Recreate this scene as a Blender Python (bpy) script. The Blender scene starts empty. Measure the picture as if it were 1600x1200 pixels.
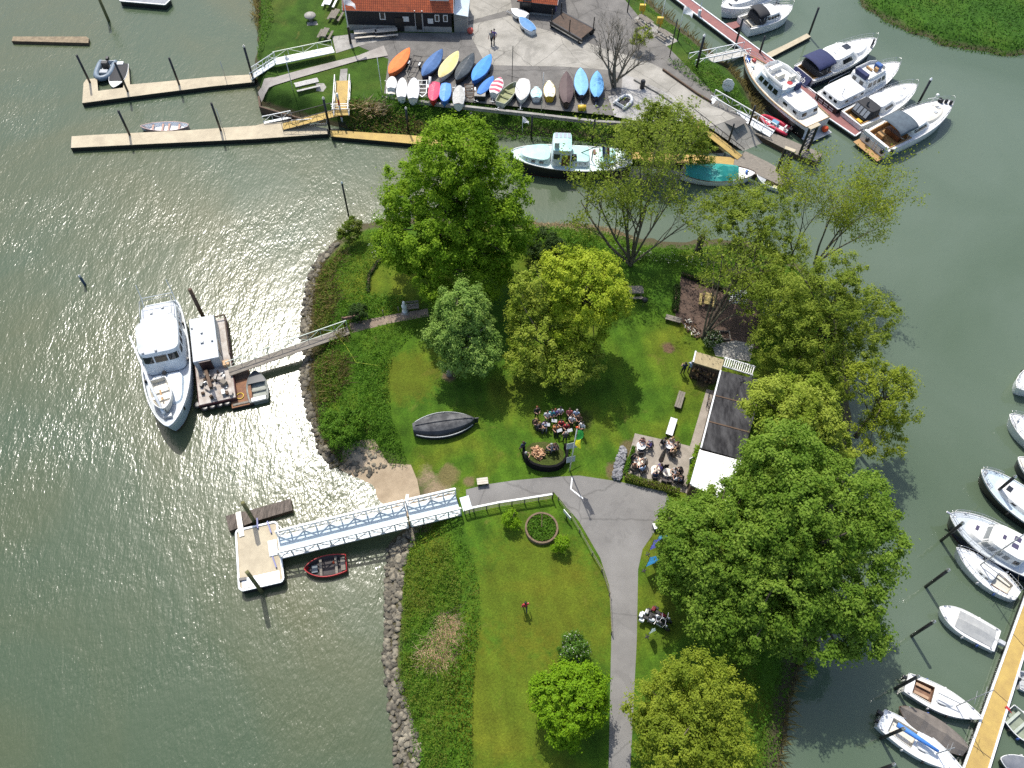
import bpy, bmesh, math, random
import numpy as np
from mathutils import Vector, Matrix
R_ = math.radians
rnd = random.Random(7)
rng = np.random.default_rng(11)
scn = bpy.context.scene
COL = scn.collection
# ------------------------------------------------------------------ camera (a drone 70 m above the water, looking steeply down)
FPX, VX, VY, CAMH = 1300.0, 768.0, 1415.0, 70.0
zc = Vector((-(VX-800), (VY-600), FPX)).normalized()
yc = Vector((0, 0, -1)); yc = (yc - yc.dot(zc)*zc).normalized(); xc = yc.cross(zc)
ROT = Matrix((xc, yc, zc))
EYE = Vector((0, 0, CAMH))
cam = bpy.data.cameras.new('camera'); cam.sensor_width = 36; cam.lens = FPX/1600*36; cam.clip_end = 6000; cam.clip_start = 1
cob = bpy.data.objects.new('camera', cam); COL.objects.link(cob)
cob.matrix_world = Matrix.Translation(EYE) @ ROT.to_4x4()
scn.camera = cob
# ------------------------------------------------------------------ sky, sun, exposure
_d = (ROT @ Vector((545-800, 600-630, -FPX))).normalized()      # the glitter on the river is brightest here
SUN_EL, SUN_AZ = math.degrees(math.asin(-_d.z)), math.degrees(math.atan2(_d.x, _d.y))     # azimuth from +Y towards +X
w = bpy.data.worlds.new('World'); scn.world = w; w.use_nodes = True
nt = w.node_tree; bg = nt.nodes['Background']
sky = nt.nodes.new('ShaderNodeTexSky'); sky.sky_type = 'NISHITA'; sky.sun_disc = False
sky.sun_elevation = R_(SUN_EL); sky.sun_rotation = R_(SUN_AZ); sky.air_density = 1.0; sky.dust_density = 2.5; sky.ozone_density = 1.0
nt.links.new(sky.outputs[0], bg.inputs[0]); bg.inputs[1].default_value = 0.15
sd = bpy.data.lights.new('sun', 'SUN'); sd.energy = 3.55; sd.angle = R_(0.55); sd.color = (1, .95, .87)
so = bpy.data.objects.new('sun', sd); COL.objects.link(so)
sdir = Vector((math.sin(R_(SUN_AZ))*math.cos(R_(SUN_EL)), math.cos(R_(SUN_AZ))*math.cos(R_(SUN_EL)), math.sin(R_(SUN_EL))))
so.rotation_euler = sdir.to_track_quat('Z', 'Y').to_euler(); so.location = sdir*200
vs = scn.view_settings; scn.display_settings.display_device = 'sRGB'
vs.view_transform = 'Standard'; vs.look = 'None'; vs.gamma = 1; vs.use_curve_mapping = False; vs.exposure = 0.5
scn.cycles.max_bounces = 6; scn.cycles.diffuse_bounces = 3; scn.cycles.glossy_bounces = 3; scn.cycles.transparent_max_bounces = 6
scn.cycles.use_denoising = False; scn.cycles.caustics_reflective = False; scn.cycles.caustics_refractive = False

# ------------------------------------------------------------------ helpers
def P(x, y, z=0.0):
    "photo pixel (1600 x 1200) on the horizontal plane z -> world point"
    d = ROT @ Vector((x-800, 600-y, -FPX))
    t = (z-CAMH)/d.z
    return EYE + d*t
def PX(v):
    c = ROT.transposed() @ (Vector(v)-EYE)
    return 800 + c.x/-c.z*FPX, 600 - c.y/-c.z*FPX
def depth(v): return -(ROT.transposed() @ (Vector(v)-EYE)).z
def P2(x, y, z=0.0): p = P(x, y, z); return (p.x, p.y)

def tag(o, label=None, cat=None, group=None, kind=None):
    if label: o['label'] = label
    if cat: o['category'] = cat
    if group: o['group'] = group
    if kind: o['kind'] = kind
    return o
def thing(name, label, cat, loc=(0, 0, 0), rz=0.0, group=None):
    o = bpy.data.objects.new(name, None); COL.objects.link(o); o.empty_display_size = .3
    o.location = loc; o.rotation_euler = (0, 0, rz)
    return tag(o, label, cat, group)
def kids(o): return [c for c in COL.objects if c.parent == o]
def dup(root, loc, rz=None, label=None, group=None, scale=None):
    r = root.copy(); COL.objects.link(r); r.location = loc
    if rz is not None: r.rotation_euler = (0, 0, rz)
    if label: r['label'] = label
    if group: r['group'] = group
    if scale: r.scale = scale
    for ch in root.children:
        c = ch.copy(); COL.objects.link(c); c.parent = r
        for g in ch.children:
            d = g.copy(); COL.objects.link(d); d.parent = c
    return r

class MB:
    def __init__(s): s.v = []; s.f = []; s.m = []; s.mi = 0; s.sm = []; s.smooth = False
    def vv(s, p): s.v.append(tuple(p)); return len(s.v)-1
    def face(s, ids, mi=None): s.f.append(tuple(ids)); s.m.append(s.mi if mi is None else mi); s.sm.append(s.smooth)
    def quad(s, *pts, mi=None): s.face([s.vv(p) for p in pts], mi)
    def hexa(s, b, t):
        "box from four bottom and four top corners (both counter-clockwise from above)"
        i = [s.vv(p) for p in b] + [s.vv(p) for p in t]
        s.face((i[3], i[2], i[1], i[0])); s.face(i[4:8])
        for k in range(4): s.face((i[k], i[(k+1) % 4], i[4+(k+1) % 4], i[4+k]))
    def box(s, x0, x1, y0, y1, z0, z1, rz=0, o=(0, 0)):
        c, n = math.cos(rz), math.sin(rz)
        q = [(x0, y0), (x1, y0), (x1, y1), (x0, y1)]
        q = [(o[0]+a*c-b*n, o[1]+a*n+b*c) for a, b in q]
        s.hexa([(a, b, z0) for a, b in q], [(a, b, z1) for a, b in q])
    def beam(s, p, q, wd, h, up=(0, 0, 1)):
        p, q = Vector(p), Vector(q); d = (q-p).normalized(); u = Vector(up)
        if abs(d.dot(u)) > .98: u = Vector((1, 0, 0))
        sd_ = d.cross(u).normalized(); u = sd_.cross(d).normalized()
        a, b = sd_*wd/2, u*h/2
        B = [p-a-b, q-a-b, q+a-b, p+a-b][::-1]; T = [p-a+b, q-a+b, q+a+b, p+a+b][::-1]
        s.hexa([B[0], B[1], B[2], B[3]], [T[0], T[1], T[2], T[3]])
    def tube(s, pts, r, n=6, caps=True):
        pts = [Vector(p) for p in pts]
        if not hasattr(r, '__len__'): r = [r]*len(pts)
        rings = []; ref = None
        for k, p in enumerate(pts):
            d = (pts[min(k+1, len(pts)-1)] - pts[max(k-1, 0)])
            if d.length < 1e-6: d = Vector((0, 0, 1))
            d.normalize()
            if ref is None: ref = Vector((1, 0, 0)) if abs(d.x) < .8 else Vector((0, 1, 0))
            a = (ref - ref.dot(d)*d)
            if a.length < 1e-4: a = d.orthogonal()
            a.normalize(); ref = a; b = d.cross(a)
            rings.append([s.vv(p + (a*math.cos(t)+b*math.sin(t))*r[k]) for t in [2*math.pi*j/n for j in range(n)]])
        for A, B in zip(rings, rings[1:]):
            for j in range(n): s.face((A[j], A[(j+1) % n], B[(j+1) % n], B[j]))
        if caps: s.face(rings[0][::-1]); s.face(rings[-1])
    def loft(s, rings, close=False, cap0=False, cap1=False, mis=None):
        ids = [[s.vv(p) for p in r] for r in rings]; n = len(ids[0])
        for k, (A, B) in enumerate(zip(ids, ids[1:])):
            for j in range(n if close else n-1):
                s.face((A[j], A[(j+1) % n], B[(j+1) % n], B[j]), None if mis is None else mis[j])
        if cap0: s.face(ids[0][::-1])
        if cap1: s.face(ids[-1])
    def lathe(s, prof, n=12, c=(0, 0, 0)):
        s.loft([[(c[0]+r*math.cos(t), c[1]+r*math.sin(t), c[2]+z) for t in [2*math.pi*j/n for j in range(n)]] for r, z in prof], True, True, True)
    def prism(s, poly, z0, z1):
        b = [s.vv((p[0], p[1], z0)) for p in poly]; t = [s.vv((p[0], p[1], z1)) for p in poly]; n = len(poly)
        ar = sum(poly[i][0]*poly[(i+1) % n][1]-poly[(i+1) % n][0]*poly[i][1] for i in range(n))
        if ar < 0: b.reverse(); t.reverse()
        s.face(b[::-1]); s.face(t)
        for j in range(n): s.face((b[j], b[(j+1) % n], t[(j+1) % n], t[j]))
    def sheet(s, poly, z):
        n = len(poly); ar = sum(poly[i][0]*poly[(i+1) % n][1]-poly[(i+1) % n][0]*poly[i][1] for i in range(n))
        if ar < 0: poly = poly[::-1]
        s.face([s.vv((p[0], p[1], z)) for p in poly])
    def ball(s, c, r, n=8, sq=(1, 1, 1)):
        pr = [(math.sin(t), -math.cos(t)) for t in [math.pi*k/(n//2+1) for k in range(n//2+2)]]
        s.loft([[(c[0]+r*sq[0]*max(a, .02)*math.cos(t), c[1]+r*sq[1]*max(a, .02)*math.sin(t), c[2]+r*sq[2]*b) for t in [2*math.pi*j/n for j in range(n)]] for a, b in pr], True, True, True)
    def build(s, name, mats, parent=None, bevel=0, origin=None):
        if not isinstance(mats, (list, tuple)): mats = [mats]
        vv = s.v
        if origin is not None: o_ = Vector(origin); vv = [tuple(Vector(p)-o_) for p in vv]
        me = bpy.data.meshes.new(name); me.from_pydata(vv, [], s.f)
        for m in mats: me.materials.append(m)
        me.polygons.foreach_set('material_index', s.m); me.polygons.foreach_set('use_smooth', s.sm); me.update()
        ob = bpy.data.objects.new(name, me); COL.objects.link(ob)
        if parent is not None: ob.parent = parent
        if origin is not None: ob.location = origin
        if bevel:
            b = ob.modifiers.new('bevel', 'BEVEL'); b.width = bevel; b.segments = 2; b.limit_method = 'ANGLE'; b.angle_limit = R_(40)
        return ob

def np_mesh(name, V, F, mat, parent=None, origin=None):
    V = np.asarray(V, np.float32); F = np.asarray(F, np.int32)
    if origin is not None: V = V - np.array(origin, np.float32)
    k = F.shape[1]; me = bpy.data.meshes.new(name)
    me.vertices.add(len(V)); me.vertices.foreach_set('co', V.ravel())
    me.loops.add(F.size); me.loops.foreach_set('vertex_index', F.ravel())
    me.polygons.add(len(F)); me.polygons.foreach_set('loop_start', np.arange(0, F.size, k, dtype=np.int32))
    me.materials.append(mat); me.update(calc_edges=True); me.validate()
    ob = bpy.data.objects.new(name, me); COL.objects.link(ob)
    if parent is not None: ob.parent = parent
    if origin is not None and parent is None: ob.location = origin
    return ob

# ------------------------------------------------------------------ materials
def nodes(name):
    m = bpy.data.materials.new(name); m.use_nodes = True; t = m.node_tree
    return m, t, t.nodes['Principled BSDF']
def N(t, typ, **kw):
    n = t.nodes.new(typ)
    for k, v in kw.items():
        if k in ('i',):
            for a, b in v.items(): n.inputs[a].default_value = b
        else: setattr(n, k, v)
    return n
def noise(t, co, scale, detail=4, rough=.6, dist=0.0):
    n = N(t, 'ShaderNodeTexNoise', i={'Scale': scale, 'Detail': detail, 'Roughness': rough, 'Distortion': dist})
    t.links.new(co, n.inputs['Vector']); return n.outputs['Fac']
def ramp(t, fac, stops):
    r = N(t, 'ShaderNodeValToRGB'); e = r.color_ramp.elements
    while len(e) < len(stops): e.new(.5)
    for k, (p, c) in enumerate(stops): e[k].position = p; e[k].color = (*c, 1) if len(c) == 3 else c
    t.links.new(fac, r.inputs[0]); return r.outputs[0]
def mixc(t, fac, a, b, mode='MIX'):
    m = N(t, 'ShaderNodeMix', data_type='RGBA', blend_type=mode)
    for s_, v in ((m.inputs[0], fac), (m.inputs[6], a), (m.inputs[7], b)):
        if hasattr(v, 'is_linked'): t.links.new(v, s_)
        elif hasattr(v, '__len__'): s_.default_value = (*v, 1)
        else: s_.default_value = v
    return m.outputs[2]
_mc = {}
def M(name, c, c2=None, scale=2.0, rough=.6, metal=0.0, bump=0.0, bscale=None, co='Object', lo=.35, hi=.65, spec=.5, stretch=None):
    if name in _mc: return _mc[name]
    m, t, b = nodes(name); b.inputs['Roughness'].default_value = rough; b.inputs['Metallic'].default_value = metal
    b.inputs['Specular IOR Level'].default_value = spec
    tc = N(t, 'ShaderNodeTexCoord').outputs[co]
    if stretch:
        mp = N(t, 'ShaderNodeMapping'); mp.inputs['Scale'].default_value = stretch; t.links.new(tc, mp.inputs[0]); tc = mp.outputs[0]
    if c2 is None: c2 = tuple(x*.8 for x in c)
    f = noise(t, tc, scale, 6, .65)
    t.links.new(ramp(t, f, [(lo, c2), (hi, c)]), b.inputs['Base Color'])
    if bump:
        bn = N(t, 'ShaderNodeBump', i={'Strength': 1.0, 'Distance': bump}); t.links.new(noise(t, tc, bscale or scale*6, 4), bn.inputs['Height'])
        t.links.new(bn.outputs[0], b.inputs['Normal'])
    _mc[name] = m; return m
def leafmat(name, c1, c2, trans=.35, c3=None, blooms=None):
    if name in _mc: return _mc[name]
    m, t, b = nodes(name); b.inputs['Roughness'].default_value = .6; b.inputs['Specular IOR Level'].default_value = .14
    g = N(t, 'ShaderNodeNewGeometry').outputs['Random Per Island']
    tc = N(t, 'ShaderNodeTexCoord').outputs['Object']
    c = ramp(t, g, [(0, c1), (1, c2)])
    if c3: c = mixc(t, ramp(t, noise(t, tc, .45, 3), [(.42, (0, 0, 0)), (.62, (1, 1, 1))]), c, c3)
    if blooms: c = mixc(t, ramp(t, g, [(blooms[0], (0, 0, 0)), (blooms[0]+.01, (1, 1, 1))]), c, blooms[1])
    t.links.new(c, b.inputs['Base Color'])
    tr = N(t, 'ShaderNodeBsdfTranslucent'); t.links.new(mixc(t, .5, c, (.25, .4, .02), 'MULTIPLY') if False else c, tr.inputs[0])
    mx = N(t, 'ShaderNodeMixShader'); mx.inputs[0].default_value = trans
    t.links.new(b.outputs[0], mx.inputs[1]); t.links.new(tr.outputs[0], mx.inputs[2])
    t.links.new(mx.outputs[0], t.nodes['Material Output'].inputs[0])
    _mc[name] = m; return m

WHITE = M('white_gelcoat', (.74, .74, .72), (.62, .63, .61), 1.5, .25)
WHITE2 = M('white_painted_steel', (.74, .77, .78), (.60, .63, .64), 1.1, .4)
CREAM = M('cream_gelcoat', (.66, .63, .54), (.55, .52, .44), 1.2, .35)
PALEDECK = M('pale_grey_deck', (.60, .60, .56), (.48, .48, .45), 2.5, .6)
PALEBLUE = M('pale_blue_paint', (.50, .60, .66), (.40, .48, .54), 1.5, .4)
NAVY = M('navy_gelcoat', (.012, .016, .045), (.008, .01, .03), 1, .2)
BLACK = M('black_paint', (.012, .012, .013), (.02, .02, .02), 2, .35)
BOOT = M('red_antifouling', (.14, .02, .02), (.08, .015, .015), 2, .6)
GLASS = M('dark_window_glass', (.012, .015, .018), (.02, .022, .026), 1, .06, spec=.8)
STEEL = M('stainless_steel', (.62, .63, .64), (.5, .5, .5), 3, .28, .85)
GALV = M('galvanised_steel', (.45, .47, .48), (.33, .35, .36), 3, .5, .5)
TEAK = M('teak_planks', (.42, .25, .10), (.30, .17, .06), 4, .6, stretch=(.4, 6, 1))
WOODV = M('varnished_brown_wood', (.16, .06, .025), (.09, .035, .015), 3, .35)
GREYWOOD = M('weathered_grey_wood', (.24, .215, .175), (.13, .115, .095), 3, .85, bump=.01, stretch=(.6, 5, 1))
BROWNWOOD = M('old_brown_wood', (.12, .075, .045), (.06, .04, .027), 3, .85, stretch=(.6, 5, 1))
RUSTWOOD = M('orange_brown_deck', (.25, .115, .05), (.13, .06, .035), 1.8, .8)
YDECK = M('yellow_grating', (.44, .31, .085), (.34, .23, .07), 1.0, .75, bump=.01, bscale=18)
BUFF = M('buff_dock_concrete', (.47, .41, .29), (.36, .31, .22), .8, .85, bump=.01)
CONC = M('pale_concrete', (.345, .33, .29), (.225, .215, .185), .35, .9, bump=.01)
CONC2 = M('grey_concrete', (.34, .33, .30), (.22, .21, .19), .7, .9, bump=.01)
ASPH = M('grey_asphalt', (.172, .164, .150), (.112, .107, .098), .45, .92, bump=.01, bscale=20)
PATHM = M('grey_path_asphalt', (.212, .206, .194), (.148, .143, .135), .3, .92, bump=.012, bscale=22, lo=.3, hi=.7)
PAVE = M('terrace_paving', (.32, .285, .24), (.22, .195, .16), 1.3, .9, bump=.008)
SAND = M('beach_sand', (.39, .31, .21), (.26, .20, .13), .5, .95, bump=.03)
MUD = M('wet_mud', (.10, .075, .05), (.06, .045, .03), .8, .7)
SOIL = M('bark_mulch_soil', (.115, .075, .055), (.06, .04, .03), 1.5, .95, bump=.05)
STONE = M('riprap_stone', (.27, .245, .195), (.11, .10, .08), 1.3, .92, bump=.04, bscale=5)
REDDECK = M('red_pontoon_boards', (.27, .115, .105), (.19, .085, .08), .8, .85)
SKIN = M('skin', (.50, .29, .20), (.42, .24, .16), 4, .5)
BARK = M('bark', (.13, .105, .075), (.07, .056, .04), 3, .95, bump=.03)
BARK2 = M('olive_grey_bark', (.155, .135, .085), (.09, .078, .05), 3, .95)
def vary(m, lo=.6, hi=1.3):
    t = m.node_tree; b = t.nodes['Principled BSDF']; src = b.inputs['Base Color'].links[0].from_socket
    r1 = N(t, 'ShaderNodeObjectInfo').outputs['Random']; r2 = N(t, 'ShaderNodeNewGeometry').outputs['Random Per Island']
    ad = N(t, 'ShaderNodeMath', operation='ADD'); t.links.new(r1, ad.inputs[0]); t.links.new(r2, ad.inputs[1]); fr = N(t, 'ShaderNodeMath', operation='FRACT'); t.links.new(ad.outputs[0], fr.inputs[0])
    t.links.new(mixc(t, 1, src, ramp(t, fr.outputs[0], [(0, (lo, lo, lo*.95)), (1, (hi, hi*.98, hi*.9))]), 'MULTIPLY'), b.inputs['Base Color'])
vary(STONE, .5, 1.35)
def wet(m, z0=.05, z1=.5, k=.42):
    t = m.node_tree; b = t.nodes['Principled BSDF']; src = b.inputs['Base Color'].links[0].from_socket; sp = N(t, 'ShaderNodeSeparateXYZ'); t.links.new(N(t, 'ShaderNodeNewGeometry').outputs['Position'], sp.inputs[0])
    mr = N(t, 'ShaderNodeMapRange', i={'From Min': z0, 'From Max': z1, 'To Min': k, 'To Max': 1}); t.links.new(sp.outputs[2], mr.inputs[0]); q = N(t, 'ShaderNodeCombineColor'); [t.links.new(mr.outputs[0], q.inputs[i]) for i in range(3)]
    t.links.new(mixc(t, 1, src, q.outputs[0], 'MULTIPLY'), b.inputs['Base Color'])
wet(STONE)
def solid(name, c, rough=.6, **k): return M(name, c, tuple(x*.82 for x in c), k.pop('scale', 2), rough, **k)
# ------------------------------------------------------------------ terrain
def poly_sd(X, Y, poly):
    "signed distance (positive inside) of grid points to a polygon"
    d = np.full(X.shape, 1e9); ins = np.zeros(X.shape, bool); n = len(poly)
    for k in range(n):
        (ax, ay), (bx, by) = poly[k], poly[(k+1) % n]
        ex, ey = bx-ax, by-ay; L2 = ex*ex+ey*ey+1e-12
        t = np.clip(((X-ax)*ex+(Y-ay)*ey)/L2, 0, 1)
        d = np.minimum(d, np.hypot(X-ax-t*ex, Y-ay-t*ey))
        c = ((ay > Y) != (by > Y)) & (X < ex*(Y-ay)/(ey if abs(ey) > 1e-12 else 1e-12)+ax)
        ins ^= c
    return np.where(ins, d, -d)
def wob(X, Y, s, seed=0):
    return (np.sin(X*s*1.3+seed)*np.cos(Y*s*1.7-seed*2)+.6*np.sin(X*s*2.9-Y*s*1.1+seed*3)+.4*np.cos(X*s*.7+Y*s*4.1+seed))/2
ISLE = [P2(*p) for p in [(520,378),(555,352),(610,340),(700,338),(830,346),(880,347),(930,350),(960,356),(1000,372),(1060,378),(1120,372),
  (1180,378),(1230,400),(1275,430),(1310,490),(1325,560),(1330,640),(1325,720),(1310,800),(1300,880),(1280,960),(1255,1030),(1238,1100),(1222,1200),(1200,1330),(1190,1560),
  (632,1560),(620,1330),(616,1200),(612,1130),(603,1085),(597,1020),(602,960),(600,900),(604,850),(640,815),(628,800),(606,784),(586,756),(566,741),(530,735),(504,705),(492,672),(477,625),
  (470,585),(478,560),(472,520),(476,470),(484,430),(497,400)]]
HARB = [P2(*p) for p in [(404,-60),(403,30),(403,60),(400,90),(398,120),(404,150),(408,166),(440,175),(480,187),(520,197),(560,204),(640,208),(740,210),(840,214),(920,222),(1000,236),(1080,243),(1125,240),
  (1148,232),(1160,225),(1190,200),(1187,165),(1172,135),(1145,105),(1105,75),(1060,38),(1020,5),(985,-40),(960,-70),(940,-110),(560,-140),(380,-130)]]
MEAD = [P2(*p) for p in [(1318,-25),(1345,8),(1378,32),(1420,50),(1465,68),(1510,80),(1560,86),(1620,88),(1760,95),(1900,60),(1900,-90),(1300,-110)]]
BEACHC = P2(618, 752, .6)
def hI(X, Y):
    X = np.asarray(X, float); Y = np.asarray(Y, float)
    d = poly_sd(X, Y, ISLE)+wob(X, Y, .9)*.25
    bw = np.exp(-((X-BEACHC[0])**2+(Y-BEACHC[1])**2)/22)
    wdt = 4.2+6*bw
    u = np.clip(d/wdt, -.6, 1)
    return np.where(u > 0, 1.5*(u*u*(3-2*u)*(1-.7*bw)+u*.7*bw), 1.2*u)
def hH(X, Y):
    X = np.asarray(X, float); Y = np.asarray(Y, float)
    d = poly_sd(X, Y, HARB)+wob(X, Y, .8)*.2
    wd = 1.6+2.9*np.clip((X+20)/8, 0, 1); u = np.clip(d/wd, -.6, 1)
    return np.where(u > 0, 2.0*u*u*(3-2*u), 1.4*u)
def hM(X, Y):
    X = np.asarray(X, float); Y = np.asarray(Y, float)
    d = poly_sd(X, Y, MEAD)+wob(X, Y, .5)*.6
    u = np.clip(d/2.2, -.6, 1)
    return np.where(u > 0, .9*u*u*(3-2*u)+.12*wob(X, Y, .35, 2), 1.2*u)
def terrain(name, hf, poly, step, mat, pad=3):
    xs = [p[0] for p in poly]; ys = [p[1] for p in poly]
    gx = np.arange(min(xs)-pad, max(xs)+pad, step); gy = np.arange(min(ys)-pad, max(ys)+pad, step)
    X, Y = np.meshgrid(gx, gy); Z = hf(X, Y); nx, ny = len(gx), len(gy)
    idx = np.arange(nx*ny).reshape(ny, nx)
    F = np.stack([idx[:-1, :-1], idx[:-1, 1:], idx[1:, 1:], idx[1:, :-1]], -1).reshape(-1, 4)
    keep = Z.ravel()[F].max(1) > -.65
    ob = np_mesh(name, np.stack([X, Y, Z], -1).reshape(-1, 3), F[keep], mat)
    ob.data.polygons.foreach_set('use_smooth', [True]*len(ob.data.polygons))
    return tag(ob, kind='structure')
def ground_mat(name, stops, fine=(.55, 1.25), mud=.35, spots=(), mow=False):
    m, t, b = nodes(name); b.inputs['Roughness'].default_value = .95; b.inputs['Specular IOR Level'].default_value = .15
    g = N(t, 'ShaderNodeNewGeometry'); pos = g.outputs['Position']
    big = noise(t, pos, .11, 4, .55, .6); c = ramp(t, big, stops)
    med = ramp(t, noise(t, pos, .6, 5, .65), [(.3, (.68, .68, .68)), (.7, (1.28, 1.25, 1.2))])
    c = mixc(t, 1, c, med, 'MULTIPLY')
    fn = ramp(t, noise(t, pos, 6.5, 5, .7), [(.25, (fine[0],)*3), (.75, (fine[1],)*3)])
    c = mixc(t, 1, c, fn, 'MULTIPLY')
    patch = ramp(t, noise(t, pos, .33, 6, .7, 1.2), [(.60, (0, 0, 0)), (.74, (1, 1, 1))])
    c = mixc(t, mixc(t, .45, (0, 0, 0), patch), c, (.17, .13, .04))
    if mow:
        mp = N(t, 'ShaderNodeMapping'); mp.inputs['Rotation'].default_value = (0, 0, R_(-12)); t.links.new(pos, mp.inputs[0])
        wv = N(t, 'ShaderNodeTexWave', i={'Scale': .17, 'Distortion': 1.5, 'Detail': 2, 'Detail Scale': .6}); t.links.new(mp.outputs[0], wv.inputs[0])
        c = mixc(t, 1, c, ramp(t, wv.outputs['Fac'], [(.3, (.90, .92, .9)), (.7, (1.07, 1.05, 1.02))]), 'MULTIPLY')
    for (sx, sy, sr, scol, *amt) in spots:
        dn = N(t, 'ShaderNodeVectorMath', operation='DISTANCE'); dn.inputs[1].default_value = (sx, sy, 1.5); t.links.new(pos, dn.inputs[0])
        q = N(t, 'ShaderNodeMath', operation='MULTIPLY_ADD'); q.inputs[1].default_value = sr*1.6; t.links.new(noise(t, pos, 1.1, 6, .75), q.inputs[0]); t.links.new(dn.outputs['Value'], q.inputs[2])
        f = N(t, 'ShaderNodeMapRange', i={'From Min': sr*1.9, 'From Max': sr*1.45, 'To Max': amt[0] if amt else 1.0}); t.links.new(q.outputs[0], f.inputs[0])
        c = mixc(t, f.outputs[0], c, mixc(t, 1, scol, fn, 'MULTIPLY'))
    sp = N(t, 'ShaderNodeSeparateXYZ'); t.links.new(pos, sp.inputs[0])
    mr = N(t, 'ShaderNodeMapRange', i={'From Min': mud-.1, 'From Max': mud+.25}); t.links.new(sp.outputs[2], mr.inputs[0])
    c = mixc(t, mr.outputs[0], (.075, .068, .038), c)
    t.links.new(c, b.inputs['Base Color'])
    bn = N(t, 'ShaderNodeBump', i={'Strength': 1, 'Distance': .06}); t.links.new(noise(t, pos, 9, 4), bn.inputs['Height']); t.links.new(bn.outputs[0], b.inputs['Normal'])
    return m
LAWN = ground_mat('mown_grass', [(.34, (.044, .108, .009)), (.48, (.064, .132, .010)), (.64, (.112, .145, .013))], mow=True, spots=[(*P2(x, y, 1.5), r, c, *k) for x, y, r, c, *k in [(835,930,6.5,(.15,.135,.012),.3), (800,1090,6,(.15,.135,.012),.3), (905,960,5,(.14,.125,.012),.22), (640,590,3.2,(.13,.13,.012),.5), (662,742,1.3,(.26,.20,.12)), (678,768,1.9,(.25,.195,.12)), (664,775,1.3,(.26,.20,.12)), (700,742,1.2,(.15,.13,.05)), (733,752,.6,(.16,.13,.06)), (1043,543,.7,(.13,.085,.05)), (985,700,1.0,(.12,.10,.045)), (702,588,.8,(.12,.09,.05)), (960,735,.9,(.13,.10,.05)), (905,655,1.4,(.045,.06,.012)), (1100,594,1.1,(.10,.08,.04))]])
BANKG = ground_mat('bank_grass', [(.36, (.03, .07, .01)), (.5, (.045, .095, .012)), (.66, (.075, .10, .018))])
MEADG = ground_mat('meadow_grass', [(.36, (.03, .085, .010)), (.5, (.045, .115, .012)), (.66, (.06, .115, .014))], mud=.2)
terrain('ground', hI, ISLE, .5, LAWN)
terrain('ground', hH, HARB, .6, BANKG)
terrain('ground', hM, MEAD, .8, MEADG)

# water: one sheet to the horizon, choppy on the river side, calm in the harbour
def water_mat():
    m, t, b = nodes('murky_river_water')
    g = N(t, 'ShaderNodeNewGeometry'); pos = g.outputs['Position']
    sp = N(t, 'ShaderNodeSeparateXYZ'); t.links.new(pos, sp.inputs[0])
    wn = noise(t, pos, .05, 3)
    ad = N(t, 'ShaderNodeMath', operation='MULTIPLY_ADD'); ad.inputs[1].default_value = 26; t.links.new(wn, ad.inputs[0]); t.links.new(sp.outputs[0], ad.inputs[2])
    chop = N(t, 'ShaderNodeMapRange', i={'From Min': 27, 'From Max': 4, 'To Min': .0, 'To Max': 1.0}); t.links.new(ad.outputs[0], chop.inputs[0])
    ch = chop.outputs[0]
    big = noise(t, pos, .035, 4, .5, 1.0)
    river = ramp(t, big, [(.35, (.076, .088, .042)), (.6, (.054, .082, .046))])
    harb = ramp(t, big, [(.35, (.070, .102, .064)), (.62, (.094, .128, .090))])
    t.links.new(mixc(t, ch, harb, river), b.inputs['Base Color'])
    b.inputs['IOR'].default_value = 1.40
    rg = N(t, 'ShaderNodeMapRange', i={'To Min': .05, 'To Max': .205}); t.links.new(ch, rg.inputs[0]); t.links.new(rg.outputs[0], b.inputs['Roughness'])
    def wav(scale, stretch, rot, detail=3):
        mp = N(t, 'ShaderNodeMapping'); mp.inputs['Rotation'].default_value = (0, 0, R_(rot)); mp.inputs['Scale'].default_value = (scale, scale*stretch, scale)
        t.links.new(pos, mp.inputs[0]); return noise(t, mp.outputs[0], 1.0, detail, .55, .3)
    gust = ramp(t, noise(t, pos, .10, 4, .6, .8), [(.34, (.5,)*3), (.52, (1.0,)*3), (.75, (1.9,)*3)])
    def scaled(f, k):
        q = N(t, 'ShaderNodeMath', operation='MULTIPLY'); t.links.new(f, q.inputs[0])
        if hasattr(k, 'is_linked'): t.links.new(k, q.inputs[1])
        else: q.inputs[1].default_value = k
        return q.outputs[0]
    def plus(a, c):
        q = N(t, 'ShaderNodeMath', operation='ADD'); t.links.new(a, q.inputs[0]); t.links.new(c, q.inputs[1]); return q.outputs[0]
    h = plus(scaled(wav(.30, .35, 62, 2), .042), plus(scaled(wav(1.25, .38, 58, 3), .048), scaled(wav(4.6, .45, 52, 2), .029)))
    q = N(t, 'ShaderNodeMath', operation='SUBTRACT'); q.inputs[1].default_value = .08; t.links.new(h, q.inputs[0]); hr = scaled(scaled(q.outputs[0], gust), ch)
    calm = plus(scaled(wav(.5, .5, 60, 2), .035), scaled(wav(2.2, .7, 15, 3), .014))
    bn = N(t, 'ShaderNodeBump', i={'Strength': 1, 'Distance': 1.0}); t.links.new(plus(hr, calm), bn.inputs['Height']); t.links.new(bn.outputs[0], b.inputs['Normal'])
    return m
WATER = water_mat()
mb = MB(); mb.quad((-2500, -2500, 0), (2500, -2500, 0), (2500, 2500, 0), (-2500, 2500, 0)); tag(mb.build('water', WATER), kind='structure')
mb = MB(); mb.quad((-2500, -2500, -6), (2500, -2500, -6), (2500, 2500, -6), (-2500, 2500, -6)); tag(mb.build('river_bed', MUD), kind='structure')

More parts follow.
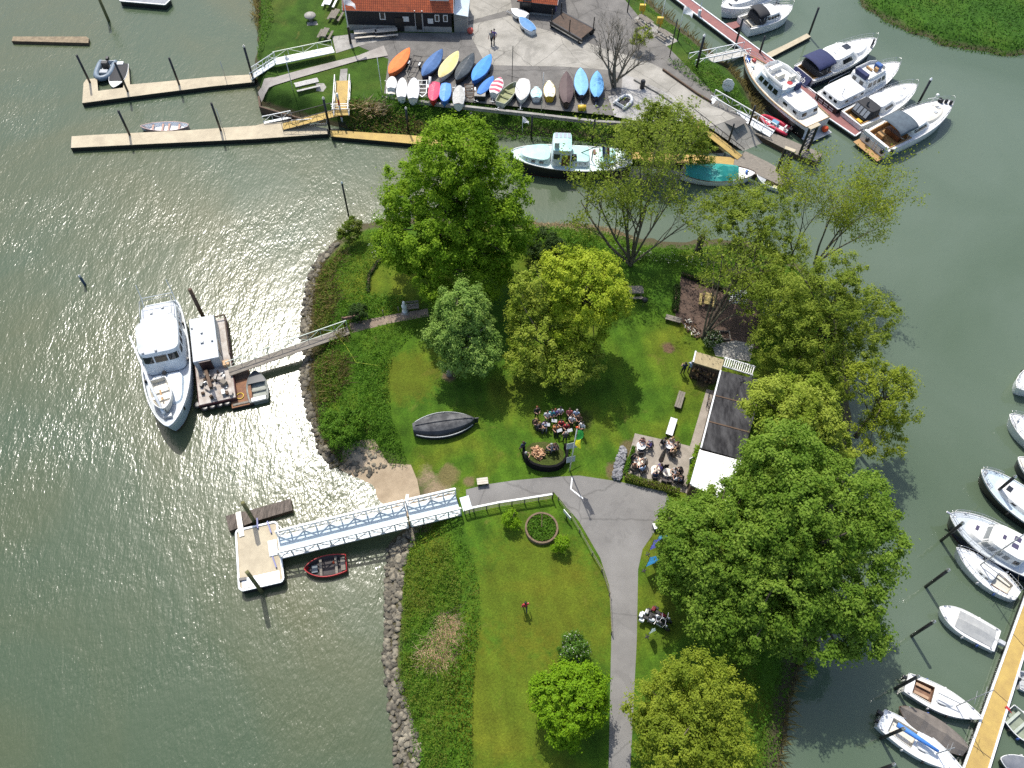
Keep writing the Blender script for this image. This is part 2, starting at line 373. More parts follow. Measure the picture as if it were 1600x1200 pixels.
def drape(name, px, hf, zref, dz, mat, cuts=4, kind='structure'):
    bm = bmesh.new(); pts = [P2(*p, zref) for p in px]
    f = bm.faces.new([bm.verts.new((a, b, 0)) for a, b in pts]); bmesh.ops.triangulate(bm, faces=[f])
    for _ in range(cuts):
        es = [e for e in bm.edges if e.calc_length() > .9]
        if not es: break
        bmesh.ops.subdivide_edges(bm, edges=es, cuts=1); bmesh.ops.triangulate(bm, faces=bm.faces[:])
    V = np.array([v.co[:] for v in bm.verts]); z = hf(V[:, 0], V[:, 1])+dz
    for v, q in zip(bm.verts, z): v.co.z = q
    bmesh.ops.recalc_face_normals(bm, faces=bm.faces[:])
    for fc in bm.faces:
        if fc.normal.z < 0: fc.normal_flip()
        fc.smooth = True
    me = bpy.data.meshes.new(name); bm.to_mesh(me); bm.free(); me.materials.append(mat)
    o = bpy.data.objects.new(name, me); COL.objects.link(o); return tag(o, kind=kind)
def flat(name, px, z, mat, kind='structure', thick=0.0):
    mb = MB(); pts = [P2(*p, z) for p in px]
    (mb.prism(pts, z-thick, z) if thick else mb.sheet(pts, z)); o = mb.build(name, mat); return tag(o, kind=kind)
GI, GH = 1.5, 2.0
# island paving
flat('path', [(728,765),(760,757),(800,751),(850,746),(905,743),(965,752),(1000,760),(1040,768),(1050,790),(1040,808),(1022,832),(1004,858),(997,890),(995,1000),(990,1100),(985,1200),(982,1330),(980,1580),(952,1580),(952,1330),(951,1200),(954,1050),(956,960),(952,915),(938,872),(905,815),(866,770),(800,783),(730,797)], GI+.012, PATHM)
flat('terrace', [(992,677),(1050,690),(1078,697),(1104,608),(1117,611),(1090,720),(1086,750),(1078,772),(1040,762),(1000,752),(974,742)], GI+.02, PAVE)
drape('beach', [(537,693),(585,688),(606,722),(642,726),(652,750),(657,776),(645,800),(625,808),(592,782),(566,748),(528,728)], hI, .6, .05, SAND)
flat('soil', [(1064,431),(1110,444),(1150,462),(1185,472),(1185,545),(1130,533),(1092,527),(1070,510),(1055,493),(1060,460)], GI+.01, SOIL)
flat('soil', [(1112,538),(1150,532),(1178,538),(1172,565),(1118,556)], GI+.02, CONC2)
flat('path', [(545,505),(550,520),(610,505),(670,494),(668,482),(620,490)], GI+.012, M('brown_boards', (.28, .22, .165), (.17, .13, .10), 1.5, .9))
# harbour paving
flat('yard', [(527,60),(560,60),(575,50),(700,52),(715,50),(720,-80),(930,-80),(960,-20),(1010,40),(1060,90),(1120,150),(1168,190),(1150,200),(1080,165),(1000,184),(930,178),(740,160),(600,146),(607,92),(560,72),(530,80)], GH+.012, ASPH)
flat('yard', [(727,40),(800,24),(830,40),(935,72),(992,103),(1002,103),(985,112),(880,104),(768,102),(754,91)], GH+.022, CONC)
flat('yard', [(722,36),(700,-10),(700,-60),(790,-50),(800,14)], GH+.022, CONC)
flat('yard', [(940,75),(1010,95),(1040,110),(1100,155),(1150,184),(1108,199),(1090,188),(1030,150),(985,120),(930,100)], GH+.032, CONC)
flat('yard', [(973,116),(1000,124),(1050,150),(1085,180),(1090,192),(1050,200),(960,182),(950,150),(970,148)], GH+.04, M('light_grey_tarmac', (.38,.37,.35), (.27,.265,.25), .5, .9))
drape('slipway', [(398,128),(430,126),(480,112),(560,92),(600,76),(607,92),(560,100),(470,126),(405,146)], hH, 1.6, .10, M('wet_concrete_ramp', (.33, .31, .28), (.22, .20, .18), .5, .8))
flat('pavement', [(519,57),(545,54),(548,52),(600,55),(610,60),(560,72),(525,83)], GH+.03, CONC2)
# wear on the grey path: cracks, sealed seams, darker repair patches
def worn(m, crack=.45, sc=.22, patch=.7):
    t = m.node_tree; b = t.nodes['Principled BSDF']; src = b.inputs['Base Color'].links[0].from_socket; pos = N(t, 'ShaderNodeNewGeometry').outputs['Position']
    ds = N(t, 'ShaderNodeMix', data_type='VECTOR'); ds.inputs[0].default_value = .35; t.links.new(pos, ds.inputs[4])
    nn = N(t, 'ShaderNodeTexNoise', i={'Scale': .8, 'Detail': 3}); t.links.new(pos, nn.inputs[0]); t.links.new(nn.outputs['Color'], ds.inputs[5])
    v = N(t, 'ShaderNodeTexVoronoi', feature='DISTANCE_TO_EDGE', i={'Scale': sc}); t.links.new(ds.outputs[1], v.inputs[0])
    c = mixc(t, 1, src, ramp(t, v.outputs['Distance'], [(.0, (crack,)*3), (.012, (1, 1, 1))]), 'MULTIPLY')
    p = ramp(t, noise(t, pos, .18, 5, .7, 1.5), [(.56, (1, 1, 1)), (.60, (patch,)*3)]); c = mixc(t, .6, c, mixc(t, 1, c, p, 'MULTIPLY')); t.links.new(c, b.inputs['Base Color'])
worn(PATHM, .72, .2, .82); worn(ASPH, .6, .22, .75); worn(CONC, .5, .3, .72); worn(CONC2, .55, .4, .75)
# ------------------------------------------------------------------ vegetation
def leaf_quads(C, Nn, S, asp=.55):
    n = len(C); Nn = Nn/np.linalg.norm(Nn, axis=1, keepdims=True)
    r = rng.normal(size=(n, 3)); T = np.cross(Nn, r); T /= np.linalg.norm(T, axis=1, keepdims=True)+1e-9
    B = np.cross(Nn, T); S = np.asarray(S).reshape(-1, 1)*np.ones((n, 1))
    V = np.stack([C+T*S, C+B*S*asp+Nn*S*.12, C-T*S, C-B*S*asp+Nn*S*.12], 1).reshape(-1, 3)
    return V, np.arange(4*n).reshape(n, 4)
def unit(n):
    d = rng.normal(size=(n, 3)); return d/np.linalg.norm(d, axis=1, keepdims=True)
def crown_leaves(lobes, nclump, nleaf, rc, ls, zmin=-.55, flat_=.75, inner=.18, squash=.8):
    "lobes: (centre, rx, rz). leaves gathered in clumps on each lobe's shell"
    tot = sum(l[1]**2 for l in lobes); CC = []; NN = []; clumps = []
    for c, rx, rz in lobes:
        k = max(6, int(2.0*nclump*rx*rx/tot)); d = unit(k*2); d = d[d[:, 2] > zmin][:k]
        rad = rng.uniform(.78, 1.06, len(d)); rad[rng.random(len(d)) < inner] *= .6
        # broken outline: a slow wave over the shell
        rad *= 1+.10*np.sin(d[:, 0]*5+c[0])*np.cos(d[:, 1]*4+c[1])
        cl = np.array(c)+d*np.array([rx, rx, rz])*rad[:, None]; clumps.append((cl, d))
    for cl, d in clumps:
        for p, dd in zip(cl, d):
            m = int(nleaf*1.5*rng.uniform(.6, 1.3)); r = rc*.80*float(np.clip(np.exp(rng.normal()*.38), .4, 1.9))
            q = unit(m)*(np.abs(rng.normal(size=(m, 1)))*.42+.35)
            CC.append(p+q*np.array([r, r, r*flat_])); NN.append(q*.75+np.array([-.1, .2, .6])+dd*.4+rng.normal(size=(m, 3))*.4)
    C = np.concatenate(CC); Nn = np.concatenate(NN)
    return C, Nn, np.concatenate([c for c, _ in clumps])
def limb_tubes(mb, base, top, r0, targets, nsub=3, sides=5):
    base, top = Vector(base), Vector(top); mid = base.lerp(top, .5)+Vector((rnd.uniform(-.3, .3), rnd.uniform(-.3, .3), 0))
    mb.tube([base-Vector((0, 0, .2)), base+Vector((0, 0, .3)), mid, top], [r0*1.35, r0, r0*.8, r0*.45], 8)
    for tg in targets:
        tg = Vector(tg); a = base.lerp(top, rnd.uniform(.45, .95)); m = a.lerp(tg, .5)+Vector((rnd.uniform(-.4, .4), rnd.uniform(-.4, .4), rnd.uniform(.1, .8)))
        mb.tube([a, m, tg], [r0*.34, r0*.2, r0*.06], sides)
def lobe(px, py, z, rpx, zr=.85):
    z *= 1.15; c = P(px, py, z); r = rpx/FPX*depth(c); return (tuple(c), r, r*zr)
def tree(name, label, lobes, mat, nclump, nleaf, rc, ls, base=None, r0=.3, bark=None, group=None, gz=GI, nlimb=26, **kw):
    lobes = [lobe(*l) for l in lobes]; wt = sum(l[1] for l in lobes)
    cen = Vector((sum(l[0][0]*l[1] for l in lobes)/wt, sum(l[0][1]*l[1] for l in lobes)/wt, sum(l[0][2]*l[1] for l in lobes)/wt))
    b = P(*base, gz) if base else Vector((cen.x, cen.y, gz)); root = thing(name, label, 'tree' if kw.pop('cat', None) is None else 'shrub', b, 0, group)
    C, Nn, cl = crown_leaves(lobes, nclump, nleaf, rc, ls, **kw)
    V, F = leaf_quads(C, Nn, ls*.80*rng.uniform(.45, 1.45, len(C)))
    np_mesh('crown', V, F, mat, root, tuple(b))
    mb = MB(); mb.smooth = True; pick = cl[rng.choice(len(cl), min(nlimb, len(cl)), replace=False)]
    limb_tubes(mb, (0, 0, 0), cen-b+Vector((0, 0, lobes[0][2]*.3)), r0, [Vector(p)-b for p in pick])
    mb.build('trunk', bark or BARK, root); return root
def sparse_tree(name, label, base, stems, bark, lmat, depth_=4, lev=(4, 3, 3), r0=.18, nleaf=5, ls=.2, spread=.5, group=None, gz=GI, seed=1, twigr=.012):
    "open-crowned tree: stems = [(px,py,z)] tips; branches recurse, leaves sit along the twigs"
    rr = random.Random(seed); b = P(*base, gz); root = thing(name, label, 'tree', b, 0, group); mb = MB(); tips = []
    def grow(p, q, r, lv):
        p, q = Vector(p), Vector(q); L = (q-p).length; d = (q-p)
        sag = Vector((rr.uniform(-1, 1), rr.uniform(-1, 1), rr.uniform(0, .6)))*L*.07
        pts = [p, p+d*.35+sag, p+d*.7+sag*.7, q]
        mb.tube(pts, [r, r*.8, r*.55, max(r*.25, twigr*.6)], 6 if r > .08 else (4 if r > .03 else 3), caps=False)
        if lv >= len(lev):
            for k in range(3): tips.append(tuple(pts[1+k])); 
            return
        for k in range(lev[lv]):
            t = rr.uniform(.35, .98); s = p+d*t+sag*.8
            sd_ = Vector((rr.gauss(0, 1), rr.gauss(0, 1), rr.gauss(.2, .6))).normalized()
            nd = (d.normalized()*(1-spread)+sd_*spread+Vector((0, 0, .12))).normalized()
            grow(s, s+nd*L*rr.uniform(.38, .62), max(r*(1-.6*t)*.55, twigr), lv+1)
    for k, s in enumerate(stems):
        q = P(s[0], s[1], s[2]*1.15)-b; st = Vector((rr.uniform(-.25, .25), rr.uniform(-.25, .25), 0)) if len(stems) > 1 else Vector((0, 0, 0))
        grow(st-Vector((0, 0, .2)) if k == 0 else st+Vector((0, 0, rr.uniform(0, .8))), q, r0*rr.uniform(.6, 1), 0)
    mb.build('trunk', bark, root)
    if nleaf:
        T = np.array(tips); C = np.repeat(T, nleaf, 0)+rng.normal(size=(len(T)*nleaf, 3))*.32
        V, F = leaf_quads(C, rng.normal(size=C.shape)*.8+np.array([0, 0, .7]), ls*rng.uniform(.6, 1.3, len(C))); np_mesh('crown', V, F, lmat, root)
    return root
L_MAPLE = leafmat('fresh_maple_leaves', (.21, .35, .018), (.32, .47, .035), .52, (.16, .30, .015))
L_WILLOW = leafmat('pale_willow_leaves', (.27, .41, .08), (.37, .52, .13), .5, (.22, .36, .07))
L_LIME = leafmat('yellow_green_leaves', (.38, .48, .03), (.55, .62, .07), .52, (.29, .40, .025))
L_LIME2 = leafmat('dull_yellow_leaves', (.30, .38, .04), (.45, .52, .09), .5, (.23, .32, .03))
L_OLIVE = leafmat('olive_leaves', (.21, .285, .03), (.33, .40, .055), .5, (.16, .23, .024))
L_OLIVE2 = leafmat('bronze_olive_leaves', (.25, .32, .028), (.38, .44, .05), .5, (.20, .27, .024))
L_GREEN = leafmat('mid_green_leaves', (.17, .29, .030), (.28, .40, .058), .5, (.135, .245, .024))
L_ACID = leafmat('bright_green_leaves', (.14, .28, .008), (.22, .37, .014), .4)
L_DARK = leafmat('dark_leaves', (.022, .055, .010), (.05, .09, .016), .25)
L_NETTLE = leafmat('nettle_leaves', (.06, .16, .012), (.125, .25, .02), .4, (.085, .185, .014))
L_BRAMBLE = leafmat('bramble_leaves', (.085, .165, .014), (.16, .225, .022), .4, (.15, .18, .026))
L_FLOWER = leafmat('cow_parsley', (.06, .12, .02), (.10, .17, .03), .3, None, (.80, (.6, .6, .5)))
L_REED = leafmat('dead_reed', (.50, .39, .23), (.70, .57, .37), .4)
L_REEDG = leafmat('olive_reed', (.20, .17, .06), (.30, .25, .10), .4)

tree('maple_tree', 'large bright green broadleaf tree at the island tip, behind the pale willow', [(706,345,8,104,.8),(700,250,14,66),(655,305,10,62),(765,290,11,62),(770,365,7,62),(640,375,6,55),(715,425,5,78,.6),(735,225,14,42)], L_MAPLE, 520, 95, .75, .155, r0=.5)
tree('willow_tree', 'pale grey green round willow with a short light trunk on the lawn', [(726,512,6.0,48,1),(722,478,8,40),(740,545,5,40),(700,520,6,32),(715,560,4,28)], L_WILLOW, 230, 100, .50, .12, base=(702,585), r0=.28, bark=M('pale_bark', (.33, .29, .22), (.22, .19, .14), 3, .9), flat_=1.0)
tree('maple_tree', 'bright yellow green tree in the middle of the lawn, taller of the overlapping pair', [(915,450,9,60,.9),(885,425,10,40),(948,470,8,40),(900,500,6,55),(940,430,9,36)], L_LIME, 270, 80, .55, .13, r0=.32)
tree('maple_tree', 'dull yellow green tree overlapping the brighter one on the lawn', [(845,530,5,50,.9),(835,450,8,38),(870,570,4,45,.7),(825,490,6,34),(905,560,4.5,42,.7),(815,565,4,28)], L_LIME2, 250, 62, .55, .125, base=(880,600), r0=.26)
tree('round_tree', 'bright green round tree on the lower lawn beside the path', [(888,1095,4.5,54,.85),(910,1070,5,36),(862,1085,4.8,34),(885,1130,4,38,.7),(920,1110,4,30)], L_ACID, 260, 85, .42, .105, r0=.2)
tree('linden_tree', 'pale yellow olive tree at the bottom edge right of the path', [(1080,1120,6,78,.85),(1030,1105,6,50),(1125,1090,7,48),(1090,1070,8,50),(1060,1170,6,70),(1130,1170,6,50)], L_OLIVE2, 420, 62, .5, .105, r0=.3)
tree('plane_tree', 'broad green tree beside the white roof, left of the two largest crowns', [(1112,850,8,74,.8),(1068,830,7,40),(1090,905,6,55),(1062,868,5,36),(1165,775,9,42),(1120,945,6,55),(1125,800,7,42),(1065,800,5,26)], L_GREEN, 420, 88, .62, .135, r0=.4)
tree('plane_tree', 'widest green tree spreading over the marina water on the right', [(1260,800,11,95,.8),(1330,790,10,70),(1350,850,9,62),(1230,720,12,66),(1195,728,10,40),(1220,900,8,88,.7),(1310,920,8,72),(1340,980,6,45),(1180,960,6,66,.7),(1270,975,6,66,.7),(1200,820,10,70)], L_GREEN, 640, 92, .68, .14, r0=.55)
tree('maple_tree', 'olive yellow tree behind the long dark roof', [(1225,640,9,52,.9),(1190,625,8,34),(1265,625,9,42),(1240,680,7,46),(1285,660,8,36),(1300,700,6,36)], L_LIME2, 230, 85, .55, .13, r0=.3)
tree('alder_tree', 'dense olive green tree on the east bank above the small garden', [(1290,480,9,70,.9),(1240,460,9,62),(1340,500,7,55),(1250,530,7,66,.8),(1215,540,5,45),(1310,540,6,60,.8),(1370,490,6,32),(1310,425,10,40),(1290,590,6,44,.7),(1250,575,5,36,.7)], L_OLIVE, 420, 60, .62, .12, r0=.35, inner=.3)
tree('alder_tree', 'thin bronze olive tree leaning over the water right of the roofs', [(1380,610,8,46,.8),(1350,590,8,34),(1400,640,6,36),(1370,680,5,40),(1410,600,7,26)], L_OLIVE2, 120, 55, .55, .115, r0=.22, inner=.3)
tree('alder_tree', 'open olive tree behind the bench garden beside the multi stemmed trunk', [(1170,350,9,56,.9),(1205,330,9,44),(1130,330,9,34),(1190,410,7,60,.8),(1150,310,10,36),(1225,390,7,44),(1200,460,5,46,.7)], L_OLIVE, 260, 46, .6, .12, base=(1098,528), r0=.2, inner=.35, nlimb=14)
sparse_tree('ash_tree', 'bare multi stemmed tree leaning right across the small garden', (1098,528), [(1160,420,8),(1130,380,9),(1200,420,7),(1190,470,6),(1120,440,7)], BARK2, L_OLIVE, lev=(4, 3, 3), r0=.17, nleaf=3, ls=.14, seed=5)
sparse_tree('ash_tree', 'tall open multi stemmed tree with thin leaves on the north bank', (985,415), [(965,275,10),(1000,255,11),(1036,262,10),(930,300,7),(1060,295,8),(908,315,6),(1078,345,5.5),(982,290,9.5),(1018,300,9)], BARK2, L_OLIVE, lev=(5, 4, 3), r0=.19, nleaf=6, ls=.14, seed=3, spread=.45)
sparse_tree('ash_tree', 'almost bare tree standing in front of the harbour water on the right', (1235,408), [(1258,315,9),(1235,325,8),(1280,330,7.5)], BARK2, L_OLIVE2, lev=(5, 4, 4), r0=.13, nleaf=6, ls=.11, seed=8)
sparse_tree('ash_tree', 'fan shaped almost bare tree nearest the marina pontoon', (1268,420), [(1338,305,9),(1310,312,9),(1362,325,7.5),(1368,358,5.5),(1328,335,7.5)], BARK2, L_OLIVE2, lev=(5, 4, 4), r0=.13, nleaf=7, ls=.11, seed=9)
sparse_tree('plane_tree', 'leafless tree on the harbour yard beside the light concrete', (960,136), [(950,62,6.5),(973,60,7),(998,70,6),(935,82,5),(1004,95,4.5),(962,72,6.5),(985,78,6)], M('grey_twigs', (.20,.175,.13), (.12,.105,.08), 3, .95), L_OLIVE2, lev=(6, 5, 4), r0=.20, nleaf=0, seed=4, gz=GH)
tree('willow_tree', 'olive willow on the harbour bank behind the turquoise boat', [(1030,205,4.5,40,.9),(985,215,4,30),(1075,215,4,34),(1020,180,6,28),(1055,190,5,30),(1000,235,3,30),(1095,235,2.5,24)], L_OLIVE, 230, 60, .6, .125, r0=.2, gz=1.2, inner=.3)
tree('olive_bush', 'sunlit olive bush in a tuft on the yard by the leafless tree', [(1005,55,3.6,14,.9),(995,62,3.2,10)], L_OLIVE2, 30, 50, .35, .10, r0=.06, gz=GH, cat=1, nlimb=5)
for lab, lb, mt, nc, nl, rc, ls in [
  ('dark round shrub at the north west tip of the island', [(545,362,2.6,18,1),(552,350,3.2,12),(538,368,2.2,11)], L_BRAMBLE, 60, 60, .32, .09),
  ('mid green spreading bush on the west bank above the sandy patch', [(530,658,2.4,22,.7),(515,668,2.2,16),(545,672,2.2,18),(530,685,2,16),(512,650,1.9,13),(555,655,1.9,15),(548,690,1.8,12)], leafmat('bush_leaves', (.085, .20, .014), (.15, .28, .022), .4, (.07, .165, .012)), 110, 60, .42, .085),
  ('small light green shrub left of the round bed', [(797,811,2.3,13,1.1),(805,818,2.1,8)], L_ACID, 36, 55, .24, .075),
  ('small green shrub right of the round bed', [(878,849,2.3,11,1.1),(870,855,2,7)], L_ACID, 30, 50, .24, .075),
  ('white flowering shrub behind the round tree', [(897,1010,2.6,21,1),(887,1018,2.3,14),(908,1015,2.3,14)], leafmat('hawthorn', (.05, .13, .012), (.10, .20, .02), .3, None, (.93, (.6, .6, .52))), 70, 55, .3, .08),
  ('dark evergreen shrub at the north edge of the lawn under the great tree', [(850,380,3,24,.9),(870,388,2.6,18),(835,392,2.4,16)], L_DARK, 80, 60, .38, .10),
  ('variegated shrub in front of the dark house garden', [(1115,528,2.2,12,.9),(1108,534,2,8)], leafmat('variegated', (.03, .08, .015), (.07, .12, .03), .3, None, (.85, (.55, .58, .45))), 32, 45, .22, .075),
  ('dark shrub beside the boardwalk near the small landing', [(560,487,2.3,14,.9),(553,492,2.1,9)], L_DARK, 36, 50, .28, .085)]:
    tree('shrub', lab, lb, mt, nc, nl, rc, ls, r0=.05, cat=1, nlimb=6)
# pollard willow stump on the north bank
b = P(1090,392,1.2); t_ = thing('pollard_willow', 'short dark pollard willow stump with a tuft of shoots on the north bank', 'tree', b)
mb = MB(); mb.tube([(0,0,-.2),(.05,0,.9),(0,0,1.9),(.1,0,2.3)], [.42,.33,.42,.3], 9); mb.build('trunk', BARK, t_)
C = np.concatenate([rng.normal(size=(420, 3))*.45+np.array([.1, 0, 2.8])]); V, F = leaf_quads(C, rng.normal(size=C.shape)+np.array([0, 0, .5]), .1); np_mesh('crown', V, F, L_OLIVE, t_)

def in_poly(X, Y, poly): return poly_sd(X, Y, poly) > 0
def scatter_px(px, z, n):
    poly = [P2(*p, z) for p in px]; xs = [p[0] for p in poly]; ys = [p[1] for p in poly]; out = []
    X = rng.uniform(min(xs), max(xs), n*6); Y = rng.uniform(min(ys), max(ys), n*6); k = in_poly(X, Y, poly)
    return X[k][:n], Y[k][:n]
def area_px(px, z):
    p = [P2(*q, z) for q in px]; n = len(p); return abs(sum(p[i][0]*p[(i+1) % n][1]-p[(i+1) % n][0]*p[i][1] for i in range(n)))/2
def cover(name, px, z, hf, mat, dens, ls, h=.5, hump=.6):
    "low leafy ground cover: leaves in humps over the ground"
    n = int(dens*area_px(px, z)); X, Y = scatter_px(px, z, n)
    base = hf(X, Y); hh = h*(.45+.55*np.clip(.5+wob(X, Y, 1.1, 3)*hump+wob(X, Y, 2.9, 5)*.35, 0, 1.4))
    C = np.stack([X, Y, base+hh*rng.random(len(X))**.45], -1)
    gx = wob(X+.1, Y, 2.2, 3)-wob(X-.1, Y, 2.2, 3); gy = wob(X, Y+.1, 2.2, 3)-wob(X, Y-.1, 2.2, 3)
    Nn = np.stack([-gx*1.5, -gy*1.5, np.full(len(X), .8)], -1)+rng.normal(size=(len(X), 3))*.5
    V, F = leaf_quads(C, Nn, ls*rng.uniform(.6, 1.4, len(X))); return tag(np_mesh(name, V, F, mat), kind='stuff')
def reeds(name, px, z, hf, mat, dens, h=1.2, wd=.025, lean=.25):
    n = int(dens*area_px(px, z)); X, Y = scatter_px(px, z, n); n = len(X); Z = hf(X, Y)-.1
    H = h*rng.uniform(.5, 1.2, n); a = rng.uniform(0, 6.28, n); dx, dy = np.cos(a)*wd, np.sin(a)*wd
    lx, ly = rng.normal(size=n)*lean*H+lean*H*.5, rng.normal(size=n)*lean*H-lean*H*.4
    ln = np.hypot(lx, ly)+1e-6; dx, dy = -ly/ln*wd, lx/ln*wd
    V = np.stack([np.stack([X-dx, Y-dy, Z], -1), np.stack([X+dx, Y+dy, Z], -1), np.stack([X+lx*.4+dx*.8, Y+ly*.4+dy*.8, Z+H*.6], -1), np.stack([X+lx, Y+ly, Z+H], -1)], 1).reshape(-1, 3)
    return tag(np_mesh(name, V, np.arange(4*n).reshape(n, 4), mat), kind='stuff')
# west bank, upper half
W1 = [(502,408),(530,380),(560,362),(600,352),(606,395),(583,410),(573,432),(575,458),(640,468),(652,482),(550,508),(500,522),(488,520),(490,470)]
W2 = [(490,545),(550,522),(612,506),(668,494),(670,510),(640,526),(614,555),(607,600),(612,650),(628,690),(636,722),(610,722),(590,700),(560,692),(530,716),(510,690),(495,640),(488,590)]
W3 = [(650,815),(722,803),(722,835),(742,880),(752,930),(748,1000),(740,1060),(738,1130),(740,1240),(650,1240),(640,1130),(625,1070),(622,1000),(628,930),(630,880),(640,840)]
cover('nettles', W1, 1.5, hI, L_NETTLE, 95, .075, .55); cover('nettles', W2, 1.5, hI, L_NETTLE, 100, .075, .7)
cover('nettles', W3, 1.5, hI, L_NETTLE, 80, .075, .6)
for px in ([(492,430),(530,385),(545,395),(520,430),(530,470),(510,515),(489,515),(488,470)], [(488,560),(515,548),(545,560),(540,600),(520,625),(497,625)], [(500,520),(545,512),(540,535),(495,548)]):
    cover('bramble', px, 1.3, hI, L_BRAMBLE, 80, .08, .75)
    reeds('dry_grass', px, 1.3, hI, L_REEDG, 48, .9, .02, .6)
for px in ([(640,850),(700,850),(722,905),(715,960),(680,955),(640,1000),(624,1000),(630,900)], [(625,1010),(660,1030),(720,1040),(715,1100),(670,1110),(640,1120),(615,1060)], [(655,1130),(690,1120),(700,1200),(668,1220)]):
    cover('bramble', px, 1.5, hI, L_BRAMBLE, 110, .075, .9)
reeds('dead_reeds', [(690,955),(715,965),(712,1000),(700,1035),(670,1045),(650,1035),(648,1020),(672,995)], 1.6, hI, L_REED, 220, .34, .03, 1.7)
reeds('dry_grass', [(478,440),(495,405),(510,400),(500,440),(497,520),(500,600),(515,680),(540,715),(520,725),(490,670),(478,600),(475,520)], .9, hI, L_REEDG, 60, .6, .02, .5)
cover('cow_parsley', [(575,385),(605,372),(606,395),(585,408)], 1.5, hI, L_FLOWER, 50, .085, .9)
cover('bramble', [(530,470),(570,462),(640,470),(640,482),(560,498),(525,500)], 1.5, hI, L_NETTLE, 70, .09, 1.1)
cover('bramble', [(560,560),(606,545),(606,640),(625,700),(590,690),(560,640)], 1.5, hI, L_NETTLE, 60, .09, 1.2)
cover('nettles', [(700,1000),(745,960),(738,1100),(735,1200),(700,1200)], 1.5, hI, L_NETTLE, 60, .09, 1.0)
# north bank of the island
NB = [(820,352),(900,352),(960,362),(1010,378),(1120,380),(1185,385),(1190,440),(1110,422),(1040,412),(960,404),(900,396),(825,392)]
cover('nettles', NB, 1.2, hI, L_NETTLE, 80, .085, .8)
reeds('reeds', [(825,344),(900,346),(960,354),(990,370),(960,372),(900,362),(830,358)], .5, hI, L_REED, 40, .8, .025, .3)
cover('cow_parsley', [(960,385),(1040,398),(1110,408),(1105,422),(1030,412),(955,402)], 1.5, hI, L_FLOWER, 60, .085, .8)
cover('cow_parsley', [(815,362),(870,358),(940,366),(930,390),(870,390),(820,385)], 1.5, hI, L_NETTLE, 80, .09, 1.2)
# east bank and the ground below the trees
cover('nettles', [(1190,385),(1230,405),(1270,435),(1300,490),(1320,570),(1322,650),(1318,740),(1300,860),(1275,950),(1250,1030),(1230,1110),(1215,1240),(1165,1240),(1180,1060),(1200,930),(1220,800),(1225,650),(1190,560),(1190,470)], 1.3, hI, L_NETTLE, 50, .10, .9)
cover('undergrowth', [(1060,830),(1130,850),(1190,900),(1190,1060),(1165,1240),(1140,1240),(1120,1020),(1060,940),(1045,900)], 1.5, hI, L_NETTLE, 45, .10, .8)
reeds('reeds', [(1258,1010),(1275,975),(1282,985),(1250,1060),(1232,1130),(1222,1210),(1210,1210),(1228,1100),(1245,1040)], .4, hI, L_REEDG, 60, 1.4, .025, .25)
# harbour banks
HB = [(545,168),(600,158),(740,172),(840,180),(930,192),(1010,197),(1090,200),(1130,222),(1080,238),(1000,230),(920,217),(840,209),(740,205),(640,203),(560,199),(540,190)]
cover('nettles', HB, 1.2, hH, L_NETTLE, 70, .11, 1.0)
reeds('reeds', [(545,172),(600,178),(670,190),(700,205),(640,206),(560,202),(540,194)], .8, hH, L_REEDG, 36, 1.0, .03, .4)
reeds('dead_reeds', [(572,168),(595,172),(605,182),(580,186),(560,178)], 1.0, hH, L_REED, 50, .9, .03, .8)
cover('nettles', [(403,0),(425,-10),(430,40),(415,80),(402,100),(402,60)], 1.2, hH, L_NETTLE, 36, .11, .9)
reeds('reeds', [(390,-10),(402,-10),(408,20),(404,50),(396,30)], .4, hH, L_REEDG, 30, 1.3, .035, .3)
cover('nettles', [(1040,100),(1085,98),(1120,108),(1150,130),(1175,160),(1180,182),(1150,168),(1095,140)], 1.8, hH, L_NETTLE, 60, .10, .6)
reeds('reeds', [(1125,92),(1150,108),(1178,140),(1192,170),(1190,190),(1180,180),(1170,150),(1145,118)], .4, hH, L_REEDG, 36, 1.0, .03, .3)
cover('nettles', [(985,-20),(1010,5),(1050,40),(1090,75),(1105,85),(1085,82),(1040,48),(1000,12),(975,-10)], 1.4, hH, L_NETTLE, 40, .10, .6)
reeds('reeds', [(1000,-20),(1030,10),(1070,45),(1110,80),(1115,88),(1085,66),(1040,28),(1005,0)], .2, hH, L_REEDG, 26, 1.2, .035, .3)
# meadow across the harbour
cover('meadow_grass', [(1345,-5),(1380,25),(1450,55),(1520,74),(1600,80),(1640,80),(1640,-40),(1340,-40)], .9, hM, leafmat('meadow_blades', (.035, .105, .010), (.06, .15, .014), .3), 16, .13, .28)
reeds('reeds', [(1335,0),(1376,34),(1450,64),(1520,82),(1620,90),(1620,84),(1520,74),(1450,55),(1380,24),(1345,-4)], .3, hM, L_NETTLE, 30, .5, .03, .4)
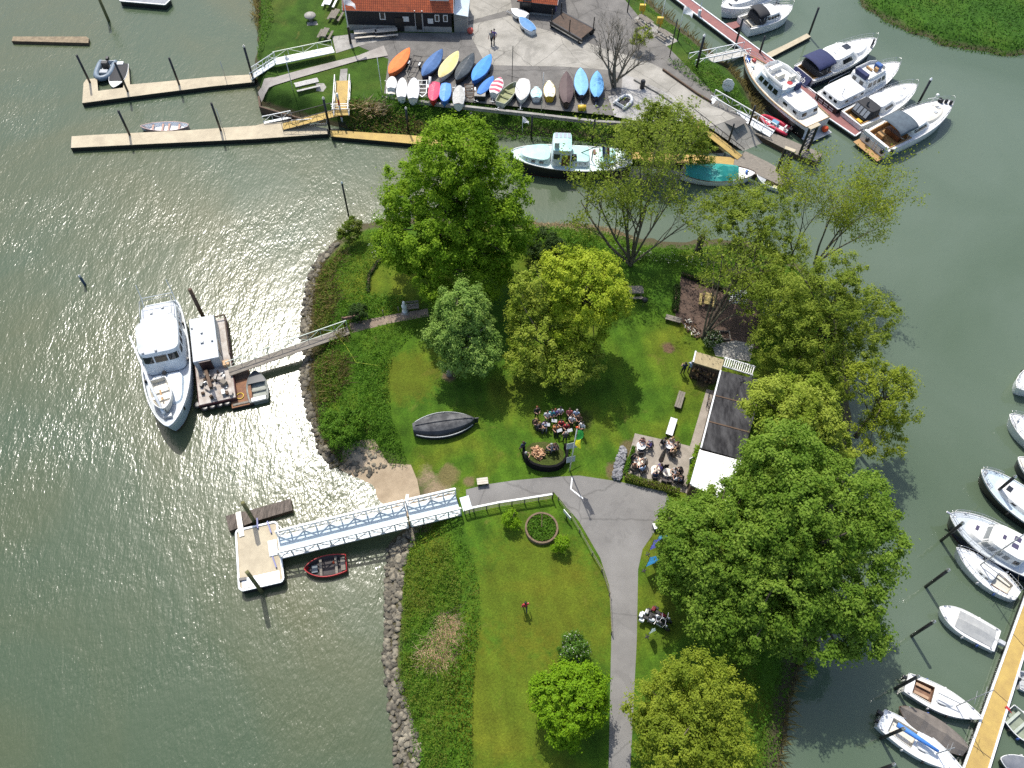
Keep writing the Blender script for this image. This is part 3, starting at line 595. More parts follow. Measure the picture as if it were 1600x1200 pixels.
# ---- riprap
def stone_mesh(seed):
    r = random.Random(seed); bm = bmesh.new(); bmesh.ops.create_icosphere(bm, subdivisions=2, radius=.5)
    ax = [Vector((r.gauss(0, 1), r.gauss(0, 1), r.gauss(0, 1))).normalized() for _ in range(7)]; cut = [r.uniform(.28, .44) for _ in ax]
    for v in bm.verts:
        for a, c in zip(ax, cut):
            q = v.co.dot(a)
            if q > c: v.co -= a*(q-c)*.9
        v.co *= r.uniform(.95, 1.05); v.co.z *= .72
    me = bpy.data.meshes.new('boulder'); bm.to_mesh(me); bm.free(); me.materials.append(STONE); return me
SM = [stone_mesh(k) for k in range(7)]
def stones(px, z, n, smin, smax, group, label, cap):
    X, Y = scatter_px(px, z, n); Z = hI(X, Y); made = []
    for k in range(min(cap, len(X))):
        o = bpy.data.objects.new('boulder', SM[k % 7]); COL.objects.link(o); s = rnd.uniform(smin, smax); o.scale = (s, s*rnd.uniform(.75, 1.1), s*rnd.uniform(.7, 1))
        o.location = (X[k], Y[k], Z[k]+s*.12); o.rotation_euler = (rnd.uniform(-.4, .4), rnd.uniform(-.4, .4), rnd.uniform(0, 6.3)); tag(o, label, 'boulder', group)
    bm = bmesh.new()
    for k in range(cap, len(X)):
        s = rnd.uniform(smin, smax)*.85; mt = Matrix.Translation((X[k], Y[k], Z[k]+s*.08)) @ Matrix.Rotation(rnd.uniform(0, 6.3), 4, 'Z') @ Matrix.Rotation(rnd.uniform(-.5, .5), 4, 'X') @ Matrix.Scale(s, 4)
        k0 = len(bm.verts); bm.from_mesh(SM[k % 7]); bm.verts.ensure_lookup_table()
        for v in bm.verts[k0:]: v.co = mt @ v.co
    me = bpy.data.meshes.new('riprap'); bm.to_mesh(me); bm.free(); me.materials.append(STONE)
    o = bpy.data.objects.new('riprap', me); COL.objects.link(o); tag(o, kind='stuff')
stones([(604,855),(640,822),(660,818),(650,840),(632,880),(628,930),(620,1000),(622,1060),(640,1110),(655,1160),(662,1240),(615,1240),(612,1135),(603,1085),(597,1020),(602,960),(600,900)], .6, 780, .3, .72, 'revetment boulders south of the white bridge', 'pale grey boulder in the revetment along the shore south of the white bridge', 230)
stones([(518,382),(530,378),(502,412),(492,440),(486,470),(484,520),(486,560),(482,600),(490,645),(505,690),(530,722),(520,730),(500,705),(488,672),(474,625),(468,585),(474,560),(469,520),(473,470),(481,430),(495,400)], .4, 620, .35, .8, 'revetment boulders north of the beach', 'dark grey boulder in the revetment along the west shore north of the beach', 60)
stones([(520,715),(560,690),(592,700),(606,725),(580,738),(545,735)], .9, 90, .2, .6, 'rubble stones above the beach', 'pale rubble stone lying above the small beach', 10)
# ------------------------------------------------------------------ boats
def place(bow, stern, z):
    a, b = P(*stern, z), P(*bow, z); c = (a+b)/2; L = math.hypot(b.x-a.x, b.y-a.y)
    return Vector((c.x, c.y, 0)), math.atan2(b.y-a.y, b.x-a.x), L
def hgt(base, zb, top):
    "height of an upright thing whose foot and top pixels are known"
    p = P(*base, zb); lo, hi = 0.0, 30.0
    d0 = (top[0]-base[0])**2+(top[1]-base[1])**2
    for _ in range(40):
        m = (lo+hi)/2; x, y = PX((p.x, p.y, zb+m))
        if (x-base[0])**2+(y-base[1])**2 < d0: lo = m
        else: hi = m
    return p, lo
class Hull:
    def __init__(s, L, B, fb, tr=.85, bow=.35, stern=0.0, q=.85, p=2.2, rake=.06, mid=.42, st_=.8):
        s.L, s.B, s.fb, s.tr, s.bow, s.stern, s.q, s.p, s.rake, s.mid, s.st = L, B, fb, tr, bow, stern, q, p, rake, mid, st_
    def X(s, u): return -s.L/2+u*s.L
    def w(s, u):
        if u < s.mid: v = s.tr+(1-s.tr)*math.sin(math.pi/2*u/s.mid)**s.st
        else: v = max(0.0, 1-((u-s.mid)/(1-s.mid))**s.p)**s.q
        return s.B/2*v
    def z(s, u): return s.fb+s.bow*max(0, (u-.35)/.65)**2+s.stern*max(0, (.35-u)/.35)**2
    def build(s, root, mats, band=.5, n=26, gun=None, gr=.045, name='hull'):
        mb = MB(); mb.smooth = True; us = [1-(1-k/n)**1.25 for k in range(n+1)]; rings = []
        lev = [(1, 1.0), (.9, .998), (band, .985), (.12, .94), (-.12, .84), (-.45, .25)]
        for u in us:
            ww, zz = s.w(u), s.z(u); half = []
            for zf, wf in lev:
                z = zf*zz if zf > 0 else zf
                x = s.X(u)-s.rake*s.L*(1-max(zf, -.2))*u**5
                half.append((x, ww*wf, z))
            rings.append(half+[(x, -y, z) for x, y, z in half[::-1]])
        mi = [0, 0, 1, 2, 2, 2, 2, 2, 1, 0, 0]
        mb.loft(rings, mis=mi)
        if s.tr > .02: mb.smooth = False; i = [mb.vv(p) for p in rings[0]]; mb.face(i[::-1], 0)
        h = mb.build(name, mats, root)
        if gun:
            g = MB(); g.smooth = True
            for sg in (1, -1): g.tube([(s.X(u), sg*s.w(u)*1.005, s.z(u)) for u in us], gr, 5)
            if s.tr > .02: g.tube([(s.X(0), -s.w(0), s.z(0)), (s.X(0), s.w(0), s.z(0))], gr, 5)
            g.build('rubbing_strake', gun, root)
        return h
    def deck(s, root, mat, rec=.06, u0=0.0, u1=1.0, wf=.985, name='deck', camber=.04, n=20, inset=0.0, spans=None):
        mb = MB(); mb.smooth = True
        for a, b in (spans or [(u0, u1)]):
            rings = []
            for k in range(n+1):
                u = a+(b-a)*(k/n); ww = max(0, s.w(u)*wf-inset); z = s.z(u)-rec
                rings.append([(s.X(u), ww*t, z+camber*(1-t*t)*min(1, ww)) for t in (1, .6, .2, -.2, -.6, -1)])
            mb.loft(rings)
        o = mb.build(name, mat, root); s._dk = (o, root, mat, dict(rec=rec, wf=wf, name=name, camber=camber, inset=inset, n=n)); return o
    def well(s, root, mat, u0, u1, wf=.8, depth_=.45, name='cockpit', n=10, top=.05, m2=None):
        "an open well: floor and four inner sides, its coaming standing just proud of the deck"
        o, rt, dm, kw = s._dk; bpy.data.objects.remove(o); kw['name'] = 'deck'; s.deck(rt, dm, spans=[(0, u0), (u1, 1)], **kw); dz = kw['rec']
        mb = MB(); r0, r1, r2 = [], [], []
        for k in range(n+1):
            u = u0+(u1-u0)*k/n; ww = s.w(u)*wf; z = s.z(u)+top; x = s.X(u)
            w0 = s.w(u)*kw['wf']; zd = s.z(u)-dz; r0.append([(x, w0, zd), (x, ww, zd), (x, ww, z), (x, ww*.93, z), (x, ww*.88, z-depth_), (x, -ww*.88, z-depth_), (x, -ww*.93, z), (x, -ww, z), (x, -ww, zd), (x, -w0, zd)])
        mb.loft(r0, mis=[2, 1, 1, 0, 0, 0, 1, 1, 2])
        for r in (r0[0], r0[-1]): mb.quad(r[3], r[4], r[5], r[6], mi=0); mb.quad(r[1], r[3], r[6], r[8], mi=1)
        return mb.build(name, [mat, m2 or mat, dm], root)
    def thwarts(s, root, us, mat, wf=.9, drop=.14, wd=.22):
        for u in us:
            mb = MB(); mb.box(s.X(u)-wd/2, s.X(u)+wd/2, -s.w(u)*wf, s.w(u)*wf, s.z(u)-drop-.04, s.z(u)-drop); mb.build('thwart', mat, root)
    def inner(s, root, mat, floor=.15, wf=.93, n=18, u0=.0, u1=.985, name='interior'):
        mb = MB(); mb.smooth = False; rings = []
        for k in range(n+1):
            u = u0+(u1-u0)*k/n; ww = s.w(u); x = s.X(u)+(.04 if k == 0 else 0)
            rings.append([(x, ww, s.z(u)), (x, ww*wf, s.z(u)), (x, ww*wf*.75, floor), (x, -ww*wf*.75, floor), (x, -ww*wf, s.z(u)), (x, -ww, s.z(u))])
        mb.loft(rings); r = rings[0]; mb.quad(r[1], r[2], r[3], r[4])
        return mb.build(name, mat, root)
    def rail(s, root, u0, u1, h=.6, wf=.94, name='guard_rail', mid=True, mat=None, r=.022, posts=5, wrap=True):
        mb = MB(); mb.smooth = True; n = 14; us = [u0+(u1-u0)*k/n for k in range(n+1)]
        for sg in (1, -1):
            for hh in ([h, h*.5] if mid else [h]): mb.tube([(s.X(u), sg*s.w(u)*wf, s.z(u)+hh) for u in us], r, 4)
            for k in range(posts):
                u = u0+(u1-u0)*k/(posts-1)*.97; mb.tube([(s.X(u), sg*s.w(u)*wf, s.z(u)-.05), (s.X(u), sg*s.w(u)*wf, s.z(u)+h)], r, 4)
        if wrap and u1 > .95: mb.tube([(s.X(u1), s.w(u1)*wf, s.z(u1)+h), (s.X(1)+.1, 0, s.z(1)+h), (s.X(u1), -s.w(u1)*wf, s.z(u1)+h)], r, 4)
        return mb.build(name, mat or STEEL, root)
def cabin(root, H, mat, f0, f1, b, z0, z1, n=4.0, rake=(.3, .1), side=.12, taper=.0, crown=.07, wins=(), name='cabin', wmat=None, roof=None, tp=2.0):
    "superellipse deckhouse between fractions f0 (aft) and f1; rake=(front, back) metres; windows are patches on its faces"
    xa, xb = H.X(f0), H.X(f1)
    def lim(v): return xa+rake[1]*v, xb-rake[0]*v
    def hw(x, v):
        a, c = lim(v); t = min(1, max(-1, (x-(a+c)/2)/((c-a)/2))); tt = (t+1)/2
        return b*(1-side*v)*(1-taper*tt**tp)*max(0, 1-abs(t)**n)**(1/n)
    K = 40
    def ring(v, k=1.0, dz=0.0):
        a, c = lim(v); o = []
        for j in range(K):
            th = 2*math.pi*(j+.5)/K; cx = math.copysign(abs(math.cos(th))**(2/n), math.cos(th)); x = (a+c)/2+cx*(c-a)/2
            y = math.copysign(b*(1-side*v)*(1-taper*((cx+1)/2)**tp)*abs(math.sin(th))**(2/n), math.sin(th))
            o.append(((a+c)/2+(x-(a+c)/2)*k, y*k, z0+(z1-z0)*v+dz))
        return o
    mb = MB(); mb.smooth = True
    mb.loft([ring(0), ring(.95), ring(1, .985, 0)], True)
    mb.mi = 1; mb.loft([ring(1, .985, .002), ring(1, .8, crown*.6), ring(1, .4, crown*.9), ring(1, .05, crown)], True, False, True)
    cb = mb.build(name, [mat, roof or mat], root)
    for wspec in wins:
        kind, p, q, v0, v1 = wspec[:5]; m = wspec[5] if len(wspec) > 5 else (wmat or GLASS)
        for sg in ((1, -1) if kind == 's' else (1,)):
            mb = MB(); rr = []
            for k in range(6):
                t = p+(q-p)*k/5; row = []
                for v in (v0, v1):
                    a, c = lim(v)
                    if kind == 's': x = a+(c-a)*t; row.append((x, sg*(hw(x, v)+.02), z0+(z1-z0)*v))
                    else:
                        y = b*(1-side*v)*t; tp_ = 1-taper if kind == 'f' else 1
                        ex = (1-min(1, abs(t/max(tp_, .1)))**n)**(1/n)*(c-a)/2
                        x = (a+c)/2+(ex if kind == 'f' else -ex); row.append((x+(.02 if kind == 'f' else -.02), y*(1 if kind == 'f' else 1), z0+(z1-z0)*v))
                rr.append(row)
            mb.loft(rr); mb.build('window', m, cb)
    return cb
def roofpatch(cb, H, f0, f1, y0, y1, z, mat, name='roof_hatch', h=.04):
    mb = MB(); mb.box(H.X(f0), H.X(f1), y0, y1, z, z+h); return mb.build(name, mat, cb, bevel=.015)
def blk(root, name, mat, x0, x1, y0, y1, z0, z1, bevel=.03):
    mb = MB(); mb.box(x0, x1, y0, y1, z0, z1); return mb.build(name, mat, root, bevel=bevel)
def canopy(root, H, mat, f0, f1, b, z0, z1, name='canopy', fr=None, sag=.0):
    "bimini: curved cloth on hoops"
    mb = MB(); mb.smooth = True; rows = []
    for k in range(7):
        t = k/6; x = H.X(f0)+(H.X(f1)-H.X(f0))*t; zz = z1-.10*abs(t-.5)*2*(1-sag)
        rows.append([(x, b*math.cos(a), z0+(zz-z0)*math.sin(a)**.6) for a in [math.pi*(.10+.8*j/10) for j in range(11)]])
    mb.loft(rows); c = mb.build(name, mat, root); so_ = c.modifiers.new('thickness', 'SOLIDIFY'); so_.thickness = .03
    f = MB(); f.smooth = True
    for t in (0, .5, 1):
        x = H.X(f0)+(H.X(f1)-H.X(f0))*t
        for sg in (1, -1): f.tube([(x, sg*b*.95, z0+.3), (H.X((f0+f1)/2), sg*b*.98, z0-.8)], .02, 4)
    f.build('hoop', fr or STEEL, root); return c
def outboard(root, x, y, z, s=1.0, mat=None):
    mb = MB(); mb.box(x-.32*s, x+.18*s, y-.16*s, y+.16*s, z, z+.38*s); mb.box(x-.12*s, x+.06*s, y-.07*s, y+.07*s, z-.75*s, z); mb.tube([(x+.15*s, y, z+.25*s), (x+.6*s, y, z+.28*s)], .03, 5)
    return mb.build('outboard_motor', mat or BLACK, root, bevel=.05*s)
def fender(root, x, y, z, mat, r=.13, l=.55):
    mb = MB(); mb.smooth = True; mb.lathe([(.02, l/2+.05), (r*.7, l/2-.02), (r, l/2-.12), (r, -l/2+.12), (r*.7, -l/2+.02), (.02, -l/2)], 8, (x, y, z)); return mb.build('fender', mat, root)
def mast(root, x, z, h, boom=0, r=.06, mat=None, stays=None):
    mb = MB(); mb.smooth = True; mb.tube([(x, 0, z), (x, 0, z+h)], [r, r*.75], 7)
    for f in (.55, .8): mb.tube([(x, -.55, z+h*f), (x, .55, z+h*f)], .018, 4)
    m = mb.build('mast', mat or GALV, root)
    if boom:
        mb = MB(); mb.tube([(x-.05, 0, z+.9), (x-boom, 0, z+.85)], .05, 6); mb.build('boom', mat or GALV, root)
    if stays:
        mb = MB()
        for s_ in stays: mb.tube([(x, 0, z+h*.97), s_], .008, 3)
        mb.build('rigging', STEEL, root)
    return m
def person_free(): pass
FENDM = [solid('white_fender', (.6,.6,.6), .5), solid('blue_fender', (.05,.10,.3), .5), solid('black_fender', (.03,.03,.03), .5)]
DECKG = M('grey_nonslip_deck', (.42,.44,.45), (.33,.35,.36), 2, .7)
NAVYCLOTH = solid('navy_canvas', (.018, .026, .09), .8)
GREYCLOTH = M('blue_grey_canvas', (.085, .115, .14), (.06, .08, .10), 2, .85)
BLKCLOTH = solid('black_canvas', (.018, .019, .022), .75)
ORANGE = solid('orange_plastic', (.72, .09, .02), .4); RED = solid('red_paint', (.42, .03, .03), .4); YEL = solid('yellow_paint', (.62, .42, .03), .45); BLUE = solid('blue_paint', (.04, .16, .52), .4)
G1 = 'boats moored at the eastern pontoons'; G2 = 'boats moored along the yellow jetty'
def boat(name, label, cat, bow, stern, zd, group=None):
    c, a, L = place(bow, stern, zd); return thing(name, label, cat, c, a, group), L
# --- black hulled trawler yacht alongside the red pontoon
r, L = boat('motor_yacht', 'long black hulled motor yacht with open flybridge and orange buoy at its stern', 'motor yacht', (1162,91), (1278,192), 1.9, G1)
H = Hull(L, 4.5, 1.9, .86, .55, .15, q=.75); H.build(r, [WHITE, BLACK, BOOT], .74, gun=TEAK, gr=.06); H.deck(r, CREAM, .12)
cabin(r, H, WHITE, .10, .42, 1.75, 1.7, 2.75, 6, (.1, .35), .10, crown=.12, wins=[('s', .15, .30, .45, .75), ('s', .55, .72, .45, .75), ('b', -.75, -.35, .4, .78), ('b', .35, .75, .4, .78)], name='aft_cabin')
cb = cabin(r, H, PALEBLUE, .38, .74, 1.85, 1.75, 3.45, 7, (.7, .0), .08, .12, .06, [('s', a, a+.155, .42, .82) for a in (.12, .32, .52, .72)]+[('f', -.8, -.3, .42, .8), ('f', -.25, .25, .42, .8), ('f', .3, .8, .42, .8)], 'saloon', roof=WHITE)
mb = MB(); mb.smooth = True                                            # flybridge coaming with screen
pts = [(H.X(.40), 1.5), (H.X(.58), 1.55), (H.X(.68), 1.1), (H.X(.70), 0), (H.X(.68), -1.1), (H.X(.58), -1.55), (H.X(.40), -1.5)]
mb.loft([[(x, y, 3.45) for x, y in pts], [(x+.1, y*1.03, 4.1) for x, y in pts], [(x+.1, y*.97, 4.1) for x, y in pts], [(x, y*.93, 3.47) for x, y in pts]]); mb.build('flybridge', WHITE, r)
blk(r, 'helm_seat', CREAM, H.X(.50), H.X(.54), -.2, 1.1, 3.49, 4.2, .08); blk(r, 'helm_seat', CREAM, H.X(.44), H.X(.47), -1.2, -.3, 3.49, 4.15, .08); blk(r, 'console', WHITE, H.X(.60), H.X(.64), -.9, .9, 3.49, 4.25, .06)
mb = MB(); mb.lathe([(.30, -.05), (.38, 0), (.30, .05), (.24, 0)], 12, (H.X(.395), .5, 4.1)); mb.build('life_ring', RED, r); blk(r, 'stowed_cover', NAVYCLOTH, H.X(.36), H.X(.38), -1.3, -.4, 2.9, 3.8, .08)
H.rail(r, .70, .985, .75); mb = MB(); mb.smooth = True
for y in (-1.5, 1.5): mb.tube([(H.X(.18), y, 2.8), (H.X(.18), y, 3.45), (H.X(.38), y, 3.45)], .025, 4); 
mb.tube([(H.X(.18), -1.5, 3.45), (H.X(.18), 1.5, 3.45)], .025, 4); mb.build('aft_rail', STEEL, r)
blk(r, 'swim_platform', DECKG, H.X(0)-1.1, H.X(0), -2.0, 2.0, .3, .42); mb = MB(); mb.ball((H.X(0)-.5, -1.2, .85), .42, 12); mb.smooth = True; mb.build('orange_buoy', ORANGE, r)
mb = MB(); [mb.tube([(H.X(0)-.06, y, .4), (H.X(0)-.06, y, 1.7)], .025, 4) for y in (-.1, .3)]; [mb.tube([(H.X(0)-.06, -.1, z), (H.X(0)-.06, .3, z)], .02, 4) for z in (.7, 1, 1.3)]; mb.build('ladder', STEEL, r)
for q, (a, b, c, m) in enumerate([(.93, .3, .3, BLUE), (.90, -.4, .25, RED), (.955, 0, .3, NAVYCLOTH), (.84, .5, .2, PALEBLUE)]): blk(r, 'deck_gear', m, H.X(a)-c, H.X(a)+c, b-c*.8, b+c*.8, H.z(a)-.08, H.z(a)+.25, .06)
for u in (.18, .3, .42): 
    mb = MB(); mb.box(H.X(u), H.X(u)+.9, -H.w(u)-.02, -H.w(u)+.1, 1.3, 1.45); mb.build('porthole', WHITE, r)
# --- navy hull cruiser with blue canopy
r, L = boat('motor_cruiser', 'white cabin cruiser with navy hull and dark blue cockpit canopy', 'motor cruiser', (1366,66), (1256,115), 1.4, G1)
H = Hull(L, 4.1, 1.45, .88, .55, q=.7); H.build(r, [WHITE, NAVY, NAVY], .68, gun=WHITE); H.deck(r, WHITE, .05)
cb = cabin(r, H, WHITE, .28, .70, 1.75, 1.4, 2.75, 5, (1.6, .1), .18, .15, .12, [('s', .34, .72, .3, .78), ('f', -.7, .7, .3, .85)], roof=WHITE)
roofpatch(cb, H, .50, .58, -.45, .45, 2.86, GLASS, 'sunroof'); cabin(r, H, WHITE, .62, .90, 1.35, 1.5, 1.95, 3, (.8, .1), .2, .5, .08, name='foredeck_trunk')
for a in (.36, .41, .45): roofpatch(cb, H, a, a+.012, -.35+(a-.36)*2, .1+(a-.36)*3, 2.86, DECKG, 'roof_fitting')
H.well(r, TEAK, .02, .26, .8, .5); canopy(r, H, NAVYCLOTH, .05, .29, 1.75, 2.2, 3.15); cabin(r, H, BLKCLOTH, .06, .26, 1.68, 1.5, 2.3, 6, (.1, .1), .05, name='canopy_side')
blk(r, 'swim_platform', DECKG, H.X(0)-1.0, H.X(0), -1.7, 1.7, .35, .47)
mb = MB(); x0 = H.X(0); mb.hexa([(x0-1.0, -1.5, .5), (x0-.03, -1.5, .5), (x0-.03, 1.5, .5), (x0-1.0, 1.5, .5)], [(x0-.10, -1.5, 1.6), (x0-.03, -1.5, 1.6), (x0-.03, 1.5, 1.6), (x0-.10, 1.5, 1.6)]); tr = mb.build('transom_cover', NAVYCLOTH, r)
def lettering(txt, parent, mat, size, loc, rot, name='lettering', ext=.006):
    cu = bpy.data.curves.new(name, 'FONT'); cu.body = txt; cu.size = size; cu.extrude = ext; cu.align_x = 'CENTER'; cu.align_y = 'CENTER'
    o = bpy.data.objects.new(name, cu); COL.objects.link(o); bpy.context.view_layer.update()
    me = bpy.data.meshes.new_from_object(o.evaluated_get(bpy.context.evaluated_depsgraph_get())); bpy.data.objects.remove(o)
    me.materials.clear(); me.materials.append(mat); o = bpy.data.objects.new(name, me); COL.objects.link(o); o.parent = parent; o.location = loc; o.rotation_euler = rot; return o
lettering('Club', tr, WHITE, 1.05, (H.X(0)-.58, 0, 1.06), (R_(50.7), 0, R_(-90)))
H.rail(r, .55, .985, .7)
# --- black hull flybridge cruiser
r, L = boat('motor_cruiser', 'white flybridge cruiser with black hull and square aft deckhouse', 'motor cruiser', (1402,103), (1292,158), 1.4, G1)
H = Hull(L, 4.1, 1.4, .9, .55, q=.7); H.build(r, [BLACK, BLACK, BOOT], .6, gun=WHITE); H.deck(r, WHITE, .05)
cabin(r, H, WHITE, .02, .42, 1.75, 1.35, 2.2, 8, (.1, .1), .08, crown=.08, wins=[('s', .2, .3, .4, .72), ('s', .5, .6, .4, .72), ('s', .75, .85, .4, .72), ('b', -.7, -.4, .4, .8), ('b', -.2, .1, .4, .8), ('b', .4, .7, .4, .8)], name='aft_cabin')
cb = cabin(r, H, WHITE, .38, .74, 1.6, 1.4, 2.95, 7, (.7, .1), .1, .1, .05, [('s', a, a+.15, .45, .85) for a in (.1, .3, .5, .7)]+[('f', -.8, -.05, .42, .85), ('f', .05, .8, .42, .85), ('b', -.6, -.2, .5, .85), ('b', .2, .6, .5, .85)], 'wheelhouse')
mb = MB(); pts = [(H.X(.42), 1.25), (H.X(.62), 1.2), (H.X(.68), .8), (H.X(.68), -.8), (H.X(.62), -1.2), (H.X(.42), -1.25)]
mb.loft([[(x, y, 2.95) for x, y in pts], [(x, y, 3.4) for x, y in pts], [(x, y*.95, 3.4) for x, y in pts], [(x, y*.93, 2.98) for x, y in pts]]); mb.build('flybridge', WHITE, r)
blk(r, 'seat_cover', NAVYCLOTH, H.X(.39), H.X(.44), -.9, .9, 3.0, 3.6, .08); blk(r, 'console_cover', solid('blue_cloth', (.05,.12,.32), .8), H.X(.60), H.X(.65), -.6, .3, 3.0, 3.75, .1); blk(r, 'helm_seat', TEAK, H.X(.57), H.X(.595), -.6, -.1, 3.0, 3.5, .04); blk(r, 'table', TEAK, H.X(.54), H.X(.56), -.1, .8, 3.0, 3.25, .03)
H.rail(r, .62, .985, .65); blk(r, 'swim_platform', TEAK, H.X(0)-.9, H.X(0), -1.7, 1.7, .35, .47)
mb = MB(); [mb.box(H.X(0)-.04, H.X(0)-.005, -1.3+a*.9, -.6+a*.9, .65+b*.3, .78+b*.3) for a in range(3) for b in range(2)]; mb.build('transom_trim', WHITE, r)
mb = MB(); mb.tube([(H.X(.1), -1.5, 2.25), (H.X(.1), -1.5, 2.8), (H.X(.38), -1.5, 2.8)], .025, 4); mb.tube([(H.X(.1), 1.5, 2.25), (H.X(.1), 1.5, 2.8), (H.X(.38), 1.5, 2.8)], .025, 4); mb.build('aft_rail', STEEL, r)
# --- sport cruiser with black enclosure
r, L = boat('motor_cruiser', 'sleek white sport cruiser with black cockpit enclosure, third of the four beside the pontoon', 'motor cruiser', (1428,137), (1330,186), 1.2, G1)
H = Hull(L, 3.7, 1.25, .9, .5, q=.65); H.build(r, [WHITE, WHITE, NAVY], .35, gun=WHITE); H.deck(r, WHITE, .03)
cb = cabin(r, H, WHITE, .30, .66, 1.5, 1.2, 2.2, 4, (1.5, .05), .2, .2, .14, [('s', .3, .75, .35, .72), ('f', -.65, .65, .3, .8)]); cabin(r, H, WHITE, .5, .93, 1.35, 1.25, 1.6, 2.6, (.6, .1), .15, .35, .12, name='foredeck_trunk')
for a, b in ((.76, .0), (.84, .25), (.72, -.5)): blk(r, 'deck_hatch', DECKG, H.X(a)-.18, H.X(a)+.18, b-.18, b+.18, 1.6, 1.73, .02)
H.well(r, TEAK, .02, .3, .82, .55); cb = cabin(r, H, BLKCLOTH, .10, .32, 1.45, 1.2, 2.25, 5, (.0, .7), .12, name='canopy', crown=.05)
for y in (-.85, -.3, .3, .85):
    mb = MB(); mb.quad((H.X(.10)+.12, y-.22, 1.45), (H.X(.10)+.12, y+.22, 1.45), (H.X(.10)+.62, y+.22, 2.18), (H.X(.10)+.62, y-.22, 2.18)); mb.build('clear_panel', solid('clear_vinyl', (.25,.27,.29), .15), cb)
blk(r, 'swim_platform', TEAK, H.X(0)-.7, H.X(0)+.1, -1.5, 1.5, .4, .5); H.rail(r, .5, .985, .65)
blk(r, 'cushion', YEL, H.X(.06), H.X(.10), -1.0, -.2, .85, 1.05, .04)
# --- big white yacht with blue grey canopy at the pontoon end
r, L = boat('motor_yacht', 'white motor yacht with blue grey canopy and teak stern platform at the pontoon end', 'motor yacht', (1485,162), (1366,222), 1.5, G1)
H = Hull(L, 4.5, 1.45, .9, .55, q=.72); H.build(r, [WHITE, WHITE, WHITE2], .55, gun=STEEL, gr=.035); H.deck(r, WHITE, .04)
cb = cabin(r, H, WHITE, .34, .64, 1.75, 1.4, 2.5, 5, (1.3, .0), .12, .1, .12, [('s', a, a+.15, .35, .8) for a in (.12, .29, .46, .63)]+[('f', -.7, .7, .3, .8)]); cabin(r, H, CREAM, .55, .90, 1.45, 1.5, 1.85, 2.8, (.7, .1), .15, .35, .1, name='foredeck_trunk')
blk(r, 'deck_hatch', DECKG, H.X(.73), H.X(.76), -.6, -.2, 1.93, 2.0, .02); blk(r, 'deck_hatch', DECKG, H.X(.80), H.X(.83), -.2, .2, 1.9, 1.98, .02)
H.well(r, TEAK, .03, .34, .82, .6); canopy(r, H, GREYCLOTH, .15, .38, 1.85, 2.3, 3.35); blk(r, 'cockpit_seat', WOODV, H.X(.22), H.X(.27), -1.2, 1.0, 1.0, 1.7); blk(r, 'cockpit_table', TEAK, H.X(.11), H.X(.16), .1, 1.0, 1.0, 1.6, .02)
blk(r, 'aft_bulwark', WHITE, H.X(.0)+.05, H.X(.03), -1.9, 1.9, 1.3, 1.95); blk(r, 'swim_platform', TEAK, H.X(0)-1.0, H.X(0), -2.0, 2.0, .4, .52)
for x, y in ((-.12, -1.5), (-.12, .9), (.3, 2.05), (.9, -2.1)): fender(r, H.X(0)+x, y, 1.25, BLACK, .24, .6)
mb = MB(); [mb.tube([(H.X(0)-.08, y, .5), (H.X(0)-.08, y, 1.9)], .03, 4) for y in (-.5, -.1)]; [mb.tube([(H.X(0)-.08, -.5, z), (H.X(0)-.08, -.1, z)], .02, 4) for z in (.7, 1, 1.3, 1.6)]; mb.build('ladder', STEEL, r)
mb = MB(); mb.smooth = True; x = H.X(.80); mb.tube([(x, 1.2, 1.9), (x+.3, 1.0, 3.0)], .05, 5); mb.tube([(x-.4, 1.5, 2.5), (x+.2, 1.05, 2.7), (x+.9, .5, 2.5)], .035, 5); mb.ball((x+.35, .95, 3.15), .22, 8, (1, 1, .7)); mb.build('radar_mast', WHITE, r)
for x, y in ((.90, .55), (.93, .2), (.95, -.3), (.90, .85)): fender(r, H.X(x), y, H.z(x)+.2, BLKCLOTH, .2, .6)
H.rail(r, .5, .985, .6)
# --- two cruisers at the top of the red pontoon
r, L = boat('motor_cruiser', 'grey white cabin cruiser at the top edge, bow pointing at the red pontoon', 'motor cruiser', (1126,16), (1212,-18), 1.4, G1)
H = Hull(L, 3.7, 1.4, .85, .5, q=.75); H.build(r, [WHITE2, WHITE2, NAVY], .5, gun=WHITE); H.deck(r, WHITE, .05)
cabin(r, H, WHITE, .45, .88, 1.2, 1.4, 1.95, 3, (.5, .1), .15, .4, .1, [('f', -.5, .5, .4, .8)], 'foredeck_trunk'); cabin(r, H, WHITE, .2, .58, 1.4, 1.4, 2.75, 6, (.7, .1), .12, .1, .08, [('s', a, a+.25, .45, .8) for a in (.1, .4, .68)]+[('f', -.8, -.1, .45, .85), ('f', .1, .8, .45, .85)], 'wheelhouse')
H.rail(r, .5, .985, .65); H.well(r, TEAK, .03, .2, .8, .5); blk(r, 'deck_hatch', GLASS, H.X(.72), H.X(.77), -.25, .25, 2.0, 2.06)
r, L = boat('motor_cruiser', 'white cruiser with dark grey cockpit tent near the top of the red pontoon', 'motor cruiser', (1236,14), (1163,36), 1.3, G1)
H = Hull(L, 3.5, 1.35, .88, .5, q=.72); H.build(r, [WHITE, WHITE2, BLACK], .45, gun=WHITE); H.deck(r, WHITE, .05)
cabin(r, H, WHITE, .34, .72, 1.4, 1.35, 2.3, 5, (.7, .0), .12, .1, .1, [('s', a, a+.16, .4, .8) for a in (.08, .28, .48, .68)]+[('f', -.7, .7, .4, .8)]); H.well(r, CREAM, .03, .34, .8, .5)
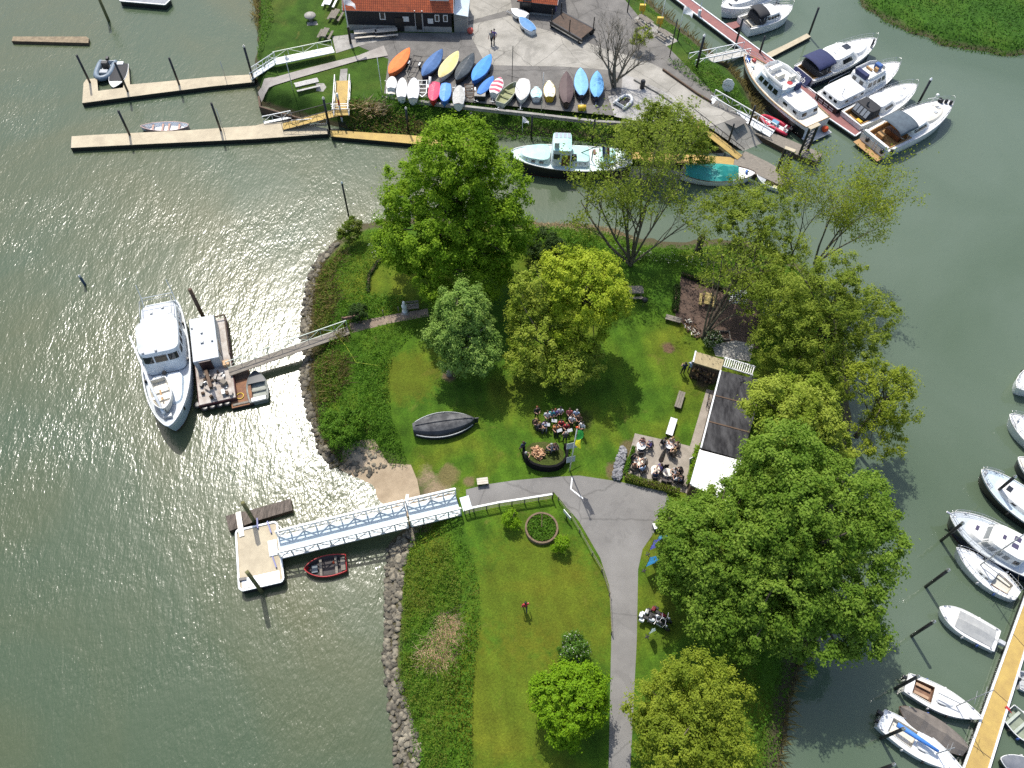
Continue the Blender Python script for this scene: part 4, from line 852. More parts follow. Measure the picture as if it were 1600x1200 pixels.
canopy(r, H, BLKCLOTH, .16, .38, 1.45, 2.1, 3.0); cabin(r, H, BLKCLOTH, .16, .34, 1.4, 1.4, 2.2, 6, (0, .2), .05, name='canopy_side'); H.rail(r, .5, .985, .65); blk(r, 'stern_locker', BLACK, H.X(0), H.X(.04), -1.2, 1.2, 1.2, 1.5)
# --- turquoise dutch barge behind the trees
TURQ = M('turquoise_deck', (.36,.60,.56), (.27,.50,.46), 1.5, .5); TURQW = M('pale_turquoise_paint', (.55,.68,.66), (.45,.57,.56), 1.5, .45)
r, L = boat('barge', 'turquoise and white Dutch barge with black hull moored below the yard bank', 'barge', (796,243), (985,250), 1.6)
H = Hull(L, 4.2, 1.55, .55, .5, .4, q=.6, p=2.6, rake=.02); H.build(r, [BLACK, BLACK, BOOT], .5, gun=WHITE, gr=.07); H.deck(r, TURQW, .05)
cabin(r, H, TURQW, .66, .93, 1.5, 1.55, 2.35, 4, (.4, .1), .08, .45, .08, [('s', .22, .36, .35, .75), ('s', .50, .62, .35, .75)], 'fore_cabin', roof=TURQ)
cb = cabin(r, H, WHITE2, .49, .66, 1.6, 1.55, 3.95, 9, (.15, .1), .05, 0, .06, [('s', .08, .5, .1, .75, WOODV), ('s', .6, .92, .5, .8)], 'wheelhouse', roof=TURQ)
for k in range(4): roofpatch(cb, H, .505+k*.034, .532+k*.034, -1.45, -.6, 3.99, solid('solar_cells', (.33,.37,.42), .25), 'solar_panel')
sg = blk(r, 'sign_board', WHITE, H.X(.60), H.X(.64), 1.15, 1.2, 4.0, 4.8); mb = MB(); mb.box(H.X(.61), H.X(.63), 1.12, 1.145, 4.25, 4.55); mb.build('emblem', BLUE, sg)
cabin(r, H, WHITE2, .34, .49, 1.4, 1.55, 2.30, 7, (.1, .1), .06, 0, .05, [('s', .2, .28, .5, .7), ('s', .45, .6, .5, .6), ('s', .72, .8, .5, .7)], 'aft_cabin', roof=TURQ)
cabin(r, H, WHITE2, .12, .27, 1.3, 1.55, 2.20, 7, (.1, .1), .06, 0, .04, [('s', .2, .28, .45, .7), ('s', .6, .7, .45, .7)], 'cargo_hatch', roof=TURQ); cabin(r, H, CREAM, .02, .30, 1.7, 1.49, 1.54, 4, (.1, .1), .02, 0, .03, name='aft_deck')
mb = MB(); mb.tube([(H.X(.32), .2, 1.2), (H.X(.32), .2, 3.0)], .07, 6); mb.tube([(H.X(.44), -.2, 2.0), (H.X(.26), .3, 4.0)], .05, 6); mb.build('davit', BLACK, r)
fl = MB(); fx, fz = H.X(.26), 4.0
for k, m in enumerate((0, 1, 2)): 
    rr = [[(fx-.02-.12*j+.10*k*.3, .3+.16*math.sin(j*1.3), fz-.05-j*.38-k*.12), (fx-.35-.12*j-k*.33, .3+.16*math.sin(j*1.3+.6), fz+.1-j*.38-k*.3)] for j in range(5)]
for k in range(3):
    fl.mi = k; fl.loft([[(fx-.1-.30*k-.05*j, .3+.10*math.sin(j*1.4+k), fz-.03-.12*k-.36*j), (fx-.1-.30*(k+1)-.05*j, .3+.10*math.sin(j*1.4+k+1), fz-.03-.12*(k+1)-.36*j)] for j in range(6)])
fl.build('dutch_flag', [solid('flag_blue', (.02,.04,.22), .8), solid('flag_white', (.7,.7,.7), .8), solid('flag_red', (.45,.03,.04), .8)], r)
mb = MB(); mb.loft([[(H.X(.20-.2*k/6), 1.6-1.6*(k/6), 1.6+.9*k/6+.1*math.sin(k)), (H.X(.20-.2*k/6), 1.9-.2*(k/6), 1.3+1.3*k/6)] for k in range(7)]); s_ = mb.build('white_tarpaulin', WHITE2, r); s_.modifiers.new('t', 'SOLIDIFY').thickness = .03
mb = MB(); mb.ball((H.X(.47), .7, 2.4), .35, 8); mb.box(H.X(.45), H.X(.48), .3, 1.2, 1.9, 2.5); mb.build('deck_gear', BLACK, r)
for u in (.82, .65, .47, .36): fender(r, H.X(u), -H.w(u)-.13, 1.2, solid('grey_fender', (.5,.5,.5), .6), .12, .6)
blk(r, 'deck_box', WOODV, H.X(.285), H.X(.305), -1.5, -.7, 1.2, 1.7)
# --- sloop under teal tarpaulin, small white boat
r, L = boat('sloop', 'open white sloop under a teal tarpaulin behind the thin trees', 'sloop', (1180,272), (1066,266), 1.0)
TEAL = M('teal_tarpaulin', (.02,.30,.27), (.015,.22,.20), 1.5, .5)
H = Hull(L, 3.0, .9, .5, .35, .2, q=.7); H.build(r, [WHITE, WHITE, BOOT], .5, gun=BROWNWOOD); H.deck(r, WHITE, .05)
mb = MB(); rows = []
for k in range(11):
    u = .03+.72*k/10; ww = H.w(u)*.99; zz = H.z(u); rz_ = .75+.25*math.sin(k*.9)+(.35 if k == 7 else 0)
    rows.append([(H.X(u), ww*t, zz+.05+rz_*(1-abs(t))**.8) for t in (1, .7, .35, 0, -.35, -.7, -1)])
mb.loft(rows); mb.quad(rows[-1][0], rows[-1][2], rows[-1][3], rows[-1][4]); mb.build('tarpaulin', TEAL, r)
blk(r, 'deck_gear', BLUE, H.X(.86), H.X(.89), -.2, .2, 1.1, 1.45, .05); fender(r, H.X(.7), -H.w(.7)-.1, .8, WHITE, .15, 1.0)
r, L = boat('rowing_boat', 'small white dinghy with grey cover and yellow seat at the dock corner', 'rowing boat', (1183,274), (1222,290), .6)
H = Hull(L, 1.7, .55, .8, .12); H.build(r, [WHITE, WHITE, WHITE2], .5, gun=WHITE2); H.inner(r, WHITE2); H.thwarts(r, [.2, .5], solid('pale_yellow_seat', (.5,.48,.25), .6), wd=.5); H.deck(r, DECKG, -.02, .62, .97); outboard(r, H.X(0)-.1, 0, .6, .8)
# --- red rib
REDRIB = M('red_hypalon', (.55,.03,.07), (.42,.02,.05), 2, .5)
def rib(name, label, bow, stern, z, B, tube_mat, floor, motor=True, r0=.24, group=None, cat='inflatable boat'):
    r, L = boat(name, label, cat, bow, stern, z, group); mb = MB(); mb.smooth = True; b = B/2-r0
    path = [(-L/2, b, .45)]+[(-L/2+L*t, b*(1-.05*t), .45+.05*t) for t in (.2, .4, .6)]+[(L*.30, b*.80, .52), (L*.42, b*.42, .58), (L*.46, 0, .6)]
    path = path+[(x, -y, z_) for x, y, z_ in path[-2::-1]]; rad = [r0*.7]+[r0]*(len(path)-2)+[r0*.7]; mb.tube(path, rad, 10); mb.build('tube', tube_mat, r)
    mb = MB(); mb.prism([(-L/2+.2, b), (L*.25, b*.85), (L*.42, 0), (L*.25, -b*.85), (-L/2+.2, -b)], .2, .32); mb.build('floor', floor, r)
    blk(r, 'transom', WHITE2, -L/2+.2, -L/2+.27, -b, b, .25, .75)
    if motor: outboard(r, -L/2+.1, 0, .65, 1.0)
    return r, L, b
r, L, b = rib('inflatable_boat', 'red inflatable boat with blue seat beside the slip landing stage', (1188,182), (1234,206), .5, 1.9, REDRIB, WHITE2); blk(r, 'seat', solid('light_blue_seat', (.12,.3,.45), .5), -.4, .5, -.4, .4, .3, .85, .08); blk(r, 'console', WHITE, -L/2+.6, -L/2+.8, -.3, .3, .3, 1.0, .05)
r, L, b = rib('inflatable_boat', 'blue grey inflatable boat with black motor on the floating dock berth', (157,124), (169,94), .6, 2.6, M('blue_grey_hypalon', (.16,.21,.26), (.11,.15,.19), 2, .4), solid('pale_floor', (.35,.40,.43), .5), r0=.36); blk(r, 'console', BLACK, -L*.28, -L*.12, -.4, .4, .3, 1.2, .06); blk(r, 'seat', DECKG, 0, .7, -.5, .5, .3, .7, .08)
r, L, b = rib('inflatable_boat', 'small white rimmed inflatable with black floor lying on the grey tarmac', (985,150), (966,165), GH+.4, 1.9, WHITE, solid('dark_floor', (.03,.03,.035), .6), motor=False, r0=.2); r.location.z = GH-.15
r, L = boat('speed_boat', 'black and white speed boat beside the grey inflatable on the floating dock', 'speed boat', (178,138), (190,100), .6)
H = Hull(L, 2.1, .6, .8, .15, q=.8); H.build(r, [BLACK, BLACK, BLACK], .5, gun=WHITE); H.deck(r, BLKCLOTH, -.03, 0, .74, camber=.15); H.deck(r, WHITE, -.02, .74, 1.0, camber=.1); blk(r, 'stern_box', WHITE, H.X(0)-.2, H.X(.08), -.5, .3, .5, .85)
# --- open rowing boats on the river
def rower(label, bow, stern, B, hullm, inm, seatm, th=(.3, .55), tr=.5, z=.5, fb=.5, cat='rowing boat', name='rowing_boat', gun=None, gz=0):
    r, L = boat(name, label, cat, bow, stern, z+gz); r.location.z = gz
    H = Hull(L, B, fb, tr, .2, .05, q=.75); H.build(r, [hullm]*3, .5, gun=gun or hullm, gr=.05); H.inner(r, inm, .12); H.thwarts(r, th, seatm); return r, L, H
r, L, H = rower('red rowing boat with dark interior floating below the white bridge', (476,890), (541,879), 1.9, RED, M('dark_bilge', (.05,.04,.04), (.025,.02,.02), 3, .7), GREYWOOD, (.25, .62), .75); blk(r, 'bow_sheet', solid('blue_grey_floor', (.10,.13,.15), .6), H.X(.7), H.X(.85), -.35, .35, .2, .28); fender(r, H.X(.3), -.2, .5, ORANGE, .10, .3); blk(r, 'stern_sheet', GREYWOOD, H.X(.03), H.X(.14), -.6, .6, .36, .42, .01)
r, L, H = rower('pale pink and white rowing skiff alongside the lower floating dock', (220,199), (294,196), 1.6, M('pale_pink_paint', (.55,.40,.36), (.48,.36,.32), 2, .5), WHITE2, M('pinkish_wood', (.42,.24,.18), (.3,.18,.13), 3, .6), (.2, .42, .55, .75), .25)
r, L, H = rower('grey open work boat beside the rusty raft', (398,581), (405,627), 2.0, M('grey_green_paint', (.22,.23,.21), (.14,.15,.14), 2, .6), M('pale_grey_green', (.36,.38,.33), (.24,.26,.22), 2, .7), M('grey_thwart', (.30,.31,.27), (.2,.21,.18), 2, .7), (.42, .2), .85); H.deck(r, solid('dark_foredeck', (.05,.055,.06), .5), -.01, .62, .98); blk(r, 'engine_cover', WHITE2, H.X(.02), H.X(.14), -.7, .7, .3, .62)
# --- upturned black barge hull on the lawn
HULLB = M('worn_black_hull', (.12,.122,.122), (.028,.03,.034), 1.1, .7, lo=.38, hi=.62); HULLS = M('glossy_black_side', (.022,.026,.032), (.012,.014,.018), 1.2, .35, spec=.3)
c, a, L = place((645,668), (742,655), GI+.8); r = thing('upturned_boat', 'upturned weathered black boat hull lying on the lawn near the beach', 'boat hull', (c.x, c.y, GI), a)
mb = MB(); mb.smooth = True; rows = []
for k in range(25):
    t = k/24; ww = 1.25*math.sin(math.pi*min(1, .07+t*.93))**.62; zt = 1.15-.35*abs(t-.5)**2*2; x = L/2-t*L
    rows.append([(x, ww, 0), (x, ww*1.02, .55*zt), (x, ww*.72, .98*zt), (x, ww*.25, 1.06*zt), (x, 0, 1.13*zt), (x, -ww*.25, 1.06*zt), (x, -ww*.72, .98*zt), (x, -ww*1.02, .55*zt), (x, -ww, 0)])
mb.loft(rows, mis=[1, 1, 0, 0, 0, 0, 1, 1]); i0 = [mb.vv(p) for p in rows[0]]; mb.face(i0); i0 = [mb.vv(p) for p in rows[-1]]; mb.face(i0[::-1]); mb.build('hull', [HULLB, HULLS], r)
mb = MB(); mb.tube([(x[4][0], 0, x[4][2]+.03) for x in rows[1:-1]], .05, 5); mb.build('keel', HULLB, r)
for sg in (1, -1):
    mb = MB(); mb.tube([(x[1][0], sg*(abs(x[1][1])+.03), x[1][2]) for x in rows[1:-1]], .05, 5); mb.build('rubbing_strake', GALV, r)
mb = MB(); mb.beam((-L/2-.1, 0, .1), (-L/2-.15, 0, 1.0), .08, .4, (1, 0, 0)); mb.build('rudder', HULLS, r)
SHIPW = M('aged_white_paint', (.47,.50,.525), (.36,.39,.415), .7, .5)
# --- large white former patrol vessel on the river
r, L = boat('motor_vessel', 'large white steel vessel with a tender on its foredeck, moored on the river', 'motor vessel', (267,671), (252,474), 2.0)
H = Hull(L, 4.5, 1.9, .66, .7, .1, q=.72, p=2.3, mid=.45, st_=.6); H.build(r, [WHITE2, PALEBLUE, BOOT], .75, gun=WHITE2, gr=.08); H.deck(r, M('light_steel_deck', (.42,.46,.49), (.33,.37,.40), .8, .5), .35)
cabin(r, H, WHITE2, .06, .28, 1.75, 1.7, 3.2, 7, (.2, .2), .04, 0, .04, [('s', a, a+.08, .4, .75) for a in (.1, .3, .5, .7)], 'aft_deckhouse', roof=SHIPW)
cb = cabin(r, H, WHITE2, .24, .56, 2.05, 1.75, 4.2, 6, (.7, .1), .03, .06, .10, [('s', a, a+.14, .55, .85) for a in (.08, .3, .52, .74)]+[('f', -.85, -.35, .55, .85), ('f', -.28, .28, .55, .85), ('f', .35, .85, .55, .85)], 'wheelhouse', roof=SHIPW)
cabin(r, H, PALEBLUE, .58, .84, 1.5, 1.6, 2.1, 6, (.4, .1), .04, .2, .05, name='hold_cover', roof=M('pale_blue_hatch', (.60,.66,.69), (.52,.57,.61), .8, .5))
blk(r, 'bench_locker', WHITE2, H.X(.20), H.X(.235), -1.6, 1.6, 3.2, 3.75); mb = MB(); mb.smooth = True
for y in (-1.5, 1.5): mb.tube([(H.X(.07), y, 3.2), (H.X(.07), y, 4.1), (H.X(.24), y, 4.1)], .035, 4)
mb.tube([(H.X(.07), -1.5, 4.1), (H.X(.07), 1.5, 4.1)], .035, 4); mb.build('deck_rail', GALV, r); mb = MB()
for sg in (1, -1): mb.tube([(H.X(.06), sg*1.6, 1.9), (H.X(.0), sg*1.5, 3.4), (H.X(-.02), sg*1.45, 5.0)], .04, 5)
mb.tube([(H.X(.0), -1.5, 3.3), (H.X(.0), 1.5, 3.3)], .04, 4); mb.build('stern_frame', WHITE2, r)
mb = MB(); mb.smooth = True; mb.tube([(H.X(.90), -.3, 2.2), (H.X(.88), -.4, 2.9)], .16, 7); mb.tube([(H.X(.91), -.3, 2.8), (H.X(.70), -1.2, 3.3), (H.X(.36), -2.4, 4.6)], [.16, .13, .08], 7); mb.build('derrick', WHITE2, r)
blk(r, 'anchor_winch', GALV, H.X(.90), H.X(.925), -.5, .3, 1.9, 2.5); mb = MB(); mb.tube([(H.X(.58), .1, 2.4), (H.X(.63), -.6, 2.4), (H.X(.60), -1.2, 2.4)], .03, 4); mb.ball((H.X(.59), -.1, 2.4), .25, 7); mb.build('deck_hose', BLACK, r)
for x, y in ((.04, -1.1), (.04, 1.0), (.60, -2.0), (.5, 2.1), (.86, 1.3), (.86, -1.4), (.78, -1.8), (.2, 1.9)): mb = MB(); mb.tube([(H.X(x), y, 1.6), (H.X(x), y, 2.15)], .1, 6); mb.build('bollard', BLACK, r)
for x, y in ((.10, .3), (.13, -.8), (.16, .9)): blk(r, 'roof_fitting', GALV, H.X(x), H.X(x)+.25, y, y+.25, 3.2, 3.4)
for y in (-1.4, -.2): mb = MB(); mb.lathe([(.12, 0), (.12, .12), (.05, .16)], 8, (H.X(.50), y, 4.25)); mb.build('roof_vent', GALV, r)
c, a, L2 = place((257,640), (246,592), 3.0); t2 = thing('ship_tender', 'white tender lying on the foredeck of the large vessel', 'tender', (c.x, c.y, 2.28), a)
H2 = Hull(L2, 1.9, .75, .75, .2, q=.7); H2.build(t2, [CREAM]*3, .5, gun=WHITE); H2.inner(t2, CREAM, .2); H2.thwarts(t2, [.3, .55], WHITE2); blk(t2, 'oars', TEAK, -.8, .6, -.1, .05, .55, .6, .01)
# --- work barge (pontoon) beside the vessel
r, L = boat('work_barge', 'cluttered work pontoon with white deckhouse beside the large vessel', 'work barge', (324,499), (339,626), 1.2)
RUSTY = M('rust_stained_deck', (.46,.43,.39), (.24,.19,.15), 1.0, .8, lo=.3, hi=.6); hb = 1.78
mb = MB(); mb.box(-L/2, L/2, -hb, hb, -.4, .95); mb.build('hull', M('maroon_hull', (.10,.03,.03), (.045,.02,.02), 1.5, .6), r, .05); blk(r, 'deck', RUSTY, -L/2+.08, L/2-.08, -hb+.08, hb-.08, .95, 1.0, 0)
blk(r, 'deckhouse', SHIPW, -1.0, L/2-.7, -.95, 1.5, 1.0, 2.6, .05); mb = MB(); mb.box(-1.15, -1.02, -.1, 1.0, 1.05, 2.5); mb.build('dark_doorway', M('dark_brown_door', (.05,.02,.02), (.03,.015,.015), 2, .5), r); mb = MB(); mb.box(-.02, 1.3, -.99, -.96, 1.3, 2.5); mb.build('dark_window', BLACK, r)
for x, y, s in ((2.2, .3, .2), (1.0, .3, .3), (1.0, -.6, .2), (3, 1.2, .15)): blk(r, 'roof_vent', GALV, x, x+s, y, y+s, 2.6, 2.8)
mb = MB(); mb.tube([(L/2-.1, -hb, 1.0), (L/2-.1, -hb, 1.5), (L/2-.1, hb, 1.5), (L/2-.1, hb, 1.0)], .08, 5); mb.tube([(0, -hb+.05, 1.0), (0, -hb+.05, 1.5), (L/2-.1, -hb+.05, 1.5)], .05, 5); mb.build('deck_rail', BROWNWOOD, r)
rr = random.Random(2)
for k in range(34):
    x, y = rr.uniform(-L/2+.3, -1.4), rr.uniform(-hb+.3, hb-.3); s = rr.uniform(.08, .32); m = rr.choice([GALV, BROWNWOOD, RUSTY, BLACK, RUSTY, GREYWOOD, BROWNWOOD]); mb = MB(); mb.box(-s, s, -s*rr.uniform(.3, 1), s*.6, 1.0, 1.0+rr.uniform(.1, .55), rr.uniform(0, 3), (x, y)); mb.build('deck_clutter', m, r, .02)
mb = MB(); mb.beam((-1.6, .6, 1.6), (-4.4, .1, 2.6), .3, .3); mb.build('crane_arm', BROWNWOOD, r); blk(r, 'crate', solid('tan_crate', (.5,.33,.18), .7), -1.3, -.7, -1.6, -1.0, 1.0, 1.5)
for k in range(5): mb = MB(); mb.smooth = True; mb.lathe([(.22, -.1), (.4, -.08), (.4, .08), (.22, .1)], 10, (-L/2+.5+k*.1, hb+.2-k*.0, .5+k*.02)) if k == 0 else mb.lathe([(.2, -.1), (.36, -.08), (.36, .08), (.2, .1)], 10, (-L/2-.1, -1.5+k*.7, .6)); mb.build('tyre_fender', BLACK, r)
r, L = boat('raft', 'rusty orange brown raft with a yellow ring beside the work pontoon', 'raft', (371,577), (379,634), .5)
blk(r, 'float', BLACK, -L/2, L/2, -1.05, 1.05, -.2, .38); blk(r, 'deck', RUSTWOOD, -L/2+.03, L/2-.03, -1.02, 1.02, .38, .44, 0); mb = MB(); mb.smooth = True; mb.tube([(-1+.33*math.cos(t), .1+.33*math.sin(t), .5) for t in [k*math.pi/8 for k in range(17)]], .05, 6, False); mb.build('yellow_ring', YEL, r); blk(r, 'loose_plank', GREYWOOD, -L/2+.2, -L/2+.45, -.9, .9, .45, .52); blk(r, 'bollard', GALV, .7, .85, .7, .85, .44, .8); blk(r, 'dark_tarpaulin', BROWNWOOD, .9, L/2-.1, -.95, .8, .44, .5)
# --- boats along the yellow jetty (right edge)
def jboat(label, bow, stern, z, B, hull, top, name='motor_boat', cat='motor boat', **k):
    r, L = boat(name, label, cat, bow, stern, z, G2); H = Hull(L, B, k.get('fb', 1.0), k.get('tr', .8), k.get('bow', .35), k.get('st', 0), q=k.get('q', .75), p=k.get('p', 2.2)); H.build(r, [top, hull, k.get('boot', hull)], k.get('band', .75), gun=k.get('gun', WHITE), gr=.04)
    for u, s in ((.25, 1), (.5, 1), (.35, -1), (.6, -1)): fender(r, H.X(u), s*(H.w(u)+.10), H.z(u)*.62, FENDM[(int(L*10)+int(u*20)) % 3], .10, .42)
    mb = MB(); mb.tube([(H.X(.97), .05, H.z(.97)+.05), (H.X(.9), H.w(.9)*.6, H.z(.9)+.03), (H.X(.8), H.w(.8)*.92, H.z(.8)+.05)], .018, 4); mb.build('mooring_rope', DECKG, r)
    for u, s in ((.06, 1), (.06, -1), (.86, 1), (.86, -1)): mb = MB(); mb.box(H.X(u)-.1, H.X(u)+.1, s*H.w(u)*.9-.03, s*H.w(u)*.9+.03, H.z(u)-.02, H.z(u)+.09); mb.build('cleat', STEEL, r)
    return r, L, H
r, L, H = jboat('white boat at the right edge, uppermost of the row along the jetty', (1586,608), (1660,575), 1.0, 2.9, WHITE2, WHITE); H.deck(r, WHITE, .04); cabin(r, H, WHITE, .3, .8, 1.0, 1.0, 1.6, 4, (.6, .1), .15, .2, .1, [('s', .2, .5, .4, .8), ('f', -.6, .6, .3, .8)]); H.rail(r, .6, .98, .6)
r, L, H = jboat('white motor boat at the right edge, bow rail and cleat, second of the row', (1575,650), (1680,722), 1.0, 3.1, WHITE2, WHITE); H.deck(r, WHITE, .04); cabin(r, H, WHITE, .2, .65, 1.1, 1.0, 2.0, 4, (.9, .1), .15, .2, .1, [('s', .2, .7, .4, .8), ('f', -.6, .6, .3, .8)]); H.rail(r, .55, .98, .6); blk(r, 'deck_cleat', GALV, H.X(.86), H.X(.88), -.15, .15, 1.3, 1.45)
r, L, H = jboat('dark blue boat with cream deck at the right edge, third of the row', (1587,718), (1680,778), .9, 2.7, NAVY, WHITE, band=.8); H.deck(r, CREAM, .04); cabin(r, H, WHITE, .2, .6, 1.0, .9, 1.7, 4, (.8, .1), .15, .2, .1, [('s', .2, .7, .4, .8)])
r, L, H = jboat('black hulled pale grey cruiser with an oval foredeck hatch', (1530,737), (1655,828), 1.1, 3.3, BLACK, PALEBLUE, fb=1.2, band=.8); H.deck(r, PALEBLUE, .05); cabin(r, H, WHITE, .2, .82, 1.15, 1.15, 1.6, 4, (.6, .1), .12, .3, .08, [('s', .2, .3, .4, .8), ('s', .5, .6, .4, .8)], 'trunk_cabin'); blk(r, 'deck_hatch', GLASS, H.X(.62), H.X(.68), -.3, .3, 1.66, 1.72); blk(r, 'anchor_winch', GALV, H.X(.93), H.X(.96), -.25, .15, 1.4, 1.6); H.rail(r, .8, .98, .5)
r, L, H = jboat('white topped navy cruiser with two dark roof panels and bow rail', (1481,806), (1624,886), 1.2, 3.7, NAVY, WHITE, fb=1.3, band=.86, boot=BOOT); H.deck(r, M('pale_blue_grey_deck', (.48,.53,.56), (.42,.46,.49), 1, .6), .05)
cabin(r, H, WHITE, .55, .83, 1.15, 1.3, 1.75, 3.2, (.6, .1), .12, .35, .08, name='foredeck_trunk'); cb = cabin(r, H, WHITE, .18, .66, 1.45, 1.25, 2.5, 6, (.8, .1), .14, .12, .07, [('s', a, a+.13, .3, .7, solid('grey_window', (.22,.24,.25), .1)) for a in (.32, .50, .68, .84)]+[('s', .05, .2, .3, .7), ('f', -.7, .7, .3, .8, solid('grey_window', (.22,.24,.25), .1))])
for a, b, y0, y1 in ((.30, .37, -.75, -.25), (.30, .37, .0, .5), (.44, .475, -.25, .2)): roofpatch(cb, H, a, b, y0, y1, 2.54, solid('roof_panel', (.07,.06,.11), .3), 'roof_panel')
blk(r, 'deck_hatch', solid('roof_panel', (.07,.06,.11), .3), H.X(.69), H.X(.725), -.25, .25, 1.8, 1.87); H.rail(r, .45, .985, .6); blk(r, 'bow_roller', STEEL, H.X(1)-.1, H.X(1)+.35, -.1, .1, 1.6, 1.72)
r, L, H = jboat('white sailing yacht with mast and brown edged cockpit', (1491,858), (1590,931), .8, 2.4, WHITE, WHITE, 'sailing_yacht', 'sailing yacht', fb=.85, tr=.45, q=.85, p=1.9); H.deck(r, WHITE2, .03); cabin(r, H, WHITE, .36, .72, .72, .8, 1.2, 3.5, (.5, .05), .15, .4, .08, [('s', .2, .35, .4, .75), ('s', .5, .65, .4, .75)], 'coachroof'); H.well(r, solid('cream_cockpit', (.55,.53,.46), .6), .12, .36, .62, .4, m2=WOODV); H.rail(r, .5, .98, .5, mid=False); H.rail(r, .01, .25, .5, mid=False)
p_, hm = hgt((1520,878), 1.0, (1588,831)); mast(r, H.X(.62), .9, hm+.4, L*.32, .06, stays=[(H.X(.99), 0, .95), (H.X(.02), 0, .85), (H.X(.6), 1.1, .8), (H.X(.6), -1.1, .8)])
for y in (-.5, .5): blk(r, 'cockpit_seat', CREAM, H.X(.14), H.X(.34), y-.15, y+.15, .6, .68, .02)
r, L, H = jboat('white speedboat with grey folded cockpit cover and outboard motor', (1465,951), (1558,1002), .7, 2.2, WHITE, WHITE, 'speed_boat', 'speed boat', fb=.75, tr=.92, q=.85, p=2.6); H.deck(r, WHITE, .0); mb = MB(); mb.smooth = False; rows = []
for k in range(7):
    u = .06+.62*k/6; ww = H.w(u)*.80; rows.append([(H.X(u), ww*t, H.z(u)+.06+(.34*(1-abs(t))**1.2)*math.sin(math.pi*(.12+.8*k/6))) for t in (1, .5, 0, -.5, -1)])
mb.loft(rows); mb.build('cockpit_cover', M('grey_cover', (.34,.35,.34), (.27,.28,.28), 1.5, .8), r); outboard(r, H.X(0)-.2, 0, .6, 1.1, DECKG)
r, L, H = jboat('white daysailer with brown wooden cockpit, bow against the jetty', (1532,1124), (1416,1066), .7, 2.1, WHITE, WHITE, 'sailing_boat', 'sailing boat', fb=.75, tr=.75, q=.9, p=1.9); H.deck(r, WHITE, .02, camber=.12); H.well(r, M('brown_cockpit', (.22,.12,.07), (.12,.065,.04), 2, .5), .10, .36, .7, .45, m2=CREAM); cabin(r, H, WHITE, .38, .68, .55, .72, 1.0, 3, (.4, .05), .15, .45, .07, [('s', .2, .6, .4, .75)], 'coachroof'); outboard(r, H.X(0)-.15, .35, .55, .7)
mast(r, H.X(.66), .85, hgt((1462,1121), .8, (1521,1101))[1], L*.3, .05)
for y in (-.35, .35): blk(r, 'cockpit_cushion', solid('tan_cushion', (.42,.28,.18), .8), H.X(.13), H.X(.33), y-.13, y+.13, .5, .6, .03)
r, L, H = jboat('narrow boat entirely under a grey brown cover, between two white sailing boats', (1402,1106), (1508,1172), .6, 2.0, M('dark_hull_paint', (.06,.05,.05), (.04,.035,.035), 2, .5), M('dark_hull_paint', (.06,.05,.05)), 'covered_boat', 'covered boat', fb=.6, tr=.5, gun=BROWNWOOD); mb = MB(); mb.smooth = False; rows = []
for k in range(13):
    u = .01+.98*k/12; ww = H.w(u)*1.04; rows.append([(H.X(u), ww*t, H.z(u)+.03+(.6 if k % 4 else .75)*(1-abs(t))**.9*min(1, ww+.25)) for t in (1, .5, 0, -.5, -1)])
mb.loft(rows); mb.build('boat_cover', M('grey_brown_cover', (.17,.15,.13), (.12,.105,.09), 1.5, .8), r)
r, L, H = jboat('white sailing boat with a blue sail cover and black outboard motors', (1502,1206), (1376,1122), .7, 2.2, WHITE2, WHITE, 'sailing_boat', 'sailing boat', fb=.8, tr=.7, q=.9, p=1.9); H.deck(r, WHITE2, .02, camber=.1); H.well(r, CREAM, .12, .42, .66, .4); cabin(r, H, WHITE, .44, .7, .6, .75, 1.05, 3, (.4, .05), .15, .45, .07, [('s', .2, .6, .4, .75)], 'coachroof')
mb = MB(); mb.smooth = True; mb.tube([(H.X(.16), 0, 1.5), (H.X(.4), 0, 1.55), (H.X(.66), 0, 1.6)], [.22, .2, .12], 8); mb.build('sail_cover', solid('bright_blue_canvas', (.06,.22,.62), .7), r); mast(r, H.X(.68), .9, 3.0, 0, .05); outboard(r, H.X(0)-.15, .3, .6, .9); outboard(r, H.X(0)-.1, -.35, .55, .6)
r, L, H = jboat('grey green open boat on the far side of the yellow jetty', (1625,1165), (1575,1110), .6, 1.9, M('slate_paint', (.10,.11,.11), (.07,.08,.08), 2, .5), M('slate_paint', (.10,.11,.11)), 'rowing_boat', 'rowing boat', fb=.6, tr=.8); H.inner(r, M('grey_green_floor', (.25,.29,.22), (.18,.21,.16), 2, .7)); H.thwarts(r, [.2, .45, .7], solid('pale_seat', (.4,.44,.38), .6)); outboard(r, H.X(0)-.1, 0, .55, .7, RED)
r, L, H = jboat('grey covered boat in the bottom right corner beyond the jetty', (1560,1186), (1650,1222), .6, 1.9, BLACK, DECKG, 'covered_boat', 'covered boat', fb=.6, tr=.6); H.deck(r, M('slate_cover', (.15,.16,.18), (.11,.12,.14), 2, .7), -.03, camber=.35)
r, L, H = jboat('small white boat at the right edge beyond the jetty, its stern just in view', (1655,1080), (1594,1062), .6, 1.7, WHITE2, WHITE, 'rowing_boat', 'rowing boat', fb=.55, tr=.85); H.inner(r, DECKG); H.thwarts(r, [.2, .5], WHITE2); outboard(r, H.X(0)-.1, 0, .5, .7)
